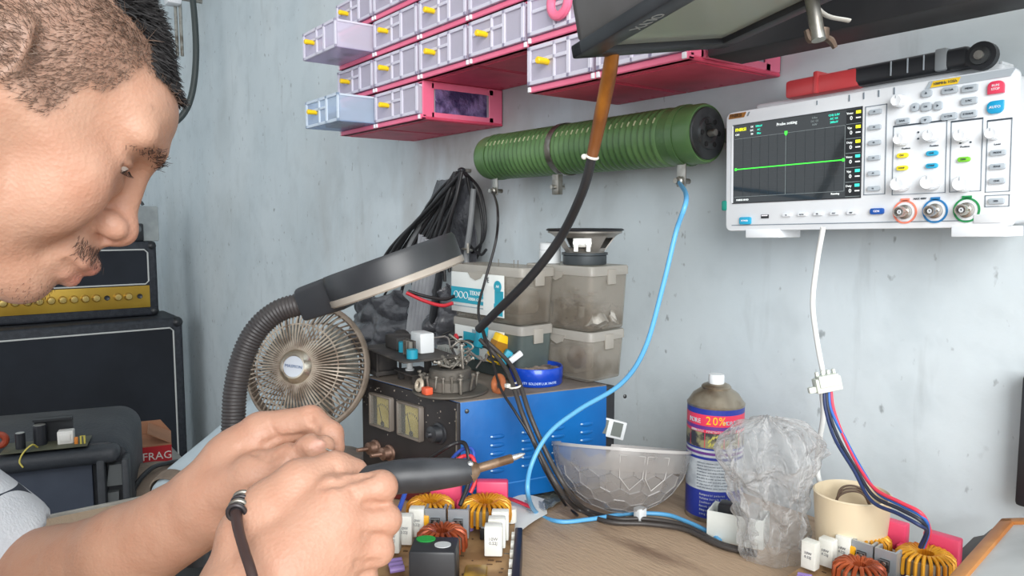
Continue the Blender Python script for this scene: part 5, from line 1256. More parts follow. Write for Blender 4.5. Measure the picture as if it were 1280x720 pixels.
# round speaker-magnet tray heaped with screws
TRX, TRY = .062, .042
TM = PX(563, 489)
MGN = mat('grey_magnet_tray', (86, 84, 80), .6, metal=.3, col2=(112, 106, 98), ns=20)
t = thing('magnetic_tray', 'round grey magnet ring on a flat disc, bristling with screws, on the supply lid', 'tray', tuple(TM.translation))
b = B(TM); b.lathe([(0, 0), (.046, 0), (.0475, .0015), (.046, .003), (0, .003)], MGN, seg=48); b.build('base_disc', t)
b = B(TM); b.lathe([(.012, .003), (.029, .003), (.031, .005), (.031, .016), (.028, .018), (.026, .0185), (.026, .028), (.024, .030), (.012, .030)], MGN, seg=40); b.build('magnet', t)
rn = random.Random(11)
def screw(M, l=.018, r=.0015):
    b = B(M); b.lathe([(0, 0), (r * .3, 0), (r, .002), (r, l - .002), (r * 2.1, l - .0016), (r * 2.1, l), (r * 1.2, l + .0008), (0, l + .0008)], SCM, seg=8); return b
specs = []
for k in range(16):
    a = -PI * .95 + k * PI * .9 / 9 if k < 10 else rn.uniform(0, 2 * PI); specs.append((a, .0335, rn.uniform(.001, .006), rn.uniform(-.25, .25), rn.uniform(.014, .022), 'standing'))
for k in range(34): specs.append((rn.uniform(0, 2 * PI), rn.uniform(.004, .026), .0315 + rn.random() * .004, rn.uniform(.9, 1.5), rn.uniform(.010, .018), 'lying'))
for i, (a, r, z, tilt, l, nm) in enumerate(specs):
    M = TM @ T(r * math.cos(a), r * math.sin(a), z + (.003 if nm == 'standing' else 0)) @ Rz(rn.uniform(0, 6.28) if nm == 'lying' else a) @ Ry(tilt)
    o = screw(M, l, .0013).build('screw')
    tag(o, 'small steel screw stuck upright around the magnet ring on the tray' if nm == 'standing' else 'small steel screw lying in the heap on top of the magnet ring', 'screw', 'screws standing round the magnet' if nm == 'standing' else 'screws heaped on the magnet')
o = screw(TM @ T(-.024, .004, .031) @ Ry(.12), .030, .0016).build('screw'); tag(o, 'longest steel screw standing up at the right of the magnet ring', 'screw')
o = screw(TM @ T(-.038, -.008, .0035) @ Ry(.05), .020, .0018).build('screw'); tag(o, 'steel screw standing alone on the right rim of the flat disc', 'screw')
b = B(TM @ T(.006, -.040, .0118) @ Rx(PI / 2 - .25)); b.torus((0, 0, 0), .0062, .0026, mat('pale_washer', (196, 184, 166), .5, metal=.3), seg=24, rs=10); tag(b.build('ring_magnet'), 'pale ring leaning on the front of the screw tray', 'ring')
b = B(TM @ T(-.010, -.038, .003)); b.box((0, 0, .0045), (.012, .010, .009), ORP, bev=.0015); tag(b.build('orange_cap'), 'small orange-red plastic block on the front of the screw tray', 'block')
b = B(TM @ T(-.040, .045, .0105) @ Rx(PI / 2 - .2)); b.torus((0, 0, 0), .0095, .0038, mat('copper_ring', (190, 112, 70), .5), seg=28, rs=10); tag(b.build('copper_coil'), 'copper coloured ring coil standing behind the screw tray', 'coil')
# white finned heat sink behind the screws
HSW = mat('bright_heatsink', (206, 208, 204), .35, metal=.6)
t_ = B(PX(568, 470)); t_.box((0, 0, .020), (.046, .004, .040), HSW)
for k in range(8): t_.box((-.020 + k * .0057, -.008, .030), (.0018, .014, .022), HSW)
tag(t_.build('finned_heat_sink'), 'bright finned heat sink standing behind the screw heap', 'heat sink')
# heap of loose leads and plugs behind
PLG = mat('pale_plug', (220, 208, 192), .5)
rn = random.Random(23)
GRW = mat('grey_wire', (130, 124, 120), .5)
for i in range(18):
    h = rn.uniform(.028, .050); p0_ = onZ(rn.uniform(556, 606), rn.uniform(412, 436), STOP + h); pts = [p0_]
    for k in range(4): pts.append(pts[-1] + XA * rn.uniform(-.024, .016) + V((rn.uniform(-.012, .012), rn.uniform(-.016, .016), rn.uniform(-.016, .010))))
    for p in pts: p.z = max(p.z, STOP + .004)
    cable('loose_wire', 'loose grey or black wire end in the tangle behind the screw tray', pts, rn.uniform(.0010, .0018), rn.choice((BKW, SCM, GRW, SCR_)), group='tangled wires on the supply')
b = B(PX(584, 446)); b.ell((0, 0, .016), (.040, .022, .017), SCR_, seg=24); b.box((-.016, -.010, .026), (.022, .014, .014), SCM, bev=.003); b.box((.012, .004, .030), (.016, .018, .016), SCR_, bev=.004); tag(b.build('scrap_module'), 'dusty dark lump of parts under the tangle of wires', 'part')
def plug(px_, py_, h, m, lab, r=.005, l=.018, tilt=.6, rz=0.3):
    b = B(PX(px_, py_, h) @ Rz(rz) @ Ry(tilt)); b.lathe([(0, 0), (r * .6, 0), (r * .6, l * .3), (r, l * .35), (r, l * .9), (r * .7, l), (0, l)], m, seg=16); tag(b.build('wire_plug'), lab, 'plug')
plug(592, 420, .045, PLG, 'pale plastic plug at the end of a wire beside the teal block', .0045, .018, -.7); plug(572, 424, .046, RDW, 'small red plug in the tangle of wires', .003, .012, 1.2); plug(578, 430, .042, WPT, 'small white plug in the tangle above the copper ring', .0040, .012, 1.3)
# blue tin lid full of scraps
TIN = mat('blue_tin', (16, 70, 190), .28, metal=.2, coat=.4); SCRAP = mat('tin_scraps', (150, 134, 124), .7, col2=(86, 76, 74), ns=70)
bt = onZ(670, 478, STOP); t = thing('round_tin', 'shallow round blue tin of scraps on the supply lid', 'tin', tuple(bt))
TR_ = .0345
b = B(T(bt.x, bt.y, STOP)); b.lathe([(0, .0004), (TR_ - .001, .0004), (TR_, .002), (TR_, .008), (TR_ + .0006, .009), (TR_ + .0006, .022), (TR_ - .0004, .0235), (TR_ - .0016, .023), (TR_ - .0016, .003), (0, .003)], TIN, seg=64)
vd = (CAM - bt); av = math.atan2(vd.y, vd.x); LT = mat('tin_lettering', (190, 214, 246), .4)
def arc_text(b, txt, r, z, a0, size, m, M=None):
    """letters set one by one round an upright cylinder, reading left to right from outside"""
    a = a0
    for ch in txt:
        w = size * (.32 if ch in ' .iIl1' else .62)
        X = V((-math.sin(a + w / 2 / r), math.cos(a + w / 2 / r), 0)); nrm_ = V((math.cos(a + w / 2 / r), math.sin(a + w / 2 / r), 0))
        if ch != ' ': b.text(ch, size, m, frame(nrm_ * r + V((0, 0, z)), X, V((0, 0, 1))))
        a += w / r
arc_text(b, 'QUALITY SOLDER', TR_ + .0007, .0055, av - .80, .0042, LT); arc_text(b, 'FLUX PASTE', TR_ + .0007, .0055, av + .12, .0042, LT)
b.build('tin_body', t)
b = B(T(bt.x, bt.y, STOP)); b.grid(lambda u, v: ((TR_ - .002) * v * math.cos(2 * PI * u), (TR_ - .002) * v * math.sin(2 * PI * u), .0185 + .003 * mnoise.noise(V((v * 5 * math.cos(2 * PI * u), v * 5 * math.sin(2 * PI * u), 3)))), 40, 10, SCRAP)
tag(b.build('scraps', t), 'grey scraps filling the tin', kind='stuff')
# ---------------------------------------------------------------- clear plastic boxes at the back of the lid
def clearbox(x0, x1, y0, y1, z0, z1, m, mr, taper=.94, name='storage_box', lab='', cat='box', M=None, latch=True):
    t = thing(name, lab, cat, tuple((M or I4) @ V(((x0 + x1) / 2, (y0 + y1) / 2, z0))))
    cx, cy, hx, hy = (x0 + x1) / 2, (y0 + y1) / 2, (x1 - x0) / 2, (y1 - y0) / 2; MM = (M or I4) @ T(cx, cy, 0)
    def ringp(k, z, r=.008):
        return [(p[0], p[1], z) for p in rrect(-hx * k, hx * k, -hy * k, hy * k, r, 4)]
    b = B(MM); L = [ringp(taper * .97, z0 + .0005, .006), ringp(taper, z0 + .003), ringp(1, z1 - .012), ringp(1, z1 - .010), ringp(.985, z1 - .010), ringp(taper * .98, z0 + .004)]
    n = len(L[0]); vs = [p for l in L for p in l]; fs = [[i * n + j, i * n + (j + 1) % n, (i + 1) * n + (j + 1) % n, (i + 1) * n + j] for i in range(len(L) - 1) for j in range(n)]
    fs.append(list(range(n))); fs.append([(len(L) - 1) * n + j for j in range(n)][::-1]); b.add(vs, fs, m); b.build('tub', t)
    b = B(MM); L = [ringp(1.0, z1 - .012), ringp(1.03, z1 - .012), ringp(1.03, z1 - .002), ringp(1.01, z1)]
    vs = [p for l in L for p in l]; fs = [[i * n + j, i * n + (j + 1) % n, (i + 1) * n + (j + 1) % n, (i + 1) * n + j] for i in range(len(L) - 1) for j in range(n)]; fs.append([3 * n + j for j in range(n)]); b.add(vs, fs, mr); b.build('lid', t)
    if latch:
        b = B(MM)
        b.prism([(-.014, -.014), (.014, -.014), (.010, -.022), (0, -.026), (-.010, -.022)], .002, mr, frame((0, -hy * 1.03, z1 + .006), (1, 0, 0), (0, 0, 1)))
        b.build('latch', t); b = B(MM); b.box((hx * 1.03, 0, z1 - .014), (.003, .016, .020), mr, bev=.001); b.build('latch', t)
    return t
CB1 = mat('dusty_clear_box', (196, 191, 183), .25, alpha=.33, tcol=(230, 227, 221), col2=(150, 142, 132), ns=22); CB1R = mat('dusty_clear_lid', (210, 206, 199), .25, alpha=.48, tcol=(220, 216, 206))
CB2 = mat('greenish_clear_box', (120, 132, 130), .3, alpha=.55, tcol=(170, 182, 180), col2=(96, 106, 106), ns=12)
STUFFG = mat('box_scrap_grey', (140, 135, 126), .7, col2=(184, 180, 172), ns=60); STUFFB = mat('box_scrap_brown', (126, 100, 84), .8, col2=(90, 76, 68), ns=40)
# front faces turned a little: corner seen at px (737) ; left face 655..737, right face 737..782
kx = onZ(737, 478, STOP); 
# box axes follow the supply, rotated so that both faces show
BX = (FH * -.088 + RT * .080).normalized(); BY = (FH * .049 + RT * .0535).normalized()
kx = onZ(735, 481, STOP)
BM = Matrix(((BX.x, BY.x, 0, kx.x), (BX.y, BY.y, 0, kx.y), (0, 0, 1, STOP), (0, 0, 0, 1)))
BW, BD, BH, BH2 = .116, .074, .0665, .152
t1 = clearbox(-BW, 0, .004, BD, .0004, BH, CB1, CB1R, lab='dusty clear plastic box, lower right of the stack under the loudspeaker', M=BM)
b = B(BM); b.box((-BW / 2 - .01, BD / 2, .022), (BW * .5, BD * .6, .036), STUFFG, bev=.008); b.ell((-BW * .35, .022, .028), (.016, .010, .016), STUFFB); tag(b.build('contents', t1), 'dim scraps inside', kind='stuff')
t2 = clearbox(-BW - .004, .002, .002, BD + .004, BH + .001, BH2, CB1, CB1R, lab='dusty clear plastic box carrying the loudspeaker, on top of another', M=BM)
b = B(BM); b.grid(lambda u, v: (-BW * .9 + BW * .85 * u, .012 + BD * .78 * v, BH + .030 + .012 * mnoise.noise(V((u * 5, v * 5, 9)))), 16, 16, STUFFG, thick=.02)
rn = random.Random(4)
for k in range(30): b.box((-rn.uniform(.008, BW - .008), rn.uniform(.008, .03), BH + rn.uniform(.012, .052)), (rn.uniform(.003, .012), .002, rn.uniform(.001, .006)), rn.choice((STUFFG, CB1R, STUFFB)), M=Ry(0))
b.box((-.018, .006, BH + .026), (.010, .002, .014), WPT, bev=.002); b.box((-.032, .006, BH + .040), (.004, .002, .003), BLKP)
tag(b.build('contents', t2), 'jumbled scraps inside', kind='stuff')
# white tub and loudspeaker on the top box
zt2 = BH2 + .0005
b = B(BM @ T(-BW + .022, .024, zt2)); b.lathe([(0, 0), (.0145, 0), (.0152, .004), (.0152, .017), (.0140, .018), (.0150, .0185), (.0150, .026), (.013, .028), (0, .028)], WPT, seg=32); tag(b.build('white_jar'), 'small white lidded jar beside the loudspeaker on the top box', 'jar')
SPB = mat('speaker_basket', (164, 160, 154), .45, metal=.35, col2=(128, 124, 118), ns=20); SPM = mat('speaker_magnet', (70, 76, 80), .5, metal=.3)
t = thing('loudspeaker', 'bare metal loudspeaker lying face up on the upper clear box', 'loudspeaker', tuple(BM @ V((-.036, .045, zt2))))
MS2 = BM @ T(-.042, .038, zt2) @ Rz(.75)
b = B(MS2); b.lathe([(0, .0003), (.029, .0003), (.0295, .002), (.0295, .012), (.028, .0125), (.031, .013), (.031, .016), (0, .016)], SPM, seg=40); b.build('magnet', t)
b = B(MS2); b.lathe([(.024, .016), (.026, .016), (.027, .022), (.028, .022), (.026, .0165)], SPB, seg=40)
for k in range(4):
    a0 = k * PI / 2 + .35
    b.grid(lambda u, v: ((.026 + .019 * v) * math.cos(a0 + (u - .5) * .75), (.026 + .019 * v) * math.sin(a0 + (u - .5) * .75), .017 + .026 * v), 6, 4, SPB, thick=.0014)
b.lathe([(.038, .036), (.046, .041), (.050, .0425), (.050, .0445), (.044, .0445), (.040, .040), (.038, .036)], SPB, seg=48); b.build('basket', t)
b = B(MS2); b.lathe([(.044, .0448), (.0515, .0450), (.0525, .0465), (.050, .0480), (.043, .0475), (.02, .035), (0, .032)], BLKP, seg=48); b.build('cone', t)
b = B(MS2); b.box((-.004, -.041, .030), (.024, .003, .012), HSW, bev=.001)
for x in (-.012, .004): b.lathe([(0, 0), (.004, 0), (.004, .004), (0, .004)], HSW, T(x, -.043, .030) @ Rx(PI / 2), seg=12); b.box((x, -.045, .023), (.005, .002, .008), HSW)
tag(b.build('terminal_strip', t), 'bright solder terminals')
# labelled boxes to the left
LBM = Matrix(((BX.x, BY.x, 0, 0), (BX.y, BY.y, 0, 0), (0, 0, 1, STOP), (0, 0, 0, 1)))
LX = (FH * -.12 + RT * .101).normalized(); LY = (FH * .101 + RT * .12).normalized()
lk = at(566, 400, 1.075)
LM = Matrix(((LX.x, LY.x, 0, lk.x), (LX.y, LY.y, 0, lk.y), (0, 0, 1, STOP), (0, 0, 0, 1)))
LW, LD, LH = .150, .058, .074
t3 = clearbox(0, LW, 0, LD, .0004, LH, CB2, CB1R, lab='greenish clear plastic box with a torn label, below the labelled one', M=LM)
LBL = mat('label_paper', (228, 232, 230), .6); LBT = mat('label_teal', (34, 160, 184), .5)
b = B(LM); b.box((.066, -.0036, .042), (.110, .001, .044), LBL); b.box((.050, -.0043, .038), (.036, .0008, .036), LBT); b.box((.070, -.0043, .057), (.036, .0006, .008), mat('label_grey', (150, 168, 176), .6)); tag(b.build('paper_label', t3), 'teal and white label')
t4 = clearbox(-.002, LW + .002, -.001, LD + .001, LH + .001, LH * 2 + .002, CB1, CB1R, lab='clear plastic box with a teal and white printed label, left of the loudspeaker', M=LM)
b = B(LM); zl = LH + .003
b.box((.062, -.0036, zl + .034), (.118, .001, .056), LBL, bev=.0003); b.box((.0615, -.0042, zl + .030), (.117, .0006, .022), LBT); b.box((.090, -.0045, zl + .030), (.024, .0006, .034), LBL); b.box((.110, -.0046, zl + .016), (.018, .0006, .016), LBT); b.box((.060, -.0045, zl + .0145), (.114, .0004, .0014), mat('label_ink', (150, 170, 180), .6))
F_ = frame((0, -.0047, zl), (1, 0, 0), (0, 0, 1))
for k in range(3): b.torus((.0150 + k * .0115, .030, 0), .0046, .0006, LBL, M=F_, seg=18, rs=5)
b.text('TEKNIK', .0085, LBL, F_ @ T(.0615, .034, 0)); b.text('SERBA GUNA', .0060, LBL, F_ @ T(.0615, .0255, 0)); b.text('E', .0095, mat('label_dark', (40, 50, 60), .6), F_ @ T(.0880, .054, 0)); b.lathe([(0, .0005), (.0078, .0005), (.0078, 0)], LBT, F_ @ T(.1090, .047, 0), seg=24); b.text('A4', .0055, LBL, F_ @ T(.1090, .047, .0006))
b.prism([(.044, .0625), (.078, .0625), (.072, .056), (.061, .0525), (.050, .056)], .001, CB1R, F_)
tag(b.build('paper_label', t4), 'teal and white label with round symbols')
b = B(LM); b.box((LW / 2, LD / 2, LH + .030), (LW * .8, LD * .7, .036), STUFFG, bev=.008); tag(b.build('contents', t4), 'scraps inside', kind='stuff')
for x in (.085, .100, .132, .140): b = B(LM); b.cyl((x, .004, LH * 2 + .002), (x, .004, LH * 2 + .012), .0006, SCM, seg=6); tag(b.build('pin'), 'thin metal pin standing on the edge of the labelled box', 'pin', 'pins on the labelled box')
# yellow and black battery, teal and white connectors in front of the lower box
bp_ = at(623, 436, .985); b = B(along(bp_, UP * .9 + RT * .35)); b.box((0, 0, 0), (.022, .014, .040), mat('yellow_sleeve', (242, 196, 30), .4), bev=.002); b.box((0, 0, .004), (.0226, .0146, .012), mat('ochre_band', (160, 110, 30), .5)); b.box((0, 0, -.014), (.0226, .0146, .004), BLKP); tag(b.build('yellow_coil'), 'yellow wrapped transformer standing left of the blue tin', 'transformer')
bp_ = at(601, 421, .995); b = B(along(bp_, UP * .9 + RT * .2)); b.box((0, 0, 0), (.014, .012, .030), TEAL, bev=.003); tag(b.build('teal_battery'), 'teal block standing between the pale plug and the yellow transformer', 'block')
bp_ = at(632, 447, .975); b = B(along(bp_, UP * .8 + RT * .5)); b.box((0, 0, 0), (.013, .010, .022), TEAL, bev=.002); tag(b.build('teal_connector'), 'teal connector leaning between the yellow transformer and the white bracket', 'connector')
bp_ = at(643, 447, .970); b = B(along(bp_, UP * .6 + RT * .8)); b.box((0, 0, 0), (.012, .008, .024), WPT, bev=.002); 
for k in (-.006, .005): b.cyl((0, -.005, k), (0, .005, k), .003, BLKP, seg=10)
tag(b.build('white_bracket'), 'small white bracket with two dark holes just above the blue tin', 'bracket')
# ================================================================ two amplifier boards on the bench
BRD = mat('brown_board', (176, 140, 98), .6, col2=(140, 106, 70), ns=30, nlo=.4, nhi=.6); BRDT = mat('brown_board_speck', (90, 66, 44), .6)
PKC = mat('pink_film_capacitor', (232, 84, 122), .4, col2=(222, 70, 108), ns=14); CERA = mat('white_ceramic', (232, 232, 226), .6, col2=(216, 216, 208), ns=40); HSG = mat('grey_heat_sink', (176, 184, 190), .35, metal=.5); TCH = mat('transistor_black', (46, 42, 40), .4)
WIREY = mat('yellow_winding', (226, 164, 44), .35, metal=.25, col2=(190, 120, 24), ns=40); WIREC = mat('copper_winding', (186, 92, 52), .35, metal=.4, col2=(140, 62, 34), ns=40); CORE = mat('toroid_core', (120, 110, 96), .6); YCAP = mat('yellow_capacitor', (232, 168, 30), .4); PURP = mat('violet_component', (140, 116, 176), .5); BLUCAP = mat('blue_component', (50, 110, 180), .4); KAP = mat('amber_tape', (168, 132, 48), .35, col2=(120, 92, 40), ns=60)
def toroid(t, M, R, r, h, m, n, name, lab, lie=True):
    b = B(M); b.lathe([(R - r, 0), (R + r, 0), (R + r, h), (R - r, h), (R - r, 0)], CORE, T(0, 0, .004), seg=28); o = b.build(name, t); tag(o, lab)
    b = B(M); w = .0011
    for k in range(n):
        a = 2 * PI * k / n; c_, s_ = math.cos(a), math.sin(a); q = [(R - r - w, .003), (R - r - w * .6, h + .0055), (R - r * .3, h + .0072), (R + r * .6, h + .0062), (R + r + w, h + .0035), (R + r + w * 1.4, h * .5), (R + r + w, .003)]
        b.tube([(p[0] * c_, p[0] * s_, p[1]) for p in q], min(.0021, 2 * PI * R / n * .42), m, 6)
    b.build('winding', o)
def ceramic(t, M, w=.012, h=.023, d=.009):
    b = B(M); b.box((0, 0, h / 2 + .003), (w, d, h), CERA, bev=.0008); b.text('10W', w * .26, mat('resistor_print', (120, 120, 124), .6), frame((0, -d / 2 - .0001, h * .72), (1, 0, 0), (0, 0, 1))); b.text('0.22J', w * .24, mat('resistor_print', (120, 120, 124), .6), frame((0, -d / 2 - .0001, h * .58), (1, 0, 0), (0, 0, 1)))
    tag(b.build('ceramic_resistor', t), 'white ceramic block resistor')
def heatsink(t, M, w=.0165, h=.0235):
    b = B(M); b.prism([(-w / 2, -.004), (w / 2, -.004), (w / 2, .007), (w / 2 - .0018, .007), (w / 2 - .0018, -.002), (-w / 2 + .0018, -.002), (-w / 2 + .0018, .007), (-w / 2, .007)], h, HSG, T(0, 0, .002)); o = b.build('heat_sink', t)
    b = B(M); b.box((0, -.0052, h * .58), (w * .46, .003, h * .42), TCH, bev=.0006); b.box((0, -.0062, h * .72), (w * .42, .001, h * .12), HSG); b.lathe([(0, .0014), (.0018, .0012), (.0020, 0)], BRASS, frame((0, -.0066, h * .66), (1, 0, 0), (0, 0, 1)), seg=12)
    for k in (-.0025, 0, .0025): b.box((k, -.005, h * .26), (.0009, .0008, h * .26), STEEL)
    b.build('transistor', o)
def filmcap(t, M, w, d, h):
    b = B(M); b.box((0, 0, h / 2 + .002), (w, d, h), PKC, bev=.0016); tag(b.build('film_capacitor', t), 'pink film capacitor')
def amp_board(lab, M, z_stand, full):
    """amplifier board: local x across the row of toroids, y towards the pink capacitors"""
    t = thing('amplifier_board', lab, 'circuit board', tuple(M.translation))
    b = B(M)
    bw, bl = .100, .205
    b.box((-.002, .002 - bl / 2 + .048, -.0009), (bw, bl, .0018), BRD, bev=.0003)
    rn = random.Random(3)
    for k in range(60): b.box((rn.uniform(-bw / 2 + .004, bw / 2 - .006), rn.uniform(-.095, .045), .0003), (rn.uniform(.001, .005), rn.uniform(.0006, .002), .0005), rn.choice((BRDT, CORE, BRDT, KAP)))
    b.build('board', t)
    for (x, y) in ((-.042, .042), (.040, .042), (-.042, -.148), (.040, -.148)): b = B(M); b.cyl((x, y, -z_stand), (x, y, -.0018), .0032, HSG, seg=10); b.build('standoff', t)
    toroid(t, M @ T(-.022, .018, .004), .0125, .0052, .0125, WIREY, 22, 'toroid', 'yellow wound toroid'); toroid(t, M @ T(.024, .020, .004), .0135, .0055, .0125, WIREY, 24, 'toroid', 'yellow wound toroid')
    for (x, y) in ((-.0145, -.002), (.0040, -.003)): heatsink(t, M @ T(x, y, 0))
    filmcap(t, M @ T(-.012, .044, .006), .027, .010, .024); filmcap(t, M @ T(.028, .044, .006), .027, .010, .024); filmcap(t, M @ T(.008, .034, 0), .020, .010, .016)
    b = B(M); b.box((-.026, -.004, .011), (.013, .007, .018), YCAP, bev=.001); tag(b.build('box_capacitor', t), 'yellow box capacitor')
    for k in range(3): ceramic(t, M @ T(-.040 + .0035 * (k - 1) * -1 * -1 + (.0035 * k), -.034 + .015 * k, 0))
    for k in range(3): ceramic(t, M @ T(.034 + .0018 * k, -.036 + .014 * k - (0 if full else .034), 0), .0135)
    toroid(t, M @ T(-.006, -.030, .002) @ Rx(0), .0118, .0050, .010, WIREC, 18, 'toroid', 'copper wound toroid')
    for (x, y, r, m) in ((.011, .012, .0035, PURP), (.0075, -.020, .0032, BLUCAP), (.0395, .006, .0035, PURP), (-.040, .030, .0036, CERA), (.045, .030, .0045, CERA)):
        b = B(M); b.cyl((x, y, .001), (x, y, .013), r, m, seg=14); b.build('small_capacitor', t)
    for k in range(3): b = B(M); b.tube([(-.043 + .002 * k, -.055 - .006 * k, .004), (-.033 + .002 * k, -.052 - .006 * k, .0045)], .0024, PURP, 10); b.build('violet_resistor', t)
    b = B(M); b.box((.030, -.002, .0045), (.018, .008, .0085), BLKP, bev=.001); b.box((.030, -.002, .0095), (.016, .003, .001), HSG); b.build('terminal_block', t)
    if full:
        b = B(M); b.box((-.004, -.084, .017), (.032, .026, .030), BLKP, bev=.002); o = b.build('transformer', t); tag(o, 'black transformer')
        b = B(M); b.lathe([(0, .0006), (.0052, .0006), (.0052, 0)], mat('green_sticker', (40, 160, 70), .5), T(-.011, -.077, .032), seg=20, sx=1.3); b.lathe([(0, .0006), (.0048, .0006), (.0048, 0)], mat('grey_sticker', (200, 204, 204), .5), T(.002, -.086, .032), seg=20, sx=1.2); b.build('sticker', o)
        b = B(M); b.box((.024, -.084, .006), (.016, .026, .012), KAP, bev=.002); tag(b.build('taped_coil', t), 'amber taped coil')
        b = B(M); b.box((.052, -.045, -.006), (.006, .10, .026), mat('black_anodised', (30, 30, 46), .4), bev=.001)
        for k in range(6): b.box((.0485, -.085 + k * .016, .004), (.004, .006, .004), CERA)
        tag(b.build('side_heat_sink', t), 'black heat sink along the right edge')
    return t
zb1 = .022
def board_frame(pa, pb, zt):
    """board frame from where its two yellow toroids sit; the local unit is scaled so that they land there"""
    ta, tb = onZ(*pa, zt), onZ(*pb, zt); X = tb - ta; k = X.length / .046; X.normalize(); Y = V((0, 0, 1)).cross(X)
    o = ta + X * .022 * k - Y * .018 * k; o.z = BENCH + zb1
    return Matrix(((X.x * k, Y.x * k, 0, o.x), (X.y * k, Y.y * k, 0, o.y), (0, 0, k, o.z), (0, 0, 0, 1))), k
M1, k1_ = board_frame((538, 631), (607, 632), BENCH + zb1 + .025)
amp_board('brown amplifier board with a black stickered transformer, in front of the blue supply', M1, zb1 / k1_, True)
M2, k2_ = board_frame((1082, 670), (1156, 693), BENCH + zb1 + .025)
amp_board('brown amplifier board at the right below the mug, with bundled wires plugged in', M2, zb1 / k2_, False)
# ================================================================ things on the bench behind the boards
# half-round faceted clear lampshade
BWL = mat('clear_faceted_plastic', (196, 194, 192), .18, alpha=.38, tcol=(226, 224, 222), col2=(172, 168, 166), ns=9); BWR = mat('clear_rim', (214, 212, 210), .15, alpha=.6, tcol=(230, 228, 226))
bc = onZ(772, 634, BENCH); bcv = at(771, 590, (bc - CAM).dot(FW)); br = .079
t = thing('faceted_bowl', 'clear half-round plastic bowl with hexagon facets standing before the blue supply', 'bowl', tuple(bc))
bo = onZ(775, 636, BENCH) + V((0, 0, br * .985))
tl = math.radians(15.5)
Yb = (FH * math.cos(tl) - V((0, 0, 1)) * math.sin(tl)); Xb = (RT * math.cos(.07) - UP * math.sin(.07)).normalized(); Yb = (Yb - Xb * Yb.dot(Xb)).normalized(); Zb = Xb.cross(Yb)
Mb_ = Matrix(((Xb.x, Yb.x, Zb.x, bo.x), (Xb.y, Yb.y, Zb.y, bo.y), (Xb.z, Yb.z, Zb.z, bo.z), (0, 0, 0, 1))) @ Matrix.Diagonal((1.04, 1.04, .98, 1)).to_4x4()
bmI = bmesh.new(); bmesh.ops.create_icosphere(bmI, subdivisions=3, radius=br)
bmI.transform(Rx(.3) @ Rz(.2)); bmH = bmesh.new(); cache = {}
def cellv(f):
    if f.index not in cache:
        c = f.calc_center_median().normalized() * br; cache[f.index] = bmH.verts.new(c)
    return cache[f.index]
bmI.faces.index_update()
for v in bmI.verts:
    if v.co.z < -br * .20:
        n_ = v.co.normalized(); x_ = n_.orthogonal().normalized(); y_ = n_.cross(x_)
        fs_ = sorted(v.link_faces, key=lambda f: math.atan2((f.calc_center_median() - v.co).dot(y_), (f.calc_center_median() - v.co).dot(x_)))
        try: bmH.faces.new([cellv(f) for f in fs_])
        except ValueError: pass
bmesh.ops.recalc_face_normals(bmH, faces=bmH.faces)
bmesh.ops.inset_individual(bmH, faces=list(bmH.faces), thickness=.0011, depth=-.0009)
b = B(Mb_); b.addbm(bmH, BWL); bmI.free()
b.grid(lambda u, v: (br * 1.002 * math.cos(2 * PI * u) * math.cos(-.33 * v), br * 1.002 * math.sin(2 * PI * u) * math.cos(-.33 * v), br * math.sin(-.33 * v)), 96, 6, BWL, wrap=True)
b.build('shell', t, angle=4)
b = B(Mb_); b.lathe([(br - .002, -.003), (br + .0015, -.003), (br + .0018, .0005), (br - .0022, .0005), (br - .002, -.003)], BWR, seg=96); tag(b.build('rim', t), 'thickened rim')
for (a0, w) in ((-1.56, .34), (-1.18, .34)):
    b = B(Mb_)
    P = [(a0 - w * .5, -.10), (a0 + w * .5, -.10), (a0 + w * .5, -.42), (a0, -.62), (a0 - w * .5, -.42)]
    b.tube([((br + .0005) * math.cos(a) * math.cos(q), (br + .0005) * math.sin(a) * math.cos(q), (br + .0005) * math.sin(q)) for a, q in P], .0006, BWR, 6, closed=True)
    b.build('raised_facet', t)
# small white connector block leaning behind the bowl
wb = onZ(757, 600, BENCH); wb = at(757, 533, (bc - CAM).dot(FW) + .072)
b = B(frame(wb, (RT * .8 + FH * .2 - V((0, 0, .25))), (FH * .2 + V((0, 0, 1)) + RT * .3)))
b.box((0, 0, 0), (.046, .024, .028), WPT, bev=.0015); b.box((-.011, .0005, .0145), (.014, .018, .002), mat('slot_dark', (110, 116, 112), .5)); b.box((.010, .0005, .0145), (.014, .018, .002), mat('slot_dark', (110, 116, 112), .5))
b.box((0, -.065 + .0, -.004), (.012, .11, .008), WPT, bev=.001)
tag(b.build('white_socket_block'), 'white double socket block standing up behind the faceted bowl', 'socket block')
# spray can
CANM = mat('can_metal', (170, 160, 144), .35, metal=.75, col2=(126, 112, 94), ns=30); CBL = mat('can_blue', (44, 58, 150), .3); CRD = mat('can_pink_red', (224, 62, 92), .35); CPU = mat('can_purple', (104, 58, 140), .35); CWH = mat('can_silver_white', (198, 206, 212), .35, col2=(176, 184, 192), ns=90); CYE = mat('can_yellow', (250, 196, 30), .4); CDK = mat('can_photo_dark', (60, 60, 66), .5, col2=(150, 146, 110), ns=70, nlo=.45, nhi=.55); CPA = mat('can_plant', (206, 200, 110), .5)
cc = onZ(897, 650, BENCH); cR = .0330; cc = cc + FH * cR * .6
zT = .158; ks = 1.0
t = thing('spray_can', 'blue and pink aerosol can marked 20% standing beside the crumpled clear bag', 'spray can', tuple(cc))
vd = CAM - cc; av = math.atan2(vd.y, vd.x)
CZ = Matrix.Diagonal((1, 1, 1.065, 1)).to_4x4()
b = B(T(cc.x, cc.y, BENCH) @ CZ)
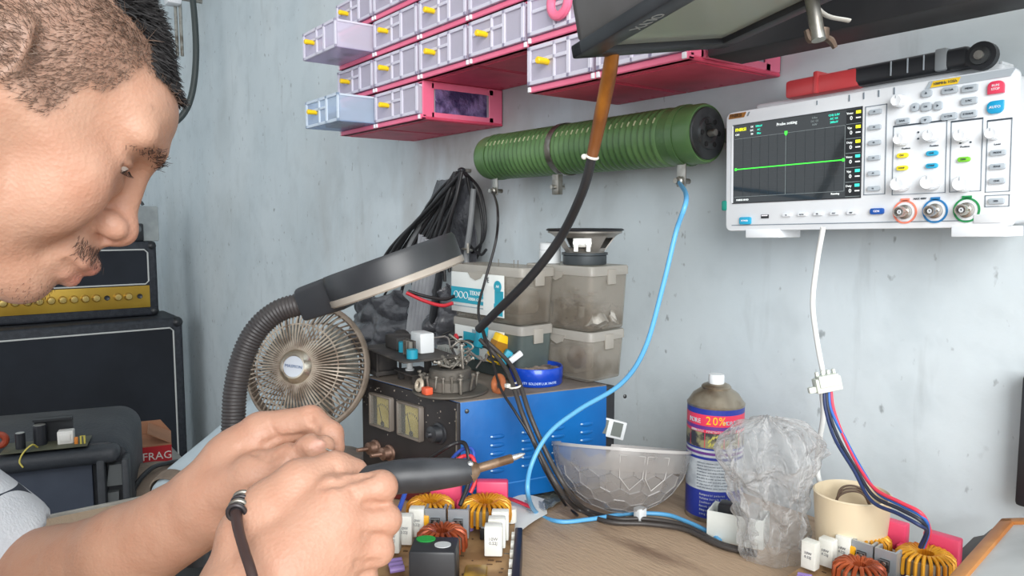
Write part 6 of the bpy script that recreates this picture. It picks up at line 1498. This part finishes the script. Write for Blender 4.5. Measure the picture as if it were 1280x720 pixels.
def band(z0, z1, m, r=cR, a0=None, a1=None, dr=.0):
    if a0 is None: b.lathe([(r + dr, z0), (r + dr, z1)], m, seg=64)
    else: b.lathe([(r + dr, z0), (r + dr, z1)], m, Rz(a0), seg=16, arc=a1 - a0)
b.lathe([(0, .001), (cR * .9, .001), (cR * 1.01, .0005), (cR * 1.015, .003), (cR, .005)], CANM, seg=64)
H_c = .1215
for (z0, z1, m) in ((.005, .036, CBL), (.036, .0370, CWH), (.037, .070, CWH), (.070, .073, CBL), (.073, .0755, CWH), (.0755, .0785, CPU), (.0785, .081, CWH), (.081, .083, CBL), (.083, .1000, CDK), (.1000, .1032, CRD), (.1032, .1072, CPU), (.1072, .1195, CRD), (.1195, .1255, CBL)): band(z0, z1, m)
b.lathe([(cR, .1255), (cR * 1.01, .1265), (cR * 1.01, .128), (cR * .96, .1295), (cR * .80, .1375), (cR * .55, .1430), (cR * .50, .1440)], CANM, seg=64)
arc_text(b, '20%', cR + .0003, .1133, av - .35, .0125, CYE); arc_text(b, 'MORE', cR + .0003, .1115, av + .28, .0062, CWH); arc_text(b, 'MORE', cR + .0003, .1120, av - 1.02, .0070, CWH)
for i, wd in enumerate(('LUBRICATES', 'PENETRATES', 'PROTECTS')): arc_text(b, wd, cR + .0003, .1016, av - .92 + i * .62, .0030, CWH)
for a_ in (-.98, -.36, .30, .9): band(.0835, .0998, CRD, cR, av + a_, av + a_ + .025, .0003)
for k in range(16):
    a_ = av - .25 + random.random() * .46; z_ = .084 + random.random() * .012
    b.tube([((cR + .0004) * math.cos(a_ + q * .06), (cR + .0004) * math.sin(a_ + q * .06), z_ + q * .003) for q in (0, 1)], .0008, CPA, 4)
for k in range(9): arc_text(b, ('contact cleaner for electronic parts', 'cleans lubricates and protects metal', 'shake well before use keep away', 'from heat and open flame do not', 'puncture or burn the empty can', 'use only in a well aired room', 'store in a cool and dry place out', 'of the reach of children always', 'read the whole label before use')[k], cR + .0003, .0665 - k * .0034, av - .62, .0024, mat('can_small_print', (110, 120, 132), .6))
for k in range(6): arc_text(b, ('Komposisi pelarut', 'Volume bersih 300ml', 'Jauhkan dari api', 'Kocok dahulu', 'Simpan di tempat', 'yang sejuk'[:10])[k], cR + .0003, .0315 - k * .0043, av - .50, .0032, CWH)
b.build('can_body', t)
b = B(T(cc.x, cc.y, BENCH) @ CZ); b.lathe([(cR * .50, .1430), (cR * .52, .1455), (cR * .46, .1475), (cR * .34, .1490), (0, .1490)], CANM, seg=40); b.build('collar', t)
b = B(T(cc.x, cc.y, BENCH) @ CZ); b.lathe([(.0085, .148), (.0092, .150), (.0092, .1570), (.0086, .1590), (0, .1600)], WPT, seg=32); tag(b.build('nozzle', t), 'white spray nozzle')
# white tray with a black plug in it, in front of the can
wt = onZ(920, 674, BENCH); Mw = frame(wt, RT * .85 - FH * .5, RT * .5 + FH * .85)
t = thing('white_tray', 'small white plastic tray in front of the aerosol can, partly under the clear bag', 'tray', tuple(wt)); WTR = mat('white_tray_plastic', (226, 230, 226), .4, col2=(206, 212, 208), ns=12)
Mw = Matrix.LocRotScale(wt, Mw.to_quaternion(), (.72, .72, .85))
b = B(Mw)
b.prism(rrect(-.040, .044, -.020, .024, .006), .0025, WTR)
for (c, d) in (((.002, -.0190, .019), (.084, .0022, .038)), ((.002, .0230, .019), (.084, .0022, .038)), ((-.0388, .002, .019), (.0022, .043, .038)), ((.0428, .002, .019), (.0022, .043, .038))): b.box(c, d, WTR, bev=.0009)
b.build('tray_body', t)
b = B(Mw); b.box((-.008, .004, .026), (.040, .026, .040), BLKP, bev=.005); b.box((.012, .0, .046), (.016, .022, .018), mat('clear_grey_part', (150, 152, 150), .3), M=Ry(.3), bev=.002); tag(b.build('black_plug'), 'black plug with a clear grey end sitting in the white tray', 'plug')
# crumpled clear plastic bag
def bag_mat():
    m = mat('clear_bag_film', (232, 232, 232), .12, alpha=.20, tcol=(238, 238, 238), spec=.8)
    N = m.node_tree.nodes; L = m.node_tree.links
    mix = [n for n in N if n.type == 'MIX_SHADER'][0]
    lw = N.new('ShaderNodeLayerWeight'); lw.inputs[0].default_value = .42
    r = N.new('ShaderNodeMapRange'); r.inputs[3].default_value = .13; r.inputs[4].default_value = .72; L.new(lw.outputs['Facing'], r.inputs[0]); L.new(r.outputs[0], mix.inputs[0])
    tc = N.new('ShaderNodeTexCoord'); n = N.new('ShaderNodeTexNoise'); n.inputs['Scale'].default_value = 42; n.inputs['Detail'].default_value = 5; n.inputs['Distortion'].default_value = 1.6; L.new(tc.outputs['Object'], n.inputs['Vector'])
    bp = N.new('ShaderNodeBump'); bp.inputs['Strength'].default_value = .9; bp.inputs['Distance'].default_value = .012; L.new(n.outputs['Fac'], bp.inputs['Height']); L.new(bp.outputs[0], N['Principled BSDF'].inputs['Normal'])
    return m
BAGM = bag_mat()
gb_ = onZ(984, 718, BENCH); Mg = Matrix(((RT.x, FH.x, 0, gb_.x), (RT.y, FH.y, 0, gb_.y), (0, 0, 1, BENCH), (0, 0, 0, 1))) @ T(0, .035, .001)
def bagf(u, v):
    a = 2 * PI * u; z = .148 * v
    # narrow foot, wide belly, gathered top that leans to the left
    k = [(.0, .034), (.15, .034), (.35, .036), (.55, .043), (.72, .052), (.85, .050), (.95, .036), (1.0, .008)]
    for i in range(len(k) - 1):
        if k[i][0] <= v <= k[i + 1][0]: r = k[i][1] + (k[i + 1][1] - k[i][1]) * (v - k[i][0]) / (k[i + 1][0] - k[i][0])
    p = V((math.cos(a), math.sin(a), 0)); q = V((math.cos(a) * 2.2, math.sin(a) * 2.2, v * 3.4))
    n = mnoise.noise(q) * .34 + abs(mnoise.noise(q * 2.0 + V((3, 1, 7)))) * .34 + abs(mnoise.noise(q * 4 + V((1, 5, 2)))) * .07 - .15
    r *= 1 + n * (.9 if v > .1 else .5)
    return (r * math.cos(a) * 1.02 - .012 * v + .0, r * math.sin(a) * .72, max(.0006, z + .006 * mnoise.noise(q * 2) * (v > .05)))
b = B(Mg); b.grid(bagf, 110, 70, BAGM, wrap=True); tag(b.build('plastic_bag', angle=70), 'crumpled empty clear plastic bag standing between the aerosol can and cream mug', 'plastic bag')
# cream mug
MUG = mat('cream_mug', (222, 206, 176), .4, col2=(204, 186, 152), ns=9, nlo=.5, nhi=.8)
mc = onZ(1058, 716, BENCH) + FH * .052; mR = .0345; mH = .084
mc = onP(1062, 700, V((0, .745, 0)), V((0, 1, 0))); mc = V((mc.x, .745, BENCH)); mpx = at(1062, 650, .68)
dm = .735; mc = at(1062, 690, dm); mc.z = BENCH
t = thing('mug', 'cream mug standing behind the right-hand board, holding thin dark wires', 'mug', tuple(mc))
b = B(T(mc.x, mc.y, BENCH)); b.lathe([(0, .0005), (mR * .80, .0005), (mR * .84, .002), (mR * .98, mH * .75), (mR * 1.02, mH * .97), (mR * 1.04, mH), (mR * .99, mH + .001), (mR * .96, mH * .97), (mR * .92, mH * .7), (mR * .80, .005), (0, .005)], MUG, seg=64); b.build('cup', t)
for k in range(3):
    cable('thin_wire', 'thin dark wire curving inside the cream mug', [V((mc.x, mc.y, BENCH + .05)) + RT * (-.020 + .004 * k) + FH * .008, V((mc.x, mc.y, BENCH + .077 + .003 * k)) + RT * -.006 + FH * (.012), V((mc.x, mc.y, BENCH + .078 + .002 * k)) + RT * .016 + FH * .010, V((mc.x, mc.y, BENCH + .05)) + RT * .026 + FH * .004], .0011, mat('brown_wire', (92, 72, 58), .5), group='wires in the mug', cat='wire')
# leaflet, silver bag and red papers by the front board
PAP = mat('printed_paper', (226, 226, 222), .7); PPR = mat('paper_print', (150, 156, 164), .7)
lf = [onZ(640, 628, BENCH + .002), onZ(656, 632, BENCH + .004), onZ(680, 626, BENCH + .010), onZ(682, 644, BENCH + .006), onZ(640, 668, BENCH + .001), onZ(622, 690, BENCH + .001)]
b = B()
P0, P1 = onZ(618, 632, BENCH + .001), onZ(625, 690, BENCH + .001); P2, P3 = onZ(682, 627, BENCH + .001), onZ(684, 644, BENCH + .001)
b.grid(lambda u, v: (P0.lerp(P1, v)).lerp(P2.lerp(P3, v), u) + V((0, 0, .0012 + .010 * abs(math.sin(u * 3.0)) * (1 - .5 * v))), 20, 8, PAP, thick=.0006)
for (u, w) in ((.30, .10), (.62, .12), (.90, .05)):
    for k in range(5):
        p = (P0.lerp(P1, .35 + k * .09)).lerp(P2.lerp(P3, .35 + k * .09), u); b.box(tuple(p + V((0, 0, .0012 + .0112 * abs(math.sin(u * 3.0))))), (.010, .0016, .0012), PPR)
tag(b.build('leaflet'), 'folded white printed leaflet lying at the right edge of the front board', 'leaflet')
b = B(); RDP = mat('red_strip', (196, 46, 66), .5, col2=(90, 50, 54), ns=30); r0, r1 = onZ(612, 622, BENCH + .016), onZ(664, 634, BENCH + .014)
b.tube([r0, r0.lerp(r1, .5) + V((0, 0, .004)), r1], .0035, RDP, 8, 6, flat=.5); tag(b.build('red_flat_lead'), 'flat red lead lying between the leaflet and the blue supply', 'lead')
SILV = mat('silver_antistatic_bag', (112, 116, 106), .3, metal=.35, col2=(150, 150, 140), ns=30, bump=.7, bs=60); s1_, s2_, s3_, s4_ = onZ(664, 622, BENCH), onZ(690, 606, BENCH), onZ(706, 626, BENCH), onZ(682, 642, BENCH)
b = B(); b.grid(lambda u, v: (s1_.lerp(s4_, v)).lerp(s2_.lerp(s3_, v), u) + V((0, 0, .0022 + .004 * (.5 + .5 * mnoise.noise(V((u * 4, v * 4, 5)))))), 20, 20, SILV, thick=.001); tag(b.build('antistatic_bag'), 'grey glossy antistatic bag lying between the leaflet and the cables', 'bag')
b = B(); c0_ = onZ(520, 622, BENCH); b.box((c0_.x, c0_.y, BENCH + .020), (.075, .03, .038), REDBR, bev=.002, M=T(c0_.x, c0_.y, 0) @ Rz(.62) @ T(-c0_.x, -c0_.y, 0)); tag(b.build('dark_red_carton'), 'dark red carton behind the front board, left of the pink capacitors', 'carton')
# ================================================================ cables
BLUC = mat('light_blue_cable', (96, 172, 222), .35); WHC = mat('white_cable', (228, 230, 228), .4)
def bz(px_, py_, h=.003): return onZ(px_, py_, BENCH + h)
cable('blue_cable', 'light blue cable hanging from the green resistor and curling over the bench', [RES1, at(858, 248, .765), at(845, 290, .765), at(828, 360, .77), at(806, 436, .78), at(776, 480, .80), at(724, 512, .815), at(686, 542, .82), at(664, 582, .815), at(660, 618, .80), bz(672, 642), bz(700, 652), bz(738, 649), bz(786, 642), bz(830, 643), bz(856, 651), bz(884, 664), bz(900, 676)], .0026, BLUC, 10)
cable('resistor_lead', 'thin black wire dropping from the left terminal of the green resistor', [RES0, at(622, 262, 1.0), at(620, 300, .995), at(606, 352, .985), at(598, 388, .965), at(606, 425, .95)], .0018, BKW)
pe = at(600, 420, .90)
for k, (dx, lb) in enumerate(((0, 'left black cable of the pair running down the blue side onto the bench'), (9, 'right black cable of the pair running down the blue side onto the bench'))):
    cable('black_cable', lb, [at(600 + dx * .6, 424, .93), at(626 + dx, 452, .915), at(640 + dx, 478, .872), at(654 + dx, 520, .845), at(676 + dx, 570, .835), at(700 + dx, 612, .825), bz(722 + dx, 636, .004), bz(760 + dx, 652 - k * 4, .004), bz(810, 655 - k * 6, .004), bz(856, 662 - k * 5, .004), bz(900, 682 - k * 3, .004), bz(946, 693 - k * 2, .004)], .0028, mat('grey_black_cable', (64, 60, 58), .45))
cable('thin_black_lead', 'thin black lead crossing the blue supply left of the cable pair', [at(604, 412, .93), at(616, 452, .90), at(626, 486, .865), at(644, 515, .845), at(664, 548, .838), at(682, 590, .83), bz(706, 630, .003), bz(722, 644, .003)], .0016, BKW)
b = B(); p = at(644, 482, .870); b.torus((0, 0, 0), .0075, .0014, TIE, M=along(p, V((.0, .25, -1))), seg=20, rs=8, flat=.8); b.box(tuple(p - RT * .009), (.005, .005, .004), TIE); tag(b.build('cable_tie'), 'white cable tie round the cable pair on the lid edge', 'cable tie')
b = B(frame(bz(800, 648, .010), (RT, FH), (0, 0, 1)) if False else along(bz(800, 650, .001), (0, 0, 1))); b.box((0, 0, .008), (.012, .010, .015), WPT, bev=.001); tag(b.build('cable_clip'), 'small white clip holding the cables in front of the faceted bowl', 'clip')
cable('white_mains_lead', 'white lead hanging down from under the oscilloscope into the pale connector', [at(1029, 284, .755), at(1021, 330, .77), at(1016, 380, .775), at(1022, 430, .775), at(1030, 472, .77)], .0028, WHC)
cable('white_mains_lead', 'white lead running down from the pale connector behind the cream mug', [at(1027, 486, .775), at(1029, 520, .78), at(1023, 560, .785), at(1022, 590, .782), at(1027, 610, .775)], .0028, WHC)
MLX = mat('pale_connector', (212, 218, 208), .45); cq = at(1034, 480, .752)
t = thing('wire_connector', 'pale white plug connector hanging by its leads against the wall', 'connector', tuple(cq)); Mcn = frame(cq, RT - UP * -.20, UP)
b = B(Mcn); b.box((0, 0, 0), (.026, .015, .012), MLX, bev=.0015); b.box((0, .004, .002), (.020, .012, .012), MLX, bev=.001); b.box((-.016, -.003, 0), (.008, .006, .006), MLX, bev=.001); b.build('plug_body', t)
b = B(Mcn)
for k in range(4): b.box((-.0085 + .0057 * k, .0105, 0), (.003, .007, .004), MLX, bev=.0006)
b.build('pins', t)
RDC = mat('coral_red_wire', (224, 66, 88), .4); NVC = mat('navy_wire', (40, 54, 96), .45); BKC = mat('charcoal_wire', (46, 50, 62), .45); BL3 = mat('mid_blue_wire', (50, 104, 184), .4)
def wire(lab, m, dx, dy, mid):
    dx *= .7; mid *= .7
    cable('board_wire', lab, [at(1030 + dx, 486, .752), at(1032 + dx * 1.2, 512, .745), at(1046 + dx * .8 + mid, 548, .73), at(1070 + dx * .4 + mid, 588, .705), at(1092 + mid, 618 + dy, .68), at(1124 + mid * .6, 634 + dy, .655), at(1150 + mid * .6, 648 + dy, .64), at(1158 + dx * .5, 664, .648), at(1150 + dx * .7, 684, .662)], .0017, m, 10, 'wire')
wire('coral red wire, uppermost of the bundle from the pale connector to the right-hand board', RDC, 12, -6, 4)
wire('mid blue wire beside the red one in the bundle to the right-hand board', BL3, 8, -2, 8)
wire('navy wire sagging lowest in the bundle to the right-hand board', NVC, 0, 8, -4)
wire('charcoal wire in the middle of the bundle to the right-hand board', BKC, 4, 2, 0)
# ================================================================ right edge: framed board, grey clip and dark box
FRW = mat('orange_wood_frame', (206, 142, 78), .5, col2=(178, 112, 56), ns=14, stretch=(1, 1, 6)); FPN = mat('grey_white_panel', (198, 200, 200), .35, col2=(166, 168, 168), ns=9)
f1_ = at(1193, 726, .565); f2_ = at(1254, 657, .66); f3_ = at(1300, 664, .625)
exf = (f2_ - f1_); lf_ = exf.length; exf.normalize(); eyf = (f3_ - f2_); eyf = (eyf - exf * eyf.dot(exf)).normalized()
nf = exf.cross(eyf)
Mfr = frame(f1_, exf, eyf); wF = .17
dn = (Mfr.to_3x3() @ V((0, 0, 1))).z
t = thing('framed_panel', 'grey panel in an orange wooden frame leaning at the bottom right corner', 'panel', tuple(f1_))
sg_ = 1 if (Mfr.to_3x3() @ V((0, 0, 1))).dot(CAM - f1_) > 0 else -1
b = B(Mfr); L0 = -.10; L1 = lf_
for (c, d) in (((L0 / 2 + L1 / 2, .006, 0), (L1 - L0, .012, .014)), ((L1 - .006, wF / 2, 0), (.012, wF, .014)), ((L0 / 2 + L1 / 2, wF - .006, 0), (L1 - L0, .012, .014)), ((L0 + .006, wF / 2, 0), (.012, wF, .014))): b.box(c, d, FRW, bev=.002)
b.build('wooden_frame', t)
b = B(Mfr); b.box(((L0 + L1) / 2, wF / 2, .002 * sg_), (L1 - L0 - .02, wF - .02, .004), FPN); tag(b.build('panel_face', t), 'smudged grey white face')
GCL = mat('dark_grey_plastic', (86, 86, 88), .6, col2=(110, 106, 102), ns=16)
g1, g2, g3, g4 = at(1205, 692, .700), at(1236, 662, .712), at(1244, 664, .700), at(1222, 700, .690)
b = B(); Mgc = frame(g1, (g2 - g1), FW * -1 + UP * .3); b.prism([(-.03, -.012), (.028, -.012), (.030, .0), (.040, .002), (.040, .012), (.030, .014), (-.03, .014)], .006, GCL, Mgc @ T(0, 0, 0), bev=.001); tag(b.build('grey_bracket'), 'dark grey notched plate sticking up behind the framed panel', 'plate')
b = B(); e_ = onY(1276, 560, WALL_Y - .012); b.box((e_.x + .031, WALL_Y - .013, .895), (.060, .024, .125), BLKP, bev=.004); tag(b.build('black_wall_box'), 'black box on the wall at the right edge of the picture', 'box')
# ================================================================ cables and black plastic bags hanging from a nail behind the lamp head
BBAG = mat('black_bin_bag', (62, 63, 68), .30, col2=(92, 93, 98), ns=14, spec=.6, bump=.5, bs=50); GFIN = mat('grey_corrugated', (150, 152, 156), .5, col2=(120, 122, 128), ns=10); GCB = mat('grey_hanging_cable', (126, 128, 130), .45)
nail = onY(577, 213, WALL_Y - .02); t_ = B(); t_.cyl(nail, nail + V((0, .022, 0)), .004, STEEL, seg=10); t_.ell(tuple(nail), (.008, .008, .006), BLKP); tag(t_.build('wall_nail'), 'nail in the wall carrying the bundle of black cables', 'nail')
rn = random.Random(9)
ends = [(466, 372), (500, 345), (516, 356), (526, 372), (546, 344), (562, 340), (446, 402), (452, 380), (462, 360), (474, 352), (488, 358), (500, 372), (520, 368), (540, 360), (556, 352), (470, 390), (508, 352), (532, 340), (484, 340)]
for i, (x, y) in enumerate(ends):
    y0 = WALL_Y - .034 - .0065 * (i % 5)
    p0_ = onY(572 + rn.uniform(-4, 6), 214 + rn.uniform(0, 4), y0); p3_ = onY(x, y, y0 - .02)
    p1_ = onY(572 - (572 - x) * .22 + rn.uniform(-5, 5), 250, y0 - .012); p2_ = onY(572 - (572 - x) * .72 + rn.uniform(-6, 4), 214 + (y - 214) * .66, y0 - .018)
    cable('hanging_cable', 'black cable fanning down from the wall nail behind the lamp head', [p0_, p1_, p2_, p3_], rn.choice((.0026, .0032, .0036)), rn.choice((RUB, RUB, BKW)), group='black cables on the nail')
for i, pts in enumerate((((580, 216), (596, 244), (603, 285), (598, 318), (588, 330)), ((582, 216), (600, 238), (607, 275), (604, 300), (590, 316)), ((584, 222), (590, 260), (585, 300), (600, 318), (608, 312)))):
    cable('hanging_cable', 'black cable looping down to the right from the wall nail', [onY(a, c, WALL_Y - .025 - .006 * i) for a, c in pts], .0026, RUB, group='black cable loops right of the nail')
cable('grey_cable', 'thick grey cable hanging among black ones left of the nail', [onY(536, 268, .765), onY(516, 300, .758), onY(500, 338, .752), onY(494, 356, .75)], .0065, GCB)
cable('grey_cable', 'straight grey cable hanging right of the nail behind the lamp head', [onY(592, 236, .768), onY(588, 280, .765), onY(583, 318, .765), onY(584, 336, .765)], .0055, GCB)
b = B(); p = onY(584, 312, .760); b.torus((0, 0, 0), .009, .0022, STEEL, M=along(p, (0, .2, 1)), seg=20, rs=8); b.cyl(p + V((.008, -.004, -.006)), p + V((.008, -.004, .012)), .003, STEEL, seg=8); tag(b.build('hose_clamp'), 'small metal clamp on the straight grey cable', 'clamp')
b = B()
def bagsheet(pxs, y, amp):
    P = [onY(a, c, y) for a, c in pxs]
    return lambda u, v: (P[0].lerp(P[1], u)).lerp(P[3].lerp(P[2], u), v) + V((0, -amp * (abs(mnoise.noise(V((u * 2.6, v * 2.2, y * 30)))) + .25 * abs(mnoise.noise(V((u * 6, v * 5, y * 50)))) + .6 * math.sin(PI * u)), .01 * mnoise.noise(V((u * 4, v * 4, 2)))))
b.grid(bagsheet(((548, 225), (592, 225), (598, 330), (508, 330)), .785, .012), 30, 40, BBAG, thick=.002); tag(b.build('black_bag'), 'black plastic bag hanging just below the wall nail', 'bag')
b = B(); b.grid(bagsheet(((450, 376), (516, 362), (510, 440), (438, 440)), .740, .035), 40, 40, BBAG, thick=.002); tag(b.build('black_bag'), 'crumpled black plastic bag bulging between the fan and the grey sheet', 'bag')
b = B(); b.grid(bagsheet(((546, 360), (574, 356), (574, 430), (536, 430)), .740, .030), 30, 30, BBAG, thick=.002); tag(b.build('black_bag'), 'crumpled black plastic bag between the grey sheet and the labelled box', 'bag')
# corrugated grey sheet
u0, u1, u2, u3 = onY(524, 292, .722), onY(552, 312, .722), onY(540, 428, .722), onY(506, 428, .722)
b = B(); b.grid(lambda u, v: (u0.lerp(u1, u)).lerp(u3.lerp(u2, u), v) + V((0, -.003 * math.sin(u * 2 * PI * 7), 0)), 84, 10, GFIN, thick=.0015); tag(b.build('corrugated_sheet'), 'narrow grey ribbed sheet hanging behind the lamp head', 'sheet')
b = B(); w0, w1 = onY(550, 340, .715), onY(536, 430, .715); b.tube([w0, w1], .0075, BLKP, 12); tag(b.build('black_rod'), 'black rod hanging at the right of the ribbed sheet', 'rod')
cable('red_lead', 'red lead curving behind the lamp head towards the labelled box', [at(508, 366, 1.06), at(530, 376, 1.06), at(552, 382, 1.055), at(566, 379, 1.05)], .0026, RDW)
cable('black_lead', 'black lead curving just above the red one behind the lamp head', [at(510, 364, 1.065), at(534, 371, 1.065), at(556, 374, 1.06), at(568, 370, 1.055)], .0024, BKW)
# ================================================================ camera, daylight
cam = bpy.data.cameras.new('camera'); co = bpy.data.objects.new('camera', cam); COL.objects.link(co)
cam.sensor_width = 36; cam.lens = 36 * FPX / 1280; cam.clip_start = .02
M = Matrix.Identity(4)
for i in range(3): M[i][0] = RT[i]; M[i][1] = UP[i]; M[i][2] = -FW[i]; M[i][3] = CAM[i]
co.matrix_world = M
sc = bpy.context.scene; sc.camera = co
w = bpy.data.worlds.new('overcast_sky'); w.use_nodes = True; sc.world = w
bg = w.node_tree.nodes['Background']; bg.inputs[0].default_value = rgb((229, 234, 238)); bg.inputs[1].default_value = 1.4
def area(name, p, tgt, sx, sy, e, col):
    l = bpy.data.lights.new(name, 'AREA'); l.shape = 'RECTANGLE'; l.size = sx; l.size_y = sy; l.energy = e; l.color = col
    o = bpy.data.objects.new(name, l); COL.objects.link(o); o.location = p
    o.rotation_euler = (V(tgt) - V(p)).to_track_quat('-Z', 'Y').to_euler()
area('doorway_daylight', (1.6, -.75, 1.9), (-.7, .5, 1.0), 1.6, 1.8, 98, (.99, .99, .98))
sc.view_settings.view_transform = 'Standard'; sc.view_settings.look = 'None'; sc.view_settings.exposure = 0.0; sc.view_settings.gamma = 1.0
sc.view_settings.use_curve_mapping = False
sc.cycles.transparent_max_bounces = 24; sc.cycles.max_bounces = 8
